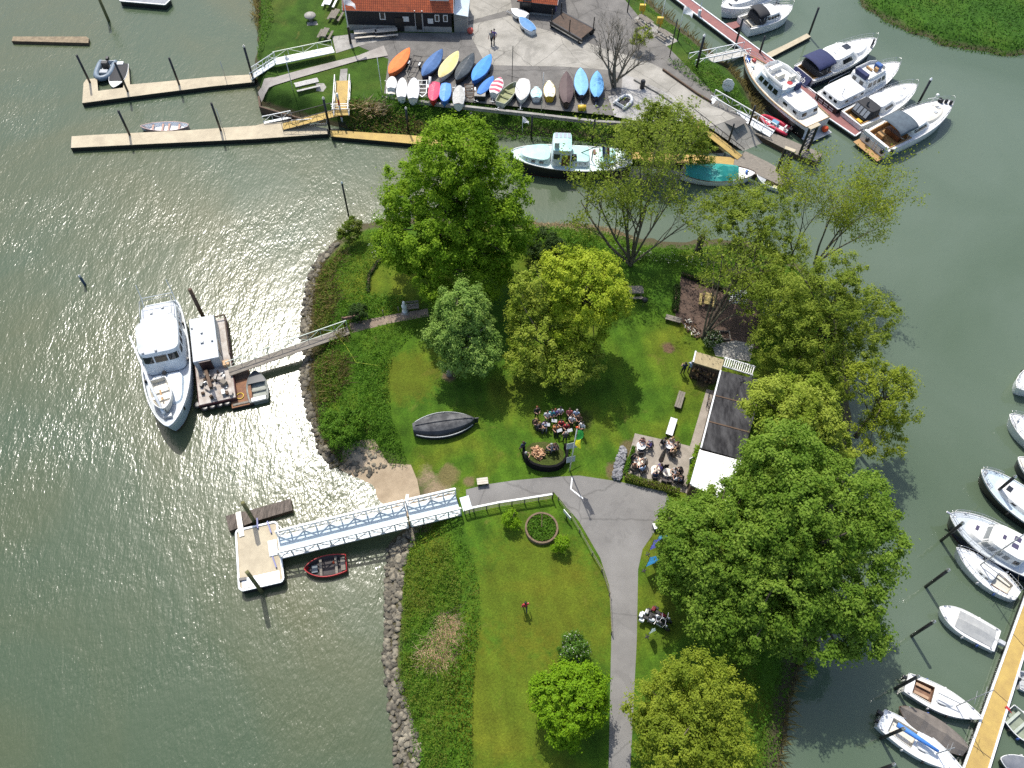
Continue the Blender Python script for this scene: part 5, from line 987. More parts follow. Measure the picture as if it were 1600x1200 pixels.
# --- boats on the yard
def trolley(z=0): pass
def dinghy(label, bow, stern, B, hullm, cover=None, zg=.95, ridge=.18, tr=.55, stripes=None, fl=.55, q=.85, inner=None, name='covered_dinghy', handle=None, trol=True):
    c, a, L = place(bow, stern, GH+zg); r = thing(name, label, 'dinghy', (c.x, c.y, GH+zg-fl), a, 'dinghies parked on the yard')
    H = Hull(L, B, fl, tr, .14, 0, q=q); H.build(r, [hullm]*3, .5, gun=hullm, gr=.04, n=18)
    if cover:
        mb = MB(); rows = []; n = 16
        for k in range(n+1):
            u = k/n; ww = H.w(u)*1.05+.012; rows.append([(H.X(u), ww*t, H.z(u)+.03+ridge*(1-abs(t)**1.3)*min(1, ww*1.6)-(.10 if abs(t) == 1 else 0)+rnd.uniform(-.008, .008)) for t in (1, .93, .5, .12, 0, -.12, -.5, -.93, -1)])
        if stripes: 
            for k in range(n): mb.loft(rows[k:k+2], mis=[1 if (k//2) % 2 else 0]*8)
        else: mb.loft(rows)
        mb.build('cover', [cover, stripes or cover], r)
    if inner: H.inner(r, inner, .15); H.thwarts(r, [.35, .6], inner)
    if trol:
        t = thing('launching_trolley', 'two wheeled launching trolley under the '+(' '.join(label.split(',')[0].split()[:10])), 'trolley', (c.x, c.y, GH), a, 'trolleys under the parked dinghies'); mb = MB(); z = max(.15, zg-fl-.18)
        e = -1 if handle == 'stern' else 1
        mb.tube([(e*(L/2+.7), 0, .3), (-e*L*.25, .35, z+.1)], .035, 5); mb.tube([(e*(L/2+.7), 0, .3), (-e*L*.25, -.35, z+.1)], .035, 5); mb.tube([(-e*L*.1, -B*.42, z), (-e*L*.1, B*.42, z)], .035, 5); mb.tube([(e*(L/2+.7), -.3, .3), (e*(L/2+.7), .3, .3)], .035, 5); mb.build('frame', GALV, t)
        for y in (-B*.45, B*.45):
            mb = MB(); mb.smooth = True; mb.lathe([(.12, -.06), (.25, -.05), (.25, .05), (.12, .06)], 10); w_ = mb.build('wheel', BLACK, t); w_.rotation_euler = (R_(90), 0, 0); w_.location = (-e*L*.1, y, .25)
    return r, L, H
def cloth(n, c): return M(n, c, tuple(x*.78 for x in c), 1.6, .7)
dinghy('dinghy under an orange cover, leftmost of the yard row', (640,76), (608,115), 1.75, solid('orange_hull', (.5,.10,.02)), cloth('orange_cover', (.78,.19,.035)), tr=.05, handle='stern')
dinghy('dinghy under a denim blue cover with a pale ridge line', (691,78), (660,119), 1.8, NAVY, cloth('denim_cover', (.07,.16,.36)), tr=.05, ridge=.4, handle='stern')
dinghy('dinghy under a pale yellow cover', (716,81), (687,121), 1.75, CREAM, cloth('yellow_cover', (.72,.60,.24)), tr=.1, handle='stern')
dinghy('dinghy under a shiny dark grey cover', (740,84), (713,125), 1.7, BLACK, M('dark_grey_cover', (.07,.085,.095), (.04,.05,.055), 2, .4), tr=.1, ridge=.35, handle='stern')
dinghy('dinghy under a bright blue cover beside the light concrete', (767,86), (739,126), 1.75, BLUE, cloth('bright_blue_cover', (.05,.27,.66)), tr=.1, handle='stern')
dinghy('slim dinghy under a mid blue cover, next to the red striped one', (771,120), (748,147), 1.25, NAVY, cloth('mid_blue_cover', (.05,.20,.55)), tr=.35, zg=.8, handle='stern')
dinghy('dinghy with a red and white striped cover', (782,122), (771,146), 1.5, WHITE, cloth('white_cover', (.70,.68,.66)), tr=.55, stripes=cloth('crimson_stripe', (.50,.07,.13)), handle='stern')
dinghy('open pale green sailing dinghy with a tall bare mast', (806,129), (781,160), 1.6, M('pale_green_hull', (.50,.52,.44), (.40,.42,.35), 2, .5), None, inner=M('mossy_interior', (.28,.29,.15), (.19,.21,.10), 2, .8), tr=.75, zg=.8, name='sailing_dinghy', handle='stern')
dinghy('dinghy under an off white cover, blunt end away from the water', (814,158), (819,124), 1.75, WHITE, cloth('offwhite_cover', (.60,.585,.55)), tr=.62)
dinghy('small pale aqua dinghy between the white cover and the thin flagpole', (838,137), (838,153), 1.35, WHITE2, M('aqua_cover', (.50,.66,.68), (.28,.52,.58), 3, .5, lo=.48, hi=.55), tr=.6, zg=.7)
dinghy('small white dinghy with yellow stern and dark pattern', (858,127), (859,152), 1.4, YEL, M('patterned_cover', (.68,.67,.60), (.30,.30,.10), 2.6, .6, lo=.40, hi=.46), tr=.65, zg=.8)
dinghy('dinghy under a dark brown cover with pointed bow', (885,113), (885,161), 1.75, M('brown_hull', (.05,.03,.025)), cloth('brown_cover', (.095,.062,.060)), tr=.35, ridge=.3)
dinghy('dinghy under a light blue cover, left of the last pair', (907,107), (909,149), 1.75, NAVY, cloth('light_blue_cover', (.20,.45,.74)), tr=.25, zg=1.05, handle='stern')
dinghy('dinghy under a light blue cover, right end of the yard row', (933,112), (932,152), 1.7, NAVY, cloth('light_blue_cover2', (.15,.41,.74)), tr=.25, zg=1.05, ridge=.3, handle='stern')
for lab, b, s, B, hm, cm, z in [('white optimist hull upside down on another at the left end', (613,121), (611,138), 1.2, WHITE, WHITE, 1.0), ('white optimist hull tilted on its neighbour, second from the left', (629,123), (627,152), 1.25, WHITE, WHITE, .9),
   ('white pointed dinghy next to the empty grey trolley', (647,123), (645,154), 1.4, WHITE, WHITE2, .8), ('red rounded training dinghy on the yard edge', (676,159), (680,129), 1.4, RED, M('red_deck', (.60,.06,.12), (.50,.04,.10), 2, .4), .8),
   ('blue rounded training dinghy on the yard edge', (694,160), (697,131), 1.4, BLUE, M('blue_deck', (.10,.30,.75), (.07,.23,.62), 2, .4), .8), ('grey white small motor boat overhanging the yard edge', (718,135), (716,163), 1.4, WHITE2, M('grey_boat_cover', (.45,.45,.42), (.28,.28,.26), 3, .6), .8)]:
    dinghy(lab, b, s, B, hm, cm, zg=z, ridge=.16, tr=.75, q=.6, trol=False, name='training_dinghy')
r, L, H = dinghy('lower grey optimist hull under the white one at the left end', (612,134), (611,148), 1.2, WHITE2, CREAM, zg=.5, tr=.8, q=.6, trol=False, fl=.4, name='training_dinghy')
r, L, H = dinghy('light blue sailing dinghy lying by the black shed', (812,27), (834,48), 1.5, WHITE2, cloth('steel_blue_cover', (.10,.26,.50)), tr=.5, zg=.7)
r, L, H = dinghy('white dinghy hull behind the steel blue dinghy by the black shed', (799,15), (824,25), 1.5, WHITE, WHITE, tr=.6, zg=.8)
# ------------------------------------------------------------------ docks, bridges
def dock(name, label, cat, px, z, mat, side=None, th=.55, edge=None):
    pts = [P2(*p, z) for p in px]; cx = sum(p[0] for p in pts)/len(pts); cy = sum(p[1] for p in pts)/len(pts)
    r = thing(name, label, cat, (cx, cy, 0)); loc = [(a-cx, b-cy) for a, b in pts]
    mb = MB(); mb.prism(loc, z-th-.3, z-.05); mb.build('float', side or BLACK, r)
    k = [(a*.996, b*.996) for a, b in loc]; mb = MB(); mb.prism(k, z-.05, z); mb.build('deck', mat, r)
    if edge:
        mb = MB(); n = len(loc)
        for i in range(n): a, b = loc[i], loc[(i+1) % n]; mb.beam((*a, z+.03), (*b, z+.03), .16, .14)
        mb.build('edge_beam', edge, r)
    return r, (cx, cy)
dock('floating_dock', 'buff floating dock with a berth cut out, upper of the two river docks', 'dock', [(128,161),(130,130),(134,124),(151,122),(153,142),(192,137),(197,106),(201,105),(203,132),(260,127),(330,120),(399,116),(398,128),(330,135),(250,145)], .6, BUFF)
dock('floating_dock', 'long buff floating dock, lower of the two on the river, ramp at its land end', 'dock', [(110,231),(111,213),(140,211),(300,203),(400,196),(428,188),(440,186),(470,193),(512,201),(512,209),(400,217),(250,224)], .6, BUFF)
dock('jetty', 'yellow grating jetty continuing the river dock behind the great maple', 'jetty', [(515,203),(560,206),(640,211),(740,220),(740,232),(640,224),(517,213)], .6, YDECK)
dock('jetty', 'yellow grating jetty behind the thin trees below the slip', 'jetty', [(930,240),(1000,237),(1060,240),(1148,246),(1160,250),(1146,259),(1000,251),(930,252)], .6, YDECK)
dock('landing_stage', 'grey timber landing stage on the near side of the slip', 'jetty', [(1148,247),(1165,236),(1200,253),(1237,274),(1226,292),(1190,276),(1146,258)], .7, GREYWOOD, BROWNWOOD)
dock('landing_stage', 'grey timber landing stage on the far side of the slip', 'jetty', [(1172,193),(1183,197),(1286,240),(1276,253),(1241,240),(1190,214),(1168,203)], .7, GREYWOOD, BROWNWOOD)
dock('pontoon', 'red boarded marina pontoon with white edges', 'pontoon', [(1010,-38),(1057,0),(1150,70),(1200,112),(1290,182),(1336,213),(1350,203),(1296,163),(1215,99),(1080,0),(1040,-30)], .6, REDDECK, BLACK, edge=WHITE2)
dock('finger_pontoon', 'narrow buff finger pontoon between the cruisers in the marina', 'pontoon', [(1192,86),(1230,68),(1261,52),(1267,57),(1202,91)], .55, BUFF)
dock('finger_pontoon', 'short red finger pontoon under the cruisers at the top', 'pontoon', [(1128,38),(1160,31),(1166,38),(1140,47)], .55, REDDECK)
YJ = dock('yellow_jetty', 'long yellow jetty with white edges in the bottom right corner', 'jetty', [(1645,812),(1487,1250),(1530,1250),(1645,872)], .7, YDECK, BLACK, edge=WHITE2)
for y in (905, 998, 1085, 1172): 
    a, b = P(1632-(y-850)*.361+4, y-8, .705), P(1632-(y-912)*.302-4, y+14, .705); c = (a+b)/2; mb = MB(); mb.beam((a.x-c.x, a.y-c.y, 0), (b.x-c.x, b.y-c.y, 0), .05, .012); o = mb.build('deck_seam', BROWNWOOD, YJ[0]); o.location = (c.x-YJ[1][0], c.y-YJ[1][1], .706)
r, c = dock('landing_pontoon', 'square pale concrete landing pontoon with white kerbs at the foot of the white bridge', 'pontoon', [(369,834),(371,829),(428,816),(433,818),(443,904),(440,909),(379,923),(374,919)], .9, BUFF, BLACK, .5, edge=WHITE2)
def on(p, z): q = P(*p, z); return (q.x-c[0], q.y-c[1], z)
for nm, a, b, m in (('ramp_plate', (425,844), (428,868), PALEBLUE), ('mooring_arm', (372,800), (378,838), CREAM)):
    mb = MB(); mb.beam(on(a, .97), on(b, .97), .75 if nm == 'ramp_plate' else .45, .05); mb.build(nm, m, r)
mb = MB(); mb.beam(on((378,912), .93), on((437,899), .93), .9, .03); mb.build('end_plate', WHITE2, r); blu = solid('violet_blue_steel', (.12,.13,.30), .5)
for a, b in (((418,815),(424,833)), ((426,870),(432,887)), ((402,810),(403,826))): mb = MB(); mb.beam(on(a, 1.0), on(b, 1.0), .12, .25); mb.build('pile_guide', blu, r)
mb = MB(); mb.box(-.3, .3, -.12, .12, .95, 1.1, .2, on((384,911), 0)[:2]); mb.build('cleat', BLACK, r)
def pile(name, label, base, top, rad, mat, zb=0.0, cap=None, cat='mooring post', group=None, sink=1.2, n=8):
    p, h = hgt(base, zb, top); r = thing(name, label, cat, p, 0, group); mb = MB(); mb.smooth = True; mb.tube([(0, 0, -sink), (0, 0, h)], [rad, rad], n); mb.build('shaft', mat, r)
    if cap: mb = MB(); mb.lathe([(rad*1.15, 0), (rad*1.15, .12), (rad*.3, .30)], n, (0, 0, h)); mb.build('cap', cap, r)
    return r, h
MOSS = M('mossy_timber', (.16,.16,.06), (.10,.095,.04), 3, .9)
r, h = pile('mooring_post', 'square mossy timber pile at the lower end of the landing pontoon', (409,925), (388,893), .22, MOSS, n=4)
r, h = pile('mooring_post', 'square mossy timber pile behind the old log raft by the landing pontoon', (400,819), (379,786), .22, MOSS, n=4)
r, c = dock('log_raft', 'weathered raft of split logs tied beyond the landing pontoon', 'raft', [(352,806),(398,795),(454,779),(457,797),(400,814),(358,830)], .55, M('split_logs', (.17,.14,.115), (.06,.05,.04), 1.0, .9, stretch=(9, 1.2, 1), bump=.04), BROWNWOOD)
dock('timber_raft', 'long narrow brown timber raft adrift at the top left', 'raft', [(18,64),(20,57),(135,57),(139,60),(138,67)], .4, M('drift_timber', (.27,.21,.13), (.15,.115,.07), 2, .85), BROWNWOOD)
r, c = dock('barge_pontoon', 'grey barge end cut by the top edge of the picture', 'barge', [(185,-18),(262,-14),(266,0),(258,8),(188,2)], .7, M('bluish_grey_deck', (.25,.27,.29), (.16,.17,.19), 1, .7), BLACK, edge=GALV)
def truss_bridge(name, label, a, b, za, zb, wd, h, nb, mat, deckm, sides=(1, -1), rad=.05, cat='footbridge', post=None, deck_w=.06):
    A, B = P(*a, za), P(*b, zb); c = (A+B)/2; L = math.hypot(B.x-A.x, B.y-A.y); an = math.atan2(B.y-A.y, B.x-A.x); r = thing(name, label, cat, c, an); z0, z1 = A.z-c.z, B.z-c.z
    mb = MB(); mb.hexa([(-L/2, -wd/2, z0-.1), (L/2, -wd/2, z1-.1), (L/2, wd/2, z1-.1), (-L/2, wd/2, z0-.1)], [(-L/2, -wd/2, z0), (L/2, -wd/2, z1), (L/2, wd/2, z1), (-L/2, wd/2, z0)]); mb.build('deck', deckm, r)
    for s in sides:
        mb = MB(); y = s*(wd/2+rad)
        def q(t, k): return (-L/2+L*t, y, z0+(z1-z0)*t+k*h)
        for k in (-.06, 1): mb.beam(q(0, k), q(1, k), rad*2, rad*2)
        for i in range(nb+1): mb.beam(q(i/nb, 0), q(i/nb, 1), rad*1.4, rad*1.4, (1, 0, 0))
        for i in range(nb): mb.beam(q(i/nb, i % 2), q((i+1)/nb, 1-i % 2), rad, rad)
        if h > 1: mb.beam(q(0, .5), q(1, .5), rad, rad)
        mb.build('railing', post or mat, r)
    return r, L
BD = M('pale_blue_deck', (.46,.56,.60), (.38,.46,.50), 1.2, .5)
truss_bridge('footbridge', 'long white truss gangway from the landing pontoon to the support post', (437,855), (635,807), 1.1, 1.9, 1.75, 1.25, 10, WHITE, BD, rad=.09)
truss_bridge('footbridge', 'short white truss span joining the gangway to the grey path', (639,806), (716,788), 1.9, 1.62, 1.75, 1.25, 4, WHITE, BD, rad=.09)
p = P(637,806,0); r = thing('bridge_pier', 'steel support post under the joint of the white bridge', 'pier', p); mb = MB(); [mb.tube([(0, y, -1), (0, y, 1.7)], .12, 7) for y in (-1, 1)]; mb.beam((0, -1.3, 1.72), (0, 1.3, 1.72), .25, .16); mb.build('frame', GALV, r)
mb = MB(); mb.prism([P2(718,778,1.56), P2(732,774,1.56), P2(738,795,1.56), P2(724,799,1.56)], 1.53, 1.56); tag(mb.build('ramp_plate', PALEBLUE, None, 0, P(728,787,1.5)), 'pale blue steel landing plate at the island end of the white bridge', 'plate')
truss_bridge('gangway', 'narrow grey gangway with light green railing from the work pontoon to the bank', (358,581), (545,516), 1.25, 1.9, .95, 1.0, 9, M('pale_green_rail', (.45,.52,.46), (.36,.42,.37), 2, .5), GREYWOOD, (1,), .035)
truss_bridge('gangway', 'white railed gangway from the meadow bank to the red pontoon', (1080,98), (1166,80), 1.9, .8, 1.4, .9, 6, WHITE2, M('pale_grey_boards', (.42,.41,.37), (.33,.32,.29), 2, .8), (1, -1), .04)
truss_bridge('gangway', 'long white railed gangway running down beside the concrete slip', (1112,154), (1207,209), 2.1, .8, 1.2, .9, 7, WHITE, WHITE2, (1, -1), .05)
truss_bridge('gangway', 'yellow gangway with black truss rails down to the lower floating dock', (442,197), (528,175), .75, 2.1, 1.3, 1.0, 8, BLACK, YDECK, (1, -1), .03)
truss_bridge('footbridge', 'yellow footbridge with white handrails beside the harbour slope', (536,126), (533,180), 2.15, 2.1, 1.7, .9, 3, WHITE, YDECK, (1, -1), .05)
flat('pavement', [(532,108),(543,107),(542,127),(530,127)], GH+.05, CONC2)
truss_bridge('raised_jetty', 'raised white plank jetty with handrails on the north west lawn', (430,96), (521,77), 2.9, 2.9, 1.2, .9, 4, M('lime_white_rail', (.62,.66,.55), (.5,.54,.45), 2, .5), WHITE2, (1,), .04)
truss_bridge('gangway', 'white stairs gangway sloping from the raised jetty to the upper floating dock', (393,120), (430,96), .8, 2.9, 1.0, .9, 4, WHITE2, WHITE2, (1, -1), .04)
truss_bridge('dock_railing', 'white railing along the land end of the lower floating dock', (457,198), (511,194), .62, .62, .3, .8, 3, WHITE2, BUFF, (1,), .04, cat='railing')
truss_bridge('dock_railing', 'white folded railing beside the yellow gangway', (412,192), (456,183), .62, .9, .3, .8, 3, WHITE2, GALV, (1,), .04, cat='railing')
truss_bridge('railing_walk', 'yellow walkway with black railing along the slip edge', (1078,184), (1156,246), 2.1, .75, 1.0, 1.0, 7, BLACK, YDECK, (1,), .03)
# quay edge, slope walls
def wall(name, label, px, z0, z1, th, mat, cat='wall', bev=0):
    pts = [P(*p, z1) for p in px]; c = pts[len(pts)//2]; mb = MB()
    for a, b in zip(pts, pts[1:]): mb.beam((a.x-c.x, a.y-c.y, (z0+z1)/2), (b.x-c.x, b.y-c.y, (z0+z1)/2), th, z1-z0)
    o = mb.build(name, mat, None, bev); o.location = (c.x, c.y, 0); return tag(o, label, cat)
wall('retaining_wall', 'pale concrete edge wall along the dinghy yard above the green bank', [(597,150),(660,158),(740,167),(840,178),(935,189),(1010,193)], 1.78, 2.22, .35, CONC2)
wall('sheet_piling', 'dark timber sheet piling round the point of the small lawn', [(404,150),(406,166),(440,176),(482,188)], -.8, 1.1, .22, BROWNWOOD)
wall('slip_kerb', 'rusty brown steel kerb along the far edge of the concrete slip', [(1036,107),(1090,145),(1112,158)], 1.9, 2.3, .18, BROWNWOOD, 'kerb')
wall('slip_kerb', 'white kerb between the grey tarmac and the concrete slip', [(992,122),(1030,143),(1078,176)], 1.9, 2.25, .5, CONC2, 'kerb')
# slip running into the water
def slope(name, px, mat):
    V = [P(x, y, z) for x, y, z in px]; mb = MB(); mb.face([mb.vv(v) for v in V]); return tag(mb.build(name, mat), kind='structure')
slope('slipway', [(1150,184,2.02),(1108,199,2.02),(1157,233,.15),(1206,212,.15)], CONC); slope('slipway', [(1206,212,.15),(1157,233,.15),(1187,255,-.9),(1236,234,-.9)], CONC)
# piles
gp = 'black steel piles of the floating docks'
for k, (b_, t_, rad, lab, z, m, cap) in enumerate([((142,132),(120,86),.14,'black pile at the outer corner of the upper river dock',.3,BLACK,None), ((201,146),(180,98),.14,'black pile beside the inflatable boat berth',.3,BLACK,None), ((281,135),(263,91),.14,'black pile midway along the upper river dock',.3,BLACK,None),
  ((397,128),(382,73),.15,'black pile at the land end of the upper river dock',.3,BLACK,CREAM), ((204,214),(185,173),.14,'black pile near the outer end of the lower river dock',.3,BLACK,None), ((346,207),(330,161),.14,'black pile midway along the lower river dock',.3,BLACK,None),
  ((515,201),(503,155),.15,'black pile where the lower dock meets the yellow jetty',.3,BLACK,CREAM), ((638,206),(634,170),.13,'black pile behind the yellow jetty, left of the maple',.3,BLACK,CREAM), ((737,217),(735,176),.13,'black pile behind the crown of the great maple',.3,BLACK,None), ((830,214),(829,180),.12,'black pile behind the turquoise barge',.3,BLACK,None), ((925,222),(924,187),.12,'black pile in the bank right of the turquoise barge',.3,BLACK,None),
  ((545,338),(538,286),.10,'thin dark channel post with a pale top off the island tip',0,BLACK,WHITE2), ((170,33),(152,-10),.2,'tall thick mossy post near the top left corner',0,MOSS,None), ((318,496),(297,452),.2,'dark leaning post behind the work pontoon',.2,BROWNWOOD,None), ((133,445),(128,431),.14,'small dark channel marker standing alone in the river',0,solid('dark_blue_paint',(.03,.06,.10)),STEEL),
  ((1264,54),(1280,12),.15,'black pile at the tip of the buff finger pontoon',.2,BLACK,None), ((1149,71),(1165,30),.15,'black pile on the red pontoon below the top cruisers',.2,BLACK,None), ((1186,86),(1197,57),.14,'black pile where the buff finger meets the red pontoon',.2,BLACK,None), ((1434,163),(1455,125),.15,'black pile between the white yacht and the sport cruiser bow',0,BLACK,WHITE2), ((1353,92),(1367,62),.14,'black pile by the bow of the navy cruiser',0,BLACK,None), ((1211,9),(1216,-8),.14,'black pile between the two top cruisers',0,BLACK,None), ((1344,188),(1361,160),.14,'black pile leaning on the sport cruiser stern',0,BLACK,None),
  ((1087,111),(1105,58),.16,'black lamp post with white floodlights on the east bank',1.9,BLACK,WHITE), ((1170,196),(1180,165),.13,'black post at the head of the far landing stage',1.2,BLACK,None), ((1139,220),(1148,194),.12,'black post beside the yellow walkway of the slip',1.2,BLACK,None), ((1046,90),(1058,30),.07,'thin dark pole in the east bank grass',1.9,BLACK,None), ((980,20),(982,-8),.08,'dark post in the bank grass at the top',1.9,BLACK,None),
  ((1446,917),(1482,892),.14,'black mooring pile left of the white speedboat',0,BLACK,STEEL), ((1424,994),(1459,972),.14,'black mooring pile below the bow of the speedboat',0,BLACK,STEEL), ((1399,1076),(1434,1057),.14,'black mooring pile at the stern of the brown cockpit sailing boat',0,BLACK,STEEL), ((1376,1154),(1411,1139),.14,'black mooring pile over the boat with the blue sail cover',0,BLACK,STEEL), ((1470,845),(1503,817),.14,'black mooring pile over the bow of the navy cruiser with roof panels',0,BLACK,STEEL), ((1549,775),(1586,746),.14,'black mooring pile over the bow of the pale grey cruiser',0,BLACK,STEEL), ((1362,1207),(1396,1194),.14,'black mooring pile at the bottom edge',0,BLACK,STEEL)]):
    pile('mooring_post' if z < 1 else 'post', lab, b_, t_, rad, m, z, cap, 'post')
for b_, t_, lab, cap in (((352,121),(346,98),'slim lamp on the upper river dock', WHITE), ((350,206),(342,171),'slim white lamp next to a pile on the lower river dock', WHITE)): pile('dock_lamp', lab, b_, t_, .04, GALV, .6, cap, 'lamp', sink=0)
for b_, t_, lab in (((1308,166),(1318,140),'steel service post with box on the red pontoon beside the sport cruiser'), ((1092,24),(1098,4),'steel service post with lamp on the red pontoon near the top')): 
    r, h = pile('service_post', lab, b_, t_, .05, STEEL, .6, WHITE, 'service post', sink=0); blk(r, 'power_box', WHITE2, -.2, .2, -.2, .2, 0, .8)
for (bl, br, tl, lab) in (((1249,241),(1262,235),(1260,199),'black lattice pile frame on the far landing stage'), ((1214,266),(1227,271),(1226,231),'black lattice pile frame on the near landing stage')):
    a, h = hgt(bl, .7, tl); b = P(*br, .7); r = thing('pile_frame', lab, 'pile frame', a); d = Vector((b.x-a.x, b.y-a.y, 0))
    for q in (Vector((0, 0, 0)), d): mb = MB(); mb.tube([q+Vector((0, 0, -1.5)), q+Vector((0, 0, h))], .16, 8); mb.build('pile', BLACK, r)
    mb = MB(); nb = 6
    for k in range(nb): z0, z1 = h*k/nb, h*(k+1)/nb; mb.beam((0, 0, z0), d+Vector((0, 0, z1)), .07, .07); mb.beam(d+Vector((0, 0, z0)), (0, 0, z1), .07, .07); mb.beam((0, 0, z1), d+Vector((0, 0, z1)), .07, .07)
    mb.build('lattice', BLACK, r); mb = MB(); mb.beam(Vector((0, 0, h+.06))-d*.1, d*1.1+Vector((0, 0, h+.06)), .5, .1); mb.build('cap_plate', BUFF, r)
# red and white marker pole, flagpoles
p, h = hgt((535,191), .3, (526,146)); r = thing('signal_mast', 'red and white banded mast with cross arms beside the yellow footbridge', 'mast', p)
for k in range(5): mb = MB(); mb.smooth = True; mb.tube([(0, 0, h*k/5), (0, 0, h*(k+1)/5)], .13, 8); mb.build('band', [WHITE, solid('signal_red', (.45,.04,.03), .5)][k % 2], r)
mb = MB()
for k in (.35, .45, .55, .62): mb.beam((-1.0, 0, h*k), (1.0, .2, h*k), .1, .06)
mb.build('cross_arm', WHITE, r)
def flagpole(label, base, top, zb, flag=None, rad=.06, lower=None, fl=(1.4, .9), drop=.0):
    p, h = hgt(base, zb, top); r = thing('flagpole', label, 'flagpole', p); mb = MB(); mb.smooth = True; mb.tube([(0, 0, -.1), (0, 0, h)], [rad, rad*.7], 7); mb.build('pole', WHITE, r)
    if lower: mb = MB(); mb.tube([(0, 0, 0), (0, 0, h*.36)], rad*1.8, 7); mb.build('pole_base', lower, r)
    if flag:
        mb = MB(); rows = []
        for j in range(8):
            t = j/7; rows.append([(t*fl[0]*math.cos(.4*math.sin(t*5)), .16*math.sin(t*6+k*.8), h-.2-drop-k*fl[1]/4-t*t*fl[0]*.55) for k in range(5)])
        mb.loft(rows, mis=[0, 0, 1, 1]); mb.build('flag', flag, r)
    return r, h
W2 = [leafmat('pennant_white', (.8,.8,.82), (.8,.8,.82), .5), leafmat('pennant_pale', (.72,.76,.82), (.72,.76,.82), .5)]
flagpole('flagpole with white flag and dark foot before the clubhouse', (548,68), (532,-6), GH, W2, .09, BLACK)
flagpole('thin white flagpole with pennant on the small lawn by the bench', (458,141), (444,86), GH, W2, .05, fl=(.7, .45))
flagpole('thin white pole at the left end of the dinghy row', (597,147), (585,90), GH+.2, None, .05)
flagpole('thin white pole between the small aqua dinghy and the patterned one', (846,172), (850,113), GH+.2, None, .05)
flagpole('white flagpole with pale flag in the east bank grass', (1058,64), (1070,8), 1.9, W2, .05, BLACK)
flagpole('white pole behind the first picnic table of the east bank', (1004,25), (1010,-10), GH, None, .05, YEL); flagpole('white pole behind the second picnic table of the east bank', (1031,45), (1040,-2), GH, None, .05, YEL)
flagpole('white pennant pole rising from the bank before the turquoise barge', (816,206), (815,182), 1.0, W2, .05, fl=(.8, .6))
r, h = flagpole('white flagpole with hanging green and yellow flag beside the path', (890,735), (901,668), GI, None, .07)
mb = MB(); mb.loft([[(.08+.25*math.sin(j*.9)*.3+k*.16, .12*math.sin(j+k), h*.94-j*h*.045-k*.05) for k in range(4)] for j in range(9)]); me_ = mb.build('flag', [leafmat('flag_green', (.05,.36,.08), (.05,.36,.08), .5), leafmat('flag_yellow', (.75,.72,.05), (.75,.72,.05), .5)], r)
for pl in me_.data.polygons: pl.material_index = 1 if pl.center.z < h*.76 else 0
mb = MB(); mb.lathe([(.05, 0), (.12, .05), (.05, .15)], 8, (0, 0, h)); mb.build('finial', ORANGE, r)
for z, w_ in ((2.3, 1.1), (.9, .9)):
    mb = MB(); mb.box(-w_/2, w_/2, -.1, -.05, z, z+.55, .5); sg = mb.build('sign_panel', M('grey_sign', (.42,.46,.45), (.33,.36,.35), 2, .5), r); sg.rotation_euler = (R_(-35), 0, 0)
pts = [P2(894,746,GI), P2(892,764,GI), P2(911,779,GI)]; mb = MB()
for a, b in zip(pts, pts[1:]): mb.beam((*a, GI+.017), (*b, GI+.017), .12, .006)
tag(mb.build('road_marking', WHITE2), kind='structure')
# masts on the yard
p, h = hgt((800,128), GH+.6, (803,72)); r = thing('dinghy_mast', 'dark bare mast standing on the pale green sailing dinghy', 'mast', p); mb = MB(); mb.tube([(0, 0, 0), (0, 0, h)], .04, 6); mb.tube([(-.6, 0, h*.18), (.9, 0, h*.12)], .025, 4); mb.build('spar', BLACK, r)
# ------------------------------------------------------------------ buildings
def tile_mat():
    m, t, b = nodes('orange_pantiles'); b.inputs['Roughness'].default_value = .75; tc = N(t, 'ShaderNodeTexCoord').outputs['Object']
    br = N(t, 'ShaderNodeTexBrick', offset=0.0, i={'Scale': 1.0, 'Brick Width': .26, 'Row Height': .30, 'Mortar Size': .02, 'Bias': 0, 'Color1': (.50,.115,.035,1), 'Color2': (.40,.085,.028,1), 'Mortar': (.16,.035,.015,1)})
    t.links.new(tc, br.inputs['Vector']); n_ = ramp(t, noise(t, tc, 1.2, 5), [(.3, (.75,.75,.75)), (.7, (1.15,1.1,1.1))]); t.links.new(mixc(t, 1, br.outputs['Color'], n_, 'MULTIPLY'), b.inputs['Base Color'])
    bn = N(t, 'ShaderNodeBump', i={'Strength': 1, 'Distance': .04}); wv = N(t, 'ShaderNodeTexWave', i={'Scale': 1.21}); t.links.new(tc, wv.inputs[0]); t.links.new(wv.outputs['Fac'], bn.inputs['Height']); t.links.new(bn.outputs[0], b.inputs['Normal']); return m
TILE = tile_mat(); SIDING = M('black_timber_siding', (.014,.015,.020), (.008,.008,.012), 2, .6, stretch=(.5, 1, 7)); PLINTH = M('grey_rendered_plinth', (.36,.35,.32), (.24,.235,.22), 1, .9)
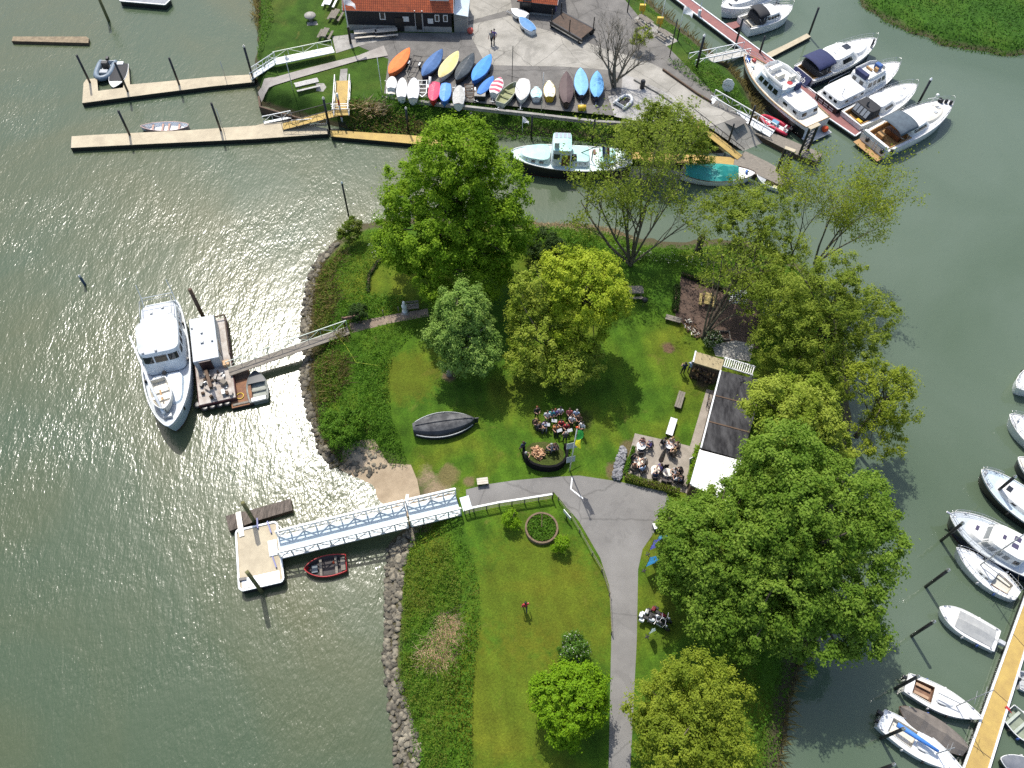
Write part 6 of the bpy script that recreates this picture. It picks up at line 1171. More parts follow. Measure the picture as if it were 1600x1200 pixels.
def front_building(label, a, b, top, depth_, name='boat_house', pl=.9, wins=(), roofx=.15, ridge_h=None, z0=GH):
    A, h = hgt(a, z0, top); B = P(*b, z0); L = (B-A).length; an = math.atan2(B.y-A.y, B.x-A.x); r = thing(name, label, 'building', A, an); D = depth_
    mb = MB(); mb.box(0, L, 0, D, -.3, pl); mb.build('plinth', PLINTH, r); mb = MB(); rh = ridge_h or D/2*.9; mb.box(-.03, L+.03, -.04, D+.04, pl, h-.06)
    mb.hexa([(-.03, -.04, h-.06), (L+.03, -.04, h-.06), (L+.03, D+.04, h-.06), (-.03, D+.04, h-.06)], [(-.03, D/2-.01, h+rh-.2), (L+.03, D/2-.01, h+rh-.2), (L+.03, D/2+.01, h+rh-.2), (-.03, D/2+.01, h+rh-.2)]); mb.build('wall', SIDING, r)
    sl = math.hypot(D/2+roofx, rh*(1+roofx/(D/2))); an2 = math.atan2(rh, D/2)
    for s in (0, 1):
        mb = MB(); mb.box(-.35, L+.35, 0, sl, 0, .10); o = mb.build('roof', TILE, r); zl = h-rh*roofx/(D/2)
        if s == 0: o.rotation_euler = (an2, 0, 0); o.location = (0, -roofx, zl)
        else: o.rotation_euler = (an2, 0, math.pi); o.location = (L, D+roofx, zl)
    mb = MB(); mb.tube([(-.4, -roofx-.06, h-rh*roofx/(D/2)), (L+.4, -roofx-.06, h-rh*roofx/(D/2))], .08, 6); mb.build('gutter', BLACK, r)
    for x in (-.38, L+.36):
        mb = MB(); mb.beam((x, -roofx, h-rh*roofx/(D/2)+.02), (x, D/2, h+rh+.02), .05, .22); mb.build('verge_board', WHITE, r)
    for w_ in wins:
        kind, u, wd, za, zb = w_; x = u*L
        if kind == 'w':
            mb = MB(); mb.box(x-wd/2, x+wd/2, -.10, -.045, za, zb); f = mb.build('window', WHITE, r); mb = MB(); mb.box(x-wd/2+.12, x+wd/2-.12, -.115, -.10, za+.13, zb-.13); mb.build('pane', GLASS, f)
        elif kind == 'd': mb = MB(); mb.box(x-wd/2, x+wd/2, -.12, -.045, za, zb); mb.build('door', BLACK, r)
        elif kind == 'n': mb = MB(); mb.box(x-wd/2, x+wd/2, -.09, -.045, za, zb); mb.build('notice_board', WHITE, r)
        elif kind == 'f': mb = MB(); mb.box(x-wd/2, x+wd/2, -.16, -.045, za, zb); mb.build('downpipe', GALV, r)
    return r, L, h
r, L, h = front_building('black timber clubhouse with orange tiled roof and white framed windows', (545,47), (706,51), (541,14), 8.5, 'clubhouse', .85, [('w',.345,.75,1.7,2.9), ('n',.565,.8,1.5,2.2), ('w',.865,.6,1.6,2.6), ('w',.945,.6,1.6,2.6), ('d',.50,1.1,.1,2.0), ('d',.695,.8,.4,2.9), ('n',.80,.7,1.3,2.0), ('f',.655,.12,.1,3.1), ('f',.725,.16,.1,3.1)])
mb = MB(); mb.beam((L*.80, .9, h+1.35), (L*.98, .9, h+1.35), .1, .9); mb.build('roof_window', WHITE, r)
A_ = P(726,40,GH)
r, L, h = front_building('smaller black shed with orange roof and purple door at the top edge', (812,20), (866,26), (809,0), 6.0, 'shed', .3, [('d',.2,1.2,.3,2.3)]); mb = MB(); mb.box(L+.03, L+.10, .6, 1.7, .3, 2.4); mb.build('door', solid('purple_paint', (.09,.05,.26), .5), r)
r = thing('annex', 'pale grey lean-to beside the right end of the clubhouse', 'lean-to', P(710,50,GH)); mb = MB(); mb.hexa([(0, 0, 0), (1.7, 0, 0), (1.7, 5, 0), (0, 5, 0)], [(0, 0, 2.6), (1.7, 0, 2.3), (1.7, 5, 2.3), (0, 5, 2.6)]); mb.build('wall', CONC2, r); mb = MB(); mb.hexa([(0, -.1, 2.62), (1.85, -.1, 2.32), (1.85, 5, 2.32), (0, 5, 2.62)], [(0, -.1, 2.68), (1.85, -.1, 2.38), (1.85, 5, 2.38), (0, 5, 2.68)]); mb.build('roof', PALEBLUE, r)
# long tarred roof shed, white roof, wood store, pergola
def roof_shed(name, label, px, zr, slope_, roofm, wallm, cat='shed', th=.16, ribs=0, over=.25):
    pts = [P(*p, zr) for p in px]; c = sum(pts, Vector())/4; r = thing(name, label, cat, (c.x, c.y, GI)); q = [Vector((p.x-c.x, p.y-c.y, zr-GI+slope_*k)) for p, k in zip(pts, (0, 1, 1, 0))]
    area = sum(q[i].x*q[(i+1) % 4].y-q[(i+1) % 4].x*q[i].y for i in range(4)); qq = q if area > 0 else q[::-1]
    mb = MB(); mb.hexa([p-Vector((0, 0, th)) for p in qq], qq); ro = mb.build('roof', roofm, r); mb = MB(); ins = [Vector((p.x*.95, p.y*.95, p.z-th-.01)) for p in qq]; mb.hexa([Vector((p.x, p.y, -.2)) for p in ins], ins); mb.build('wall', wallm, r)
    mb = MB(); mb.beam(q[3]+Vector((0, 0, .04)), q[0]+Vector((0, 0, .04)), .14, .12); mb.build('fascia', WHITE2, r)
    for k in range(1, ribs+1): mb = MB(); t = k/(ribs+1); mb.beam(q[0].lerp(q[3], t)+Vector((0, 0, .02)), q[1].lerp(q[2], t)+Vector((0, 0, .02)), .12, .05); mb.build('roof_seam', BROWNWOOD if roofm is not WHITE2 else GALV, r)
    return r, q
TAR = M('tarred_roof', (.075,.075,.078), (.016,.016,.018), .8, .85, lo=.36, hi=.68, stretch=(2.5, .7, 1), spec=.15)
roof_shed('long_shed', 'long shed with tarred black roof and white fascia behind the terrace', [(1126,579),(1192,598),(1158,721),(1095,700)], GI+3.0, .35, TAR, BROWNWOOD, 'shed', ribs=2)
r, q = roof_shed('white_roof_hall', 'shed with a smooth white roof half hidden by the green tree', [(1094,703),(1158,723),(1140,790),(1079,757)], GI+3.0, .35, M('white_roof_sheet', (.78,.79,.77), (.68,.69,.67), .8, .4), BROWNWOOD, 'shed')
for k in range(1, 5): mb = MB(); mb.beam(q[0].lerp(q[1], k/5)+Vector((0, 0, .02)), q[3].lerp(q[2], k/5)+Vector((0, 0, .02)), .06, .05); mb.build('roof_seam', GALV, r)
r, q = roof_shed('wood_store', 'firewood store with a pale plank roof at the head of the long shed', [(1087,549),(1131,563),(1126,580),(1083,566)], GI+2.5, .1, M('pale_plank_roof', (.36,.30,.17), (.26,.21,.12), 1.2, .8, stretch=(4, 1, 1)), BROWNWOOD, 'wood store')
rr = random.Random(4)
for k in range(40):
    t = rr.uniform(.05, .95); a = q[3].lerp(q[2], t); z = rr.uniform(.15, 1.9); mb = MB(); mb.smooth = True; s = rr.uniform(.07, .12); mb.tube([(a.x*.94, a.y*.94-.02, z), (a.x*.94-.08, a.y*.94-.25, z)], s, 6); mb.build('stacked_log', rr.choice([BROWNWOOD, M('split_wood', (.34,.19,.09), (.22,.12,.055), 4, .8), M('dark_log', (.07,.045,.03), (.04,.025,.018), 3, .9)]), r)
r = thing('pergola', 'white slatted pergola beside the wood store roof', 'pergola', P(1156,575,GI)); c = P(1156,575,GI); cs = [P(*p, GI+2.4)-c for p in ((1133,559),(1180,573),(1176,586),(1129,572))]
for s_, e_ in ((0, 1), (3, 2)): mb = MB(); mb.beam(cs[s_], cs[e_], .1, .14); mb.build('beam', WHITE2, r)
for k in range(14): t = (k+.5)/14; mb = MB(); mb.beam(cs[0].lerp(cs[1], t)+Vector((0, 0, .1)), cs[3].lerp(cs[2], t)+Vector((0, 0, .1)), .09, .05); mb.build('slat', WHITE, r)
for p in cs: mb = MB(); mb.beam((p.x, p.y, 0), p, .1, .1); mb.build('post', WHITE2, r)
blk(r, 'seat_back', solid('ochre_boards', (.36,.24,.08), .8), cs[3].x+.1, cs[2].x-.1, (cs[3].y+cs[2].y)/2-.5, (cs[3].y+cs[2].y)/2-.4, .3, 1.1, .01)
pg = P(1198,500,GI); r = thing('garden_shed', 'small garden shed with blue grey corrugated roof under the olive trees', 'shed', pg); blk(r, 'wall', BROWNWOOD, -.9, .9, -.8, .8, -.1, 2.0); mb = MB(); mb.hexa([(-1.05, -.95, 2.0), (1.05, -.95, 2.0), (1.05, .95, 2.25), (-1.05, .95, 2.25)], [(-1.05, -.95, 2.08), (1.05, -.95, 2.08), (1.05, .95, 2.33), (-1.05, .95, 2.33)]); mb.build('roof', M('corrugated_blue_grey', (.14,.17,.20), (.07,.085,.10), 1, .5, stretch=(9, .5, 1)), r)
# ------------------------------------------------------------------ hedges, walls, fences on the island
def hedge(label, px, z, wd, h, mat, n, ls=.07):
    pts = [P(*p, z) for p in px]; c = pts[0]; C = []
    seg = [(b-a).length for a, b in zip(pts, pts[1:])]; tot = sum(seg)
    for (a, b), sl in zip(zip(pts, pts[1:]), seg):
        k = int(n*sl/tot); t = rng.random(k); d = (b-a).normalized(); pn = Vector((-d.y, d.x, 0)); q = unit(k)*(rng.random((k, 1))**.3)
        C.append(np.array(a-c)+np.outer(t, np.array(b-a))+np.outer(q[:, 0]*wd/2, np.array(pn))+np.stack([0*t, 0*t, h*.5+q[:, 2]*h*.5], -1))
    C = np.concatenate(C); V, F = leaf_quads(C, rng.normal(size=C.shape)*.7+np.array([0, 0, .6]), ls*rng.uniform(.6, 1.4, len(C))); r = thing('hedge', label, 'hedge', c); np_mesh('foliage', V, F, mat, r)
    mb = MB()
    for a, b in zip(pts, pts[1:]): mb.beam(a-c+Vector((0, 0, h*.3)), b-c+Vector((0, 0, h*.3)), wd*.35, h*.6)
    mb.build('stem', BROWNWOOD, r)
hedge('low olive hedge along the path side of the terrace', [(976,747),(1000,755),(1040,765),(1060,772)], GI, .8, .8, L_BRAMBLE, 3200)
hedge('yellow green hedge between the terrace and the white roof', [(1091,702),(1084,728),(1076,762)], GI, .9, 1.3, L_ACID, 2600)
hedge('narrow grassy hedge on the left side of the terrace', [(990,700),(984,718),(976,742)], GI, .4, .5, L_NETTLE, 1300)
hedge('dark hedge along the upper edge of the mulch garden', [(1064,430),(1110,446),(1150,462)], GI, .6, .7, L_DARK, 2200)
hedge('dark clipped border left of the mulch garden', [(1057,448),(1056,470),(1054,488)], GI, .8, .6, L_DARK, 1800)
hedge('dark ivy edging of the small yellow lawn under the great tree', [(575,458),(577,432),(590,412),(607,398)], GI, .5, .5, L_DARK, 1400)
r = thing('stone_bank', 'low bank of grey cobbles left of the terrace', 'stone bank', P(966,725,GI)); bm = bmesh.new(); X, Y = scatter_px([(971,697),(979,702),(974,730),(969,752),(955,748),(962,722)], GI, 260)
for k in range(len(X)):
    s = rnd.uniform(.18, .38); k0 = len(bm.verts); bm.from_mesh(SM[k % 7]); bm.verts.ensure_lookup_table(); mt = Matrix.Translation((X[k]-r.location.x, Y[k]-r.location.y, rnd.uniform(.05, .35))) @ Matrix.Rotation(rnd.uniform(0, 6), 4, 'Z') @ Matrix.Scale(s, 4)
    for v in bm.verts[k0:]: v.co = mt @ v.co
me = bpy.data.meshes.new('cobbles'); bm.to_mesh(me); bm.free(); me.materials.append(M('grey_cobble', (.26,.26,.27), (.13,.13,.14), .8, .85)); o = bpy.data.objects.new('cobbles', me); COL.objects.link(o); o.parent = r; o['kind'] = 'stuff'
# round planted bed
cb_ = P(846,827,GI); r = thing('round_bed', 'round planted bed ringed by a low woven brown wall on the lower lawn', 'flower bed', cb_); rr_ = (P(872,827,GI)-P(820,827,GI)).length/2
mb = MB(); K = 40; ring = [(math.cos(2*math.pi*k/K), math.sin(2*math.pi*k/K)) for k in range(K)]
mb.loft([[(a*R, b*R, z) for a, b in ring] for R, z in ((rr_, 0), (rr_, .42), (rr_-.16, .42), (rr_-.16, .05))], True); mb.build('rim', M('woven_willow', (.20,.145,.09), (.10,.07,.045), 5, .9), r)
mb = MB(); mb.sheet([(a*(rr_-.14), b*(rr_-.14)) for a, b in ring], .15); mb.build('soil', SOIL, r)
nn = 2600; a = rng.uniform(0, 6.283, nn); q = np.sqrt(rng.random(nn))*(rr_-.22); C = np.stack([q*np.cos(a), q*np.sin(a), .2+rng.random(nn)*.3], -1); V, F = leaf_quads(C, rng.normal(size=C.shape)*.5+np.array([0, 0, .7]), .075*rng.uniform(.6, 1.4, nn)); np_mesh('plants', V, F, L_NETTLE, r)
mb = MB(); mb.beam((0, 0, .5), (0, rr_-.2, .5), .05, .05); mb.build('stake', BROWNWOOD, r)
# fences
pts = [P(*p, GI+1.0) for p in ((726,797),(740,793),(780,785),(820,779),(864,772))]; c = pts[0].copy(); c.z = GI; r = thing('fence', 'long white handrail with wire fence between the path and the lower lawn', 'fence', c)
mb = MB(); [mb.beam(a-c, b-c, .16, .12) for a, b in zip(pts, pts[1:])]; mb.build('handrail', WHITE, r); mb = MB(); [mb.beam(a-c-Vector((0, 0, k)), b-c-Vector((0, 0, k)), .03, .03) for a, b in zip(pts, pts[1:]) for k in (.3, .55, .8)]; mb.build('wire', GREYWOOD, r)
for k in range(9):
    t = k/8*4; i = min(3, int(t)); p = pts[i].lerp(pts[i+1], t-i)-c; mb = MB(); mb.beam((p.x, p.y, 0), p, .09, .09); mb.build('post', GREYWOOD, r)
mb = MB(); e = pts[-1]-c; mb.tube([(e.x, e.y, 0), (e.x, e.y, 1.5)], .07, 6); mb.build('end_post', BLACK, r)
pts = [P(*p, GI) for p in ((872,782),(890,806),(905,832),(925,868),(940,893),(952,930),(955,990))]; c = pts[0]; r = thing('fence', 'low post and wire fence along the left edge of the path', 'fence', c)
for k, p in enumerate(pts): mb = MB(); mb.beam(p-c, p-c+Vector((0, 0, .8)), .08, .08); mb.build('post', GREYWOOD, r)
mb = MB(); [mb.beam(a-c+Vector((0, 0, z)), b-c+Vector((0, 0, z)), .03, .03) for a, b in zip(pts, pts[1:]) for z in (.4, .75)]; mb.build('wire', GREYWOOD, r)
# fire pit screen: low curved black wall
arc = [(816,706),(816,714),(822,726),(832,733),(845,737),(858,738),(870,736),(880,730),(886,720),(887,710),(884,700)]; pts = [P(*p, GI) for p in arc]; c = pts[5]; r = thing('curved_screen', 'low curved black wall round the camp fire place', 'low wall', c)
mb = MB(); A = []; cen = P(851,706,GI)
for p in pts: d = (p-cen).normalized(); A.append([p-c, p-c+Vector((0, 0, .95)), p-c-d*.22+Vector((0, 0, .95)), p-c-d*.22])
mb.loft(A); mb.face([mb.vv(v) for v in A[0]]); mb.face([mb.vv(v) for v in A[-1][::-1]]); mb.build('wall', M('black_coping', (.012,.012,.013), (.007,.007,.008), 2, .95, spec=.1), r)
mb = MB(); mb.loft([[a[1]+Vector((0, 0, .03)), a[2]+Vector((0, 0, .03))] for a in A]); mb.build('coping', M('black_coping', (.012,.012,.013), (.007,.007,.008), 2, .95, spec=.1), r)
flat('soil', [(822,700),(832,692),(850,690),(870,695),(881,706),(880,722),(868,731),(845,731),(828,724)], GI+.01, ground_mat('trampled_grass', [(.36, (.05,.075,.015)), (.5, (.075,.085,.025)), (.66, (.09,.09,.03))]))
LOG = M('split_wood', (.34,.19,.09)); LOGP = M('fresh_split_wood', (.62,.40,.24), (.48,.28,.15), 3, .8); rr = random.Random(6)
lm = []
for k in range(3):
    mb = MB(); L_ = .30; s = .085; mb.prism([(s*math.cos(t), s*math.sin(t)) for t in (0, .8, 1.6, 2.4, 3.14)][:3+k], -L_/2, L_/2); o = mb.build('firewood_log', LOGP); lm.append(o)
hp = scatter_px([(829,704),(836,697),(843,700),(850,706),(851,714),(843,721),(836,716),(830,711)], GI, 90)
for k in range(min(90, len(hp[0]))):
    o = lm[k] if k < 3 else lm[k % 3].copy()
    if k >= 3: COL.objects.link(o)
    o.location = (hp[0][k], hp[1][k], GI+.06+rr.random()*.3); o.rotation_euler = (rr.uniform(0, 3), rr.uniform(0, 3), rr.uniform(0, 3)); tag(o, 'pale split log in the heap beside the camp fire wall', 'log', 'split logs heaped by the camp fire')
rp = scatter_px([(1066,501),(1072,499),(1092,512),(1096,524),(1088,530),(1078,524),(1068,512)], GI, 60)
for k in range(len(rp[0])):
    o = lm[k % 3].copy(); COL.objects.link(o); o.location = (rp[0][k], rp[1][k], GI+.06+rr.random()*.25); o.rotation_euler = (rr.uniform(0, 3), rr.uniform(0, 3), rr.uniform(0, 3)); o.material_slots[0].link = 'OBJECT'; o.material_slots[0].material = [LOG, BROWNWOOD, CREAM][k % 3]; tag(o, 'log in the small scattered pile below the mulch garden', 'log', 'logs piled below the mulch garden')
# ------------------------------------------------------------------ furniture
def picnic(label, px, z, rz, mat, L=1.9, top=None, name='picnic_table', group=None):
    p = P(*px, z); r = thing(name, label, 'picnic table', p, rz, group); mb = MB(); [mb.box(-L/2, L/2, y-.065, y+.065, .72, .76) for y in (-.29, -.145, 0, .145, .29)]; mb.build('tabletop', top or mat, r)
    for y in (-.72, .72): mb = MB(); [mb.box(-L/2, L/2, y+o-.065, y+o+.065, .42, .46) for o in (-.075, .075)]; mb.build('seat', top or mat, r)
    for x in (-L*.34, L*.34): mb = MB(); [mb.beam((x, s*.22, .72), (x, s*.62, 0), .08, .05, (1, 0, 0)) for s in (1, -1)]; mb.beam((x, -.8, .40), (x, .8, .40), .05, .09); mb.build('leg', mat, r)
    return r
def ang(a, b, z): p, q = P(*a, z), P(*b, z); return math.atan2(q.y-p.y, q.x-p.x)
LB = M('pale_table_boards', (.56,.52,.44), (.42,.38,.31), 2, .8); DG = solid('dark_green_frame', (.03,.05,.04), .6)
picnic('picnic table with white top at the top edge beside the clubhouse', (517,6), GH, R_(82), DG, 2.6, WHITE2); picnic('weathered picnic table beside the clubhouse corner', (525,29), GH, R_(78), GREYWOOD, 2.0); picnic('weathered picnic table at the edge of the paved corner', (509,58), GH, R_(80), GREYWOOD, 1.8)
picnic('left of the two long pale picnic tables before the clubhouse', (572,57), GH, ang((557,58),(588,55), GH), BROWNWOOD, 2.9, LB); picnic('right of the two long pale picnic tables before the clubhouse', (604,55), GH, ang((588,56),(620,53), GH), BROWNWOOD, 2.9, LB)
picnic('grey picnic table on the east bank by the first yellow box', (1006,37), GH, ang((998,28),(1014,40), GH), GREYWOOD, 2.0); picnic('grey picnic table on the east bank by the second yellow box', (1036,58), GH, ang((1027,52),(1044,63), GH), GREYWOOD, 2.0)
picnic('white weathered bench table alone on the small lawn', (481,137), GH, ang((463,141),(497,133), GH), GREYWOOD, 2.9, M('silver_boards', (.48,.47,.45), (.36,.35,.33), 2, .8)); picnic('bench table half hidden right of the yellow green tree', (992,461), GI, ang((984,463),(1001,463), GI), GREYWOOD, 1.6)
picnic('yellowish wooden table set in the mulch garden', (1104,473), GI, R_(80), M('larch_boards', (.42,.33,.12), (.32,.24,.08), 3, .8), 1.5)
flat('pavement', [(494,130),(506,130),(510,136),(505,143),(494,142)], GH+.02, CONC2); flat('pavement', [(480,35),(495,33),(497,39),(480,40)], GH+.02, CONC2); flat('pavement', [(990,30),(1000,22),(1060,64),(1042,72),(1020,58)], GH+.016, CONC2)
p = P(486,32,GH); r = thing('stone_table', 'round grey stone table on the clubhouse lawn', 'table', p); mb = MB(); mb.smooth = True; mb.lathe([(.3, 0), (.3, .6), (.75, .62), (.75, .8)], 14); mb.build('table_base', CONC2, r)
def bench(label, px, z, rz, mat, L=1.6, back=False, name='bench'):
    p = P(*px, z); r = thing(name, label, 'bench', p, rz); mb = MB(); [mb.box(-L/2, L/2, y-.1, y+.1, .44, .49) for y in (-.22, 0, .22)]; mb.build('seat', mat, r)
    for x in (-L*.4, L*.4): mb = MB(); mb.box(x-.05, x+.05, -.28, .28, 0, .44); mb.build('leg', BROWNWOOD, r)
    if back: mb = MB(); [mb.box(-L/2, L/2, .33, .37, a, a+.12) for a in (.6, .78)]; mb.build('backrest', mat, r)
bench('grey bench on the grass left of the dark roof', (1061,628), GI, ang((1057,640),(1064,617), GI), GREYWOOD, 1.9); bench('white bench board standing above the terrace tables', (1048,670), GI, ang((1044,683),(1052,657), GI), WHITE2, 1.9); bench('dark log bench left of the log pile', (1051,502), GI, ang((1040,499),(1062,505), GI), GREYWOOD, 1.6); bench('small wooden bench post beside the path near the bridge', (754,755), GI, R_(10), LB, 1.0); bench('dark bench at the end of the boardwalk', (645,483), GI, R_(10), GREYWOOD, 1.3, True)
p = P(1006,476,GI); r = thing('barbecue', 'small dark kettle barbecue on legs on the lawn right of the yellow green tree', 'barbecue', p); mb = MB(); mb.smooth = True; mb.lathe([(.05, .5), (.28, .6), (.33, .75), (.3, .9), (.08, 1.02)], 12); mb.build('kettle', BLACK, r)
for k in range(3): mb = MB(); mb.tube([(.2*math.cos(k*2.1), .2*math.sin(k*2.1), .6), (.35*math.cos(k*2.1), .35*math.sin(k*2.1), 0)], .02, 4); mb.build('leg', STEEL, r)
p = P(1152,467,GI); r = thing('garden_trellis', 'white lattice panel lying in the back of the mulch garden', 'trellis', p); mb = MB()
for k in range(7): mb.beam((-.9+k*.3, -.6, .05), (-.9+k*.3, .6, .6), .05, .03); mb.beam((-.9, -.6+k*.2, .06+k*.09), (.9, -.6+k*.2, .06+k*.09), .05, .03)
mb.build('lattice', WHITE2, r)
p = P(1132,525,GI); r = thing('cold_frame', 'square wooden frame lying beside the variegated shrub', 'frame', p); mb = MB()
for a, b in (((-.5, -.5), (.5, -.5)), ((.5, -.5), (.5, .5)), ((.5, .5), (-.5, .5)), ((-.5, .5), (-.5, -.5))): mb.beam((*a, .1), (*b, .1), .1, .2)
mb.build('frame_boards', GREYWOOD, r)
# terrace tables and chairs
def chair_mesh():
    r = thing('terrace_chair', 'dark wicker chair', 'chair', (0, 0, 0)); m = M('dark_wicker', (.07,.055,.05), (.035,.03,.028), 5, .7)
    mb = MB(); mb.box(-.23, .23, -.22, .22, .42, .46); mb.build('seat', m, r); mb = MB(); mb.box(-.23, -.19, -.22, .22, .46, .92); mb.build('backrest', m, r)
    for x, y in ((-.2, -.19), (-.2, .19), (.2, -.19), (.2, .19)): mb = MB(); mb.box(x-.02, x+.02, y-.02, y+.02, 0, .42); mb.build('leg', m, r)
    return r
CH = chair_mesh(); first = [True]; tp = [(1000,702),(1044.5,701),(995.7,727),(1022,739),(1040.5,743.5)]; tw = ['upper left', 'upper right', 'lower left', 'middle front', 'front right']; tables = []
for k, (q, nm) in enumerate(zip(tp, tw)):
    p = P(*q, GI); tables.append(p); r = thing('cafe_table', f'round white cafe table, {nm} one on the terrace', 'table', p, 0, 'terrace tables'); mb = MB(); mb.smooth = False; mb.lathe([(.38, .70), (.42, .72), (.42, .75), (.02, .755)], 20); mb.build('tabletop', [WHITE2, WHITE, CREAM, CREAM, CREAM][k], r); mb = MB(); mb.lathe([(.28, 0), (.28, .03), (.04, .06), (.04, .7)], 10); mb.build('pedestal', GALV, r)
    rr = random.Random(k)
    for j in range(3): t = thing('drink_glass', 'small glass on a round terrace table', 'glass', p+Vector((rr.uniform(-.22, .22), rr.uniform(-.22, .22), .757)), 0, 'glasses on the terrace tables'); mb = MB(); mb.lathe([(.025, 0), (.035, .1), (.035, .13)], 8); mb.build('cup', [solid('amber_drink', (.35,.16,.03), .2), GREYWOOD, RED][j % 3], t)
p, h = hgt((1030,727), GI, (1036,698)); r = thing('parasol', 'closed brown parasol standing among the terrace tables', 'parasol', p); mb = MB(); mb.smooth = True; mb.lathe([(.05, h*.25), (.24, h*.28), (.20, h*.6), (.10, h*.95), (.02, h)], 9); mb.build('canopy', M('brown_cloth', (.16,.125,.10), (.11,.085,.07), 3, .85), r); mb = MB(); mb.tube([(0, 0, 0), (0, 0, h*.3)], .03, 6); mb.build('pole', WOODV, r); mb = MB(); mb.lathe([(.25, 0), (.25, .08), (.05, .12)], 10); mb.build('foot', CONC2, r)
p = P(1078,722,GI); r = thing('menu_board', 'small white and violet menu board by the yellow hedge', 'sign', p, .6); mb = MB(); mb.hexa([(-.3, -.3, 0), (.3, -.3, 0), (.3, -.25, 0), (-.3, -.25, 0)], [(-.3, -.02, .95), (.3, -.02, .95), (.3, .03, .95), (-.3, .03, .95)]); mb.build('board', [WHITE], r); mb = MB(); mb.quad((-.24, -.27, .2), (.24, -.27, .2), (.24, -.1, .75), (-.24, -.1, .75)); mb.build('poster', solid('violet_print', (.25,.22,.6), .6), r)
# banners and signs by the path
def banner(label, base, top, zb, c, wd, name='banner'):
    p, h = hgt(base, zb, top); r = thing(name, label, 'banner', p, R_(25)); mb = MB(); mb.tube([(0, 0, 0), (0, 0, h)], .02, 5); mb.build('pole', BLACK, r); mb = MB(); mb.loft([[(.02, .05*math.sin(k), h*(.28+.72*k/8)), (.02+wd*math.sin(math.pi*min(1, .25+.75*k/8))**.5, .06*math.sin(k*1.3+1), h*(.26+.72*k/8))] for k in range(9)]); mb.build('flag', c, r); mb = MB(); mb.box(-.2, .2, -.04, .04, 0, .06); mb.box(-.04, .04, -.2, .2, .0, .055); mb.build('foot', BLACK, r)
banner('light blue feather banner nearest the orange sign', (1023,852), (1031,828), GI, leafmat('sky_blue_cloth', (.14,.50,.78), (.14,.50,.78), .5), 1.3); banner('violet blue feather banner between the two light blue ones', (1012,866), (1022,843), GI, leafmat('violet_blue_cloth', (.16,.17,.62), (.16,.17,.62), .5), 1.3); banner('lowest light blue feather banner on the grass by the path', (1006,892), (1014,869), GI, leafmat('azure_cloth', (.08,.38,.78), (.08,.38,.78), .5), 1.3); banner('thin pale pennant on the grass beside the motorcycles', (1011,995), (1008,980), GI, leafmat('pale_cloth', (.55,.68,.68), (.55,.68,.68), .5), .5)
p = P(1039,816,GI); r = thing('signboard', 'orange and white signboard at the bend of the path', 'sign', p, .3); mb = MB(); mb.hexa([(-.55, -.35, .05), (.55, -.35, .05), (.55, -.3, .05), (-.55, -.3, .05)], [(-.55, .05, 1.15), (.55, .05, 1.15), (.55, .1, 1.15), (-.55, .1, 1.15)]); mb.build('board', M('orange_print', (.62,.38,.15), (.62,.52,.36), 2, .6), r); mb = MB(); mb.quad((-.35, -.22, .35), (.2, -.22, .35), (.2, -.02, .9), (-.35, -.02, .9)); mb.build('poster', M('pale_print', (.65,.6,.52), (.5,.25,.1), 4, .6), r)
for k, q in enumerate(((1024,825),(1030,822),(1035,820))): p = P(*q, GI); r = thing('white_crate', 'white crate in the row of three below the orange sign', 'crate', p, .3, 'white crates by the path'); mb = MB(); mb.hexa([(-.22, -.22, 0), (.22, -.22, 0), (.22, .22, 0), (-.22, .22, 0)], [(-.26, -.26, .5), (.26, -.26, .5), (.26, .26, .5), (-.26, .26, .5)]); mb.build('crate_body', BLACK, r); mb = MB(); mb.box(-.28, .28, -.28, .28, .5, .56); mb.build('lid', WHITE, r, .02)
p = P(885,810,GI); r = thing('info_sign', 'small white sign on a leg beside the fence corner', 'sign', p, -.9); mb = MB(); mb.box(-.5, .5, -.03, .03, .6, 1.1); mb.build('panel', WHITE, r); mb = MB(); mb.beam((0, 0, 0), (0, 0, .6), .08, .08); mb.build('post', BROWNWOOD, r)
p = P(1133,150,GH-.4); r = thing('harbour_sign', 'big white octagonal signboard facing the water on the east bank', 'sign', p, R_(70)); mb = MB(); oc = [(.75*math.cos(R_(a)), .95*math.sin(R_(a))) for a in range(22, 382, 45)]; b0 = [(0.04, a, 1.6+b) for a, b in oc]; b1 = [(-.04, a, 1.6+b) for a, b in oc]; mb.loft([b0, b1], True, True, True); mb.build('panel', WHITE2, r); mb = MB(); mb.beam((0, 0, 0), (0, 0, .8), .12, .12); mb.build('post', BLACK, r); mb = MB(); [mb.box(-.06, -.045, -.4+.25*k, -.25+.25*k, 1.5, 1.5+.12*(1+k % 2)) for k in range(4)]; mb.build('emblem', GALV, r)
for q, lab in (((1004,24), 'yellow life buoy box on a post by the first picnic table of the east bank'), ((1031,44), 'yellow life buoy box on a post by the second picnic table of the east bank')): p = P(q[0]-2, q[1], GH); r = thing('buoy_box', lab, 'life buoy box', p); blk(r, 'box', YEL, -.4, .4, -.2, .2, .7, 1.6, .04); mb = MB(); mb.beam((0, 0, 0), (0, 0, .7), .1, .1); mb.build('post', GREYWOOD, r)
p = P(1003,138,GH); r = thing('waste_bin', 'black litter bin on the light grey tarmac', 'bin', p); mb = MB(); mb.lathe([(.25, 0), (.3, .05), (.3, 1.1), (.22, 1.2)], 10); mb.build('bin_body', BLACK, r)
p = P(909,172,GH); r = thing('barrel', 'yellow barrel lying at the yard edge below the light blue dinghy', 'barrel', p, .1); mb = MB(); mb.smooth = True; mb.lathe([(.25, -.5), (.33, -.48), (.36, 0), (.33, .48), (.25, .5)], 12); o = mb.build('barrel_body', YEL, r); o.rotation_euler = (0, R_(90), 0); o.location.z = .36
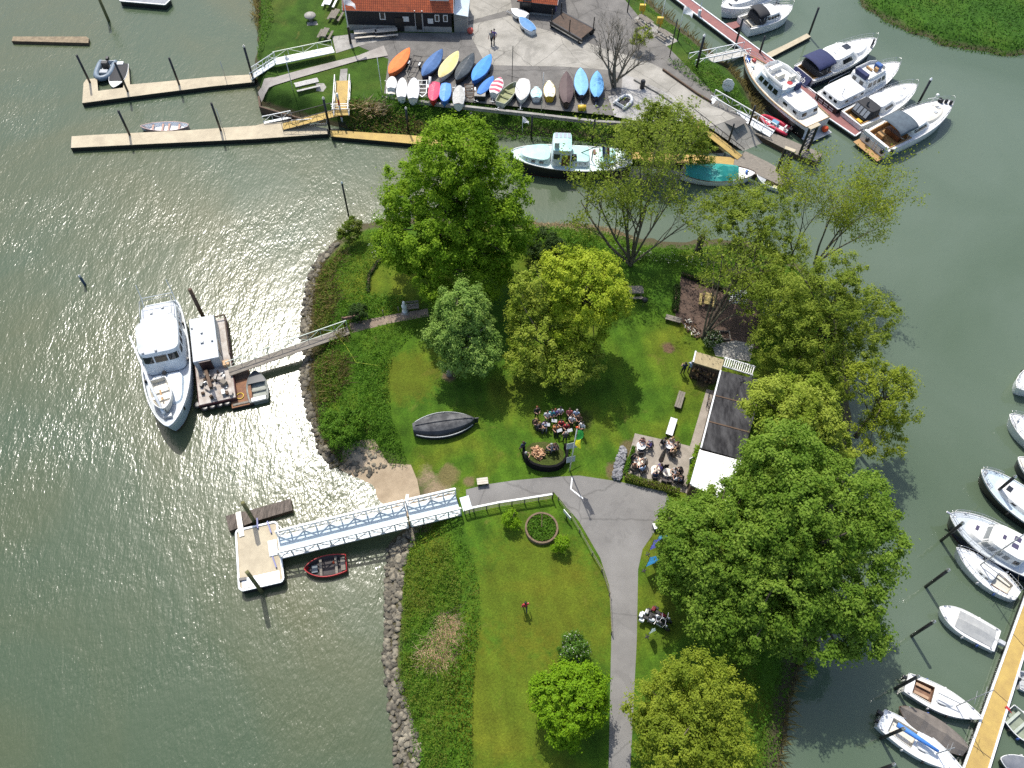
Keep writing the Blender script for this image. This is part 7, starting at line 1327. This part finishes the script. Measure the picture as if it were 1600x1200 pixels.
p = P(750,155,GH); r = thing('storage_box', 'dark storage box with pale lid on the yard edge', 'box', p); blk(r, 'box_body', BLACK, -.65, .65, -.4, .4, 0, .7); blk(r, 'lid', CONC2, -.68, .68, -.43, .43, .7, .8)
p = P(735,52,GH); r = thing('mooring_buoy', 'orange red mooring buoy on the concrete edge', 'buoy', p); mb = MB(); mb.smooth = True; mb.ball((0, 0, .4), .42, 10); mb.build('ball', solid('coral_red', (.60,.10,.07), .5), r); mb = MB(); mb.tube([(0, 0, .8), (0, 0, 1.0)], .06, 6); mb.build('eye', GALV, r)
# boat cradle, empty trailers
cs = [P(*q, GH+.9) for q in ((862,33),(880,20),(927,45),(908,60))]; c = sum(cs, Vector())/4; c.z = GH; r = thing('boat_cradle', 'dark brown boat cradle trailer with upright posts on the yard', 'trailer', c); q = [p-c for p in cs]
mb = MB(); qq = q if (q[1]-q[0]).cross(q[2]-q[1]).z > 0 else q[::-1]; mb.hexa([p-Vector((0, 0, .12)) for p in qq], qq); mb.build('platform', M('dark_rust_planks', (.09,.055,.035), (.045,.03,.02), 2, .8), r)
for a, b in ((q[0], q[3]), (q[1], q[2])): mb = MB(); mb.beam(a*1.08+Vector((0, 0, -.2)), b*1.08+Vector((0, 0, -.2)), .2, .3); mb.build('side_beam', BLACK, r)
mb = MB(); mb.beam(q[0]*1.1+Vector((0, 0, -.5)), q[3]*1.1+Vector((0, 0, -.5)), .16, .16); mb.build('roller_bar', STEEL, r)
for a in (q[0], q[1].lerp(q[0], .2), q[2], q[0].lerp(q[3], .6)): mb = MB(); mb.tube([(a.x, a.y, .3), (a.x, a.y, 2.6)], .07, 6); mb.build('upright', BLACK, r)
for a in q:
    mb = MB(); mb.smooth = True; mb.lathe([(.15, -.1), (.36, -.08), (.36, .08), (.15, .1)], 10); o = mb.build('wheel', BLACK, r); o.rotation_euler = (R_(90), 0, R_(30)); o.location = (a.x*.95, a.y*.95, .36)
for lab, a, b, m in (('empty black boat trailer between the orange and the denim dinghies', (654,92), (638,126), BLACK), ('empty grey trailer frame beside the white pointed dinghy', (661,131), (660,157), GALV), ('empty brown trailer frame right of the grey motor boat', (733,137), (735,160), BROWNWOOD)):
    A, B = P(*a, GH), P(*b, GH); c = (A+B)/2; L = (B-A).length; r = thing('boat_trailer', lab, 'trailer', c, math.atan2(B.y-A.y, B.x-A.x)); mb = MB(); [mb.beam((-L/2, y, .55), (L*.3, y, .55), .09, .09) for y in (-.5, .5)]; [mb.beam((L*.3, y, .55), (L/2, 0, .5), .09, .09) for y in (-.5, .5)]; [mb.beam((x, -.6, .6), (x, .6, .6), .08, .08) for x in (-L*.45, -L*.2, L*.05, L*.28)]; mb.build('frame', m, r)
    for y in (-.7, .7): mb = MB(); mb.smooth = True; mb.lathe([(.12, -.08), (.3, -.07), (.3, .07), (.12, .08)], 10); w_ = mb.build('wheel', BLACK, r); w_.rotation_euler = (R_(90), 0, 0); w_.location = (-L*.1, y, .3); blk(r, 'mudguard', WHITE2, -L*.1-.3, -L*.1+.3, y-.1, y+.1, .62, .68, .02)
p = P(671,143,GH); r = thing('white_tube', 'white rolled tube standing against the red training dinghy', 'tube', p); mb = MB(); mb.smooth = True; mb.tube([(0, 0, .2), (.1, .9, 1.5)], .16, 8); mb.build('roll', WHITE, r)
# hose
pts = [P(523,520,1.9), P(540,540,1.7), P(556,566,1.9), P(590,571,2.0)]; mb = MB(); mb.tube([p-pts[0] for p in pts], .018, 5); o = mb.build('hose', solid('yellow_hose', (.5,.55,.06), .5)); o.location = pts[0]; tag(o, 'yellow hose trailing from the narrow gangway across the nettles', 'hose')
# statue near the boardwalk, landing hut
p = P(633,488,GI); r = thing('garden_statue', 'small white garden figure at the end of the boardwalk', 'statue', p); mb = MB(); mb.smooth = True; mb.lathe([(.3, 0), (.3, .3), (.22, .35), (.26, .8), (.30, 1.15), (.12, 1.4), (.17, 1.55), (.15, 1.7), (.03, 1.8)], 10); mb.build('figure', WHITE, r); blk(r, 'pedestal', CONC2, -.35, .35, -.35, .35, -.05, .04)
p = P(551,507,GI); r = thing('landing_gate', 'rusty timber gate frame where the narrow gangway meets the boardwalk', 'gate', p, .3); [blk(r, 'post', BROWNWOOD, x-.08, x+.08, -.08, .08, 0, 1.5, .01) for x in (-.8, .8)]; blk(r, 'crossbar', M('rusty_red_board', (.22,.12,.09), (.12,.07,.05), 3, .8), -.9, .9, -.06, .06, 1.0, 1.4, .01)
for k in range(4):
    a = P(575+k*24, 497-k*5, GI); r = thing('rail_post', 'short pale post in the row along the boardwalk', 'post', a, 0, 'posts along the boardwalk'); mb = MB(); mb.tube([(0, 0, -.1), (0, 0, .8)], .05, 6); mb.build('shaft', GREYWOOD, r)
# ------------------------------------------------------------------ motorcycles, bicycle
def motorcycle(label, px, rz, body):
    p = P(*px, GI); r = thing('motorcycle', label, 'motorcycle', p, rz, 'motorcycles parked on the grass')
    for x in (-.7, .72):
        mb = MB(); mb.smooth = True; K = 16; mb.loft([[(x+R*math.cos(2*math.pi*k/K), y, .31+R*math.sin(2*math.pi*k/K)) for k in range(K)] for R, y in ((.2, -.05), (.31, -.05), (.31, .05), (.2, .05))], True); mb.build('wheel', BLACK, r)
    mb = MB(); mb.smooth = True; mb.ball((.12, 0, .85), .28, 8, (1.1, .62, .6)); mb.build('tank', body, r); mb = MB(); mb.box(-.75, -.1, -.15, .15, .72, .84); mb.build('seat', solid('black_vinyl', (.015,.015,.016), .4), r, .05); blk(r, 'engine', STEEL, -.2, .3, -.2, .2, .3, .65)
    mb = MB(); [mb.tube([(.72, s*.08, .31), (.45, s*.08, 1.0)], .03, 5) for s in (1, -1)]; mb.tube([(.35, -.36, 1.05), (.47, 0, 1.02), (.35, .36, 1.05)], .022, 5); mb.build('fork', STEEL, r)
    for y in (-.3, .3): blk(r, 'pannier', WHITE2 if body is WHITE2 else BLACK, -.85, -.45, y-.12, y+.12, .45, .8, .04)
    mb = MB(); mb.ball((.62, 0, .92), .12, 7); mb.build('headlight', STEEL, r); blk(r, 'rear_box', body, -.98, -.68, -.2, .2, .85, 1.1, .05)
motorcycle('white motorcycle nearest the path on the grass under the trees', (1014,972), R_(-20), WHITE2); motorcycle('silver and black motorcycle in the middle of the parked group', (1023,967), R_(-20), STEEL); motorcycle('dark red motorcycle at the back of the parked group', (1032,965), R_(-30), solid('dark_red', (.16,.015,.02), .3)); motorcycle('black motorcycle standing lowest in the parked group', (1028,977), R_(-30), BLACK)
p = P(1105,628,GI); r = thing('bicycle', 'dark bicycle leaning on the pale walkway beside the long roof', 'bicycle', p, R_(75))
for x in (-.52, .52):
    mb = MB(); mb.tube([(x+.33*math.cos(2*math.pi*k/16), 0, .34+.33*math.sin(2*math.pi*k/16)) for k in range(17)], .025, 5, False); mb.build('wheel', BLACK, r)
mb = MB(); [mb.tube(l, .022, 5) for l in ([(-.52, 0, .34), (-.1, 0, .34), (-.2, 0, .85), (-.52, 0, .34)], [(-.1, 0, .34), (.38, 0, .82), (-.18, 0, .8)], [(.38, 0, .95), (.52, 0, .34)])]; mb.tube([(.38, -.28, 1.0), (.38, .28, 1.0)], .02, 5); mb.build('frame', BLACK, r); blk(r, 'saddle', BROWNWOOD, -.32, -.08, -.07, .07, .86, .92, .02)
# ------------------------------------------------------------------ people
def skeleton(pose):
    J = {}; E = []
    def j(n, p, r, par=None):
        J[n] = (p, r); 
        if par: E.append((par, n))
    sit = pose == 'sit'; hz = .50 if sit else .95; lean = .06 if sit else 0
    j('pelvis', (0, 0, hz), .145); j('waist', (lean*.4, 0, hz+.18), .125, 'pelvis'); j('chest', (lean, 0, hz+.38), .15, 'waist'); j('neckb', (lean*1.1, 0, hz+.52), .075, 'chest'); j('neck', (lean*1.3, 0, hz+.58), .055, 'neckb'); j('head', (lean*1.5+.02, 0, hz+.68), .095, 'neck'); j('crown', (lean*1.5, 0, hz+.79), .075, 'head'); j('nose', (lean*1.5+.125, 0, hz+.68), .016, 'head')
    for s, n in ((1, 'l'), (-1, 'r')):
        j('sh'+n, (lean, s*.19, hz+.46), .068, 'chest')
        if sit: el, wr = (.16, s*.27, hz+.22), (.36, s*.12, hz+.28)
        elif pose == 'walk': el, wr = (-s*.10-.02, s*.27, hz+.20), (-s*.12+.10, s*.26, hz-.02)
        else: el, wr = (.06, s*.28, hz+.20), (.26, s*.14, hz+.22)
        j('el'+n, el, .046, 'sh'+n); j('wr'+n, wr, .032, 'el'+n); d = (Vector(wr)-Vector(el)).normalized(); pl = Vector(wr)+d*.07; j('palm'+n, tuple(pl), .034, 'wr'+n)
        up = Vector((0, 0, 1)); sd = d.cross(up).normalized() if abs(d.z) < .9 else Vector((1, 0, 0))
        for f in range(4): a = pl+d*.035+sd*(f-1.5)*.019; b = a+d*(.045 if f in (1, 2) else .036)-up*.01; j(f'f{f}a{n}', tuple(a), .009, 'palm'+n); j(f'f{f}b{n}', tuple(b), .008, f'f{f}a{n}')
        t0 = pl+sd*s*.045-d*.01; j('tha'+n, tuple(t0), .010, 'palm'+n); j('thb'+n, tuple(t0+d*.04+sd*s*.01), .008, 'tha'+n)
        j('hip'+n, (0, s*.10, hz-.04), .10, 'pelvis')
        if sit: k, a, t = (.44, s*.13, .50), (.42, s*.13, .09), (.58, s*.14, .045)
        elif pose == 'walk': k, a, t = (.10+s*.16, s*.10, .52), (s*.30-.02, s*.10, .11), (s*.30+.15, s*.11, .05)
        else: k, a, t = (.03, s*.11, .50), (0, s*.12, .09), (.16, s*.14, .045)
        j('kn'+n, k, .068, 'hip'+n); j('an'+n, a, .045, 'kn'+n); j('toe'+n, t, .042, 'an'+n)
    return J, E
REG = {'pelvis': 1, 'hip': 1, 'kn': 1, 'an': 1, 'toe': 3, 'waist': 0, 'chest': 0, 'neckb': 0, 'sh': 0, 'el': 0}
def person_template(pose):
    J, E = skeleton(pose); names = list(J); me = bpy.data.meshes.new('body'); me.from_pydata([J[n][0] for n in names], [(names.index(a), names.index(b)) for a, b in E], []); ob = bpy.data.objects.new('body', me); COL.objects.link(ob)
    sk = ob.modifiers.new('skin', 'SKIN'); sk.use_smooth_shade = True
    for i, n in enumerate(names): v = me.skin_vertices[0].data[i]; v.radius = (J[n][1]*(.78 if n in ('chest', 'waist', 'pelvis') else 1), J[n][1]*(1.15 if n in ('chest', 'waist', 'pelvis') else 1)); v.use_root = n == 'pelvis'
    sb = ob.modifiers.new('sub', 'SUBSURF'); sb.levels = sb.render_levels = 1
    bpy.context.view_layer.update(); m2 = bpy.data.meshes.new_from_object(ob.evaluated_get(bpy.context.evaluated_depsgraph_get())); bpy.data.objects.remove(ob)
    m2.name = 'body'; m2.materials.clear(); [m2.materials.append(SKIN) for _ in range(4)]
    segs = [(Vector(J[a][0]), Vector(J[b][0]), a, b) for a, b in E]
    for p in m2.polygons:
        best = min(segs, key=lambda s: (p.center-(s[0]+(s[1]-s[0])*max(0, min(1, (p.center-s[0]).dot(s[1]-s[0])/max(1e-9, (s[1]-s[0]).length_squared))))).length); k = best[3]
        kk = next((v for q, v in REG.items() if k.startswith(q)), 2)
        p.material_index = kk; p.use_smooth = True
    r = thing('person', 'person', 'person', (0, 0, 0)); b = bpy.data.objects.new('body', m2); COL.objects.link(b); b.parent = r
    for s in b.material_slots: s.link = 'OBJECT'; s.material = SKIN
    hd, cr = Vector(J['head'][0]), Vector(J['crown'][0]); mb = MB(); mb.smooth = True; K = 12; c = (hd+cr)/2+Vector((-.02, 0, .02))
    mb.loft([[(c.x+.112*math.sin(t)*math.cos(a)-(.02 if t > 1.5 and abs(a-math.pi) < 1.4 else 0), c.y+.10*math.sin(t)*math.sin(a), c.z+.125*math.cos(t) if t < 1.2 or math.cos(a) < .3 else c.z+.045) for a in [2*math.pi*k/K for k in range(K)]] for t in (.08, .45, .8, 1.15, 1.5, 1.8)], True, True); h = mb.build('hair', BROWNWOOD, r); h.material_slots[0].link = 'OBJECT'; h.material_slots[0].material = BROWNWOOD
    mb = MB(); x = hd.x+.092
    for y in (-.034, .034): mb.ball((x, y, hd.z+.025), .012, 6)
    mb.build('eyes', BLACK, r); mb = MB(); mb.box(x-.002, x+.008, -.022, .022, hd.z-.05, hd.z-.04); mb.build('mouth', solid('lips', (.35,.12,.10), .5), r)
    return r
TPL = {k: person_template(k) for k in ('stand', 'sit', 'walk')}; used = set()
CL = {'white': (.72,.72,.74), 'black': (.015,.015,.018), 'red': (.45,.035,.05), 'pink': (.50,.13,.13), 'blue': (.10,.18,.42), 'lightblue': (.40,.52,.72), 'teal': (.05,.32,.36), 'purple': (.18,.13,.36), 'lilac': (.42,.38,.55), 'brown': (.13,.075,.05), 'tan': (.36,.26,.17), 'grey': (.25,.25,.26), 'darkgrey': (.06,.06,.065), 'navy': (.02,.03,.07), 'jeans': (.05,.075,.14), 'orange': (.5,.2,.06), 'beige': (.45,.38,.30), 'dusty': (.33,.17,.15)}
HAIR = {'brown': (.05,.025,.012), 'black': (.01,.009,.008), 'grey': (.34,.33,.31), 'blond': (.30,.20,.08), 'red': (.16,.05,.02)}
def person(label, px, pose, face, shirt, trous, hair='brown', z=GI, s=1.0, hp=None):
    t = TPL[pose]; p = P(*px, z)
    if pose not in used: used.add(pose); r = t; r.location = p; r.rotation_euler = (0, 0, face); r['label'] = label
    else: r = dup(t, p, face, label)
    s *= 1.12; r.scale = (s, s, s)
    for c in r.children:
        if c.name.startswith('body'):
            for i, cc in enumerate((solid('cloth_'+shirt, CL[shirt], .85), solid('cloth_'+trous, CL[trous], .85), SKIN, BLACK)): c.material_slots[i].link = 'OBJECT'; c.material_slots[i].material = cc
        if c.name.startswith('hair'): c.material_slots[0].link = 'OBJECT'; c.material_slots[0].material = solid('hair_'+hair, HAIR[hair], .6)
    return r
def stool(px, face, z=GI, lab=None):
    p = P(*px, z)
    if first[0]: first[0] = False; r = CH; r.location = p; r.rotation_euler = (0, 0, face); r['label'] = lab
    else: r = dup(CH, p, face, lab)
    return r
S = R_(-90)
band = [('person in black with dark red hair at the upper left end of the choir', (838,652), 'stand', -1.2, 'black', 'black', 'red'), ('person in dark brown clothes seated at the left end of the choir', (836,665), 'sit', -1.0, 'brown', 'darkgrey', 'blond'), ('person in grey seated lowest at the left end of the choir', (841,671), 'sit', -.6, 'darkgrey', 'black', 'blond'),
 ('person in white shirt standing left of the teal one', (854,659), 'stand', S, 'white', 'beige', 'brown'), ('person in lilac top seated before the white shirt on the left', (851,669), 'sit', S, 'lilac', 'grey', 'black'), ('person in teal top behind the music stand', (861,657), 'stand', S, 'teal', 'black', 'brown'), ('person in purple top in the back row', (866,656), 'stand', S, 'purple', 'black', 'red'), ('person in white shirt with black hair in the back row', (874,653), 'stand', S, 'white', 'black', 'black'),
 ('person in dusty red shirt, broadest in the back row', (888,655), 'stand', S, 'pink', 'navy', 'brown'), ('person in light blue shirt at the right of the back row', (899,657), 'stand', S-.2, 'lightblue', 'jeans', 'grey'), ('person in crimson shirt seated at the middle of the choir', (876,667), 'sit', S, 'red', 'black', 'brown'), ('person in red top with white sheet seated beside the crimson one', (884,672), 'sit', S, 'red', 'darkgrey', 'blond'), ('person in white shirt in the middle of the right half', (892,666), 'stand', S-.2, 'white', 'black', 'brown'), ('person in brown jacket behind the lone white shirt', (903,664), 'stand', S-.3, 'brown', 'navy', 'brown'), ('person in white shirt standing alone at the right end of the choir', (908,676), 'stand', S-.6, 'white', 'black', 'black'), ('person in orange top seated at the front of the choir', (868,675), 'sit', S, 'orange', 'black', 'brown')]
for b in band:
    person(*b)
    if b[2] == 'sit': stool(b[1], b[3], lab='stool under the '+b[0].split('person in ')[1].split(' seated')[0]+' player of the choir')
person('person with white cap and dark clothes facing the choir from the front', (882,691), 'stand', R_(95), 'darkgrey', 'black', 'grey'); person('person in pale pink top sitting inside the camp fire wall', (868,704), 'sit', R_(200), 'dusty', 'grey', 'brown'); person('person in grey with pale hat sitting next to the pink one by the camp fire', (862,705), 'sit', R_(190), 'grey', 'darkgrey', 'grey'); person('person in navy jacket walking at the left end of the camp fire wall', (817,706), 'walk', R_(120), 'navy', 'black', 'brown'); person('person in black with white collar beside the camp fire wall', (821,722), 'stand', R_(30), 'black', 'black', 'grey')
for q in ((868,704),(862,705)): stool(q, R_(200), lab='dark seat inside the camp fire wall under the '+('pale pink' if q[0] == 868 else 'grey')+' person')
def stand(px, face, lab):
    p = P(*px, GI); r = thing('music_stand', lab, 'music stand', p, face); mb = MB(); mb.tube([(0, 0, .3), (0, 0, 1.0)], .015, 5); [mb.tube([(0, 0, .35), (.28*math.cos(k*2.1), .28*math.sin(k*2.1), 0)], .012, 4) for k in range(3)]; mb.build('tripod', BLACK, r); mb = MB(); mb.hexa([(-.12, -.28, .95), (.14, -.28, 1.12), (.14, .28, 1.12), (-.12, .28, .95)], [(-.13, -.28, .97), (.13, -.28, 1.14), (.13, .28, 1.14), (-.13, .28, .97)]); mb.build('desk', BLACK, r); mb = MB(); mb.quad((-.12, -.25, .985), (.12, -.25, 1.145), (.12, .25, 1.145), (-.12, .25, .985)); mb.build('sheet_music', WHITE, r)
stand((865,666), R_(85), 'music stand with white sheets before the teal person'); stand((854,672), R_(85), 'music stand with white sheets lowest on the left of the choir'); stand((873,681), R_(110), 'music stand with white sheets at the front of the choir'); stand((889,681), R_(110), 'music stand with white sheets at the right front of the choir')
def guitar(px, lab, rz):
    p = P(*px, GI); r = thing('guitar', lab, 'guitar', p+Vector((0, 0, .75)), rz); mb = MB(); mb.smooth = True; mb.tube([(-.25, 0, 0), (-.1, 0, 0), (.05, 0, 0), (.2, 0, 0)], [.05, .19, .13, .15], 10); o = mb.build('sound_box', solid('honey_wood', (.5,.24,.08), .35), r); o.scale = (1, 1, .4); mb = MB(); mb.beam((.2, 0, .04), (.75, 0, .06), .05, .03); mb.build('neck', BROWNWOOD, r)
guitar((867,672), 'honey coloured guitar on the lap of the orange player', R_(10)); guitar((840,668), 'brown guitar held by the grey player at the left end', R_(-40))
ter = [('person in dusty pink with brown hair at the upper left table', (1002,695), 'dusty', 'brown', 'brown', 0), ('person in purple blue top beside the upper left table', (1015,700), 'purple', 'navy', 'grey', 0), ('person in black standing left of the upper right table', (1035,695), 'darkgrey', 'black', 'black', 1), ('person in beige top behind the upper right table', (1048,694), 'beige', 'navy', 'blond', 1), ('person in tan top right of the upper right table', (1057,702), 'tan', 'jeans', 'brown', 1), ('person in light brown top below the upper right table', (1051,714), 'tan', 'black', 'blond', 1),
 ('person in black at the far left of the lower left table', (989,720), 'black', 'darkgrey', 'black', 2), ('person in pale grey right of the lower left table', (1006,727), 'beige', 'darkgrey', 'grey', 2), ('person in light blue shirt below the lower left table', (1003,739), 'lightblue', 'navy', 'brown', 2), ('person in brown at the lower left corner of the terrace', (988,737), 'brown', 'black', 'red', 2), ('person in dark violet behind the middle front table', (1031,736), 'purple', 'black', 'brown', 3), ('person in navy before the middle front table', (1022,750), 'navy', 'black', 'black', 3),
 ('person in white shirt right of the front right table', (1053,743), 'white', 'black', 'black', 4), ('person in black coat at the right edge of the terrace', (1061,741), 'black', 'black', 'black', 4), ('person in white and dark at the lowest right seat of the terrace', (1056,754), 'white', 'darkgrey', 'brown', 4), ('person in dark blue lowest at the right edge of the terrace', (1064,756), 'navy', 'black', 'black', 4)]
for lab, px, sh, tr, hr, ti in ter:
    p = P(*px, GI); d = tables[ti]-p; f = math.atan2(d.y, d.x); person(lab, px, 'sit', f, sh, tr, hr); q = stool(px, f, lab='wicker chair under the '+lab.split('person in ')[1].split(' at ')[0].split(' with')[0].split(' below')[0].split(' right')[0].split(' behind')[0].split(' beside')[0].split(' before')[0].split(' standing')[0]+' guest at the '+tw[ti]+' table')
for px, ti, f in (((1040,736), 4, -1.5), ((1036,755), 4, 1.2), ((1044,756), 4, 1.4), ((1000,711), 0, 1.6), ((1046,710), 1, 1.5)):
    stool(px, f, lab={1040: 'empty brown chair behind the front right table', 1036: 'empty wicker chair left before the front right table', 1044: 'empty wicker chair right before the front right table', 1000: 'empty chair below the upper left table', 1046: 'empty chair just below the upper right table'}[px[0]])
person('person in dark red top walking alone on the lower lawn', (820,953), 'walk', R_(100), 'red', 'darkgrey', 'black'); person('person in grey walking on the light concrete, left of the pair', (768,70), 'walk', R_(-110), 'grey', 'black', 'brown', GH, 1.05); person('person in dark violet walking on the light concrete, right of the pair', (772,68), 'walk', R_(-110), 'purple', 'black', 'black', GH, 1.05); person('person in navy standing on the grass left of the firewood store', (1066,584), 'stand', R_(100), 'navy', 'black', 'black'); person('person in white and blue by the left end of the firewood store', (1076,582), 'stand', R_(60), 'lightblue', 'navy', 'grey')
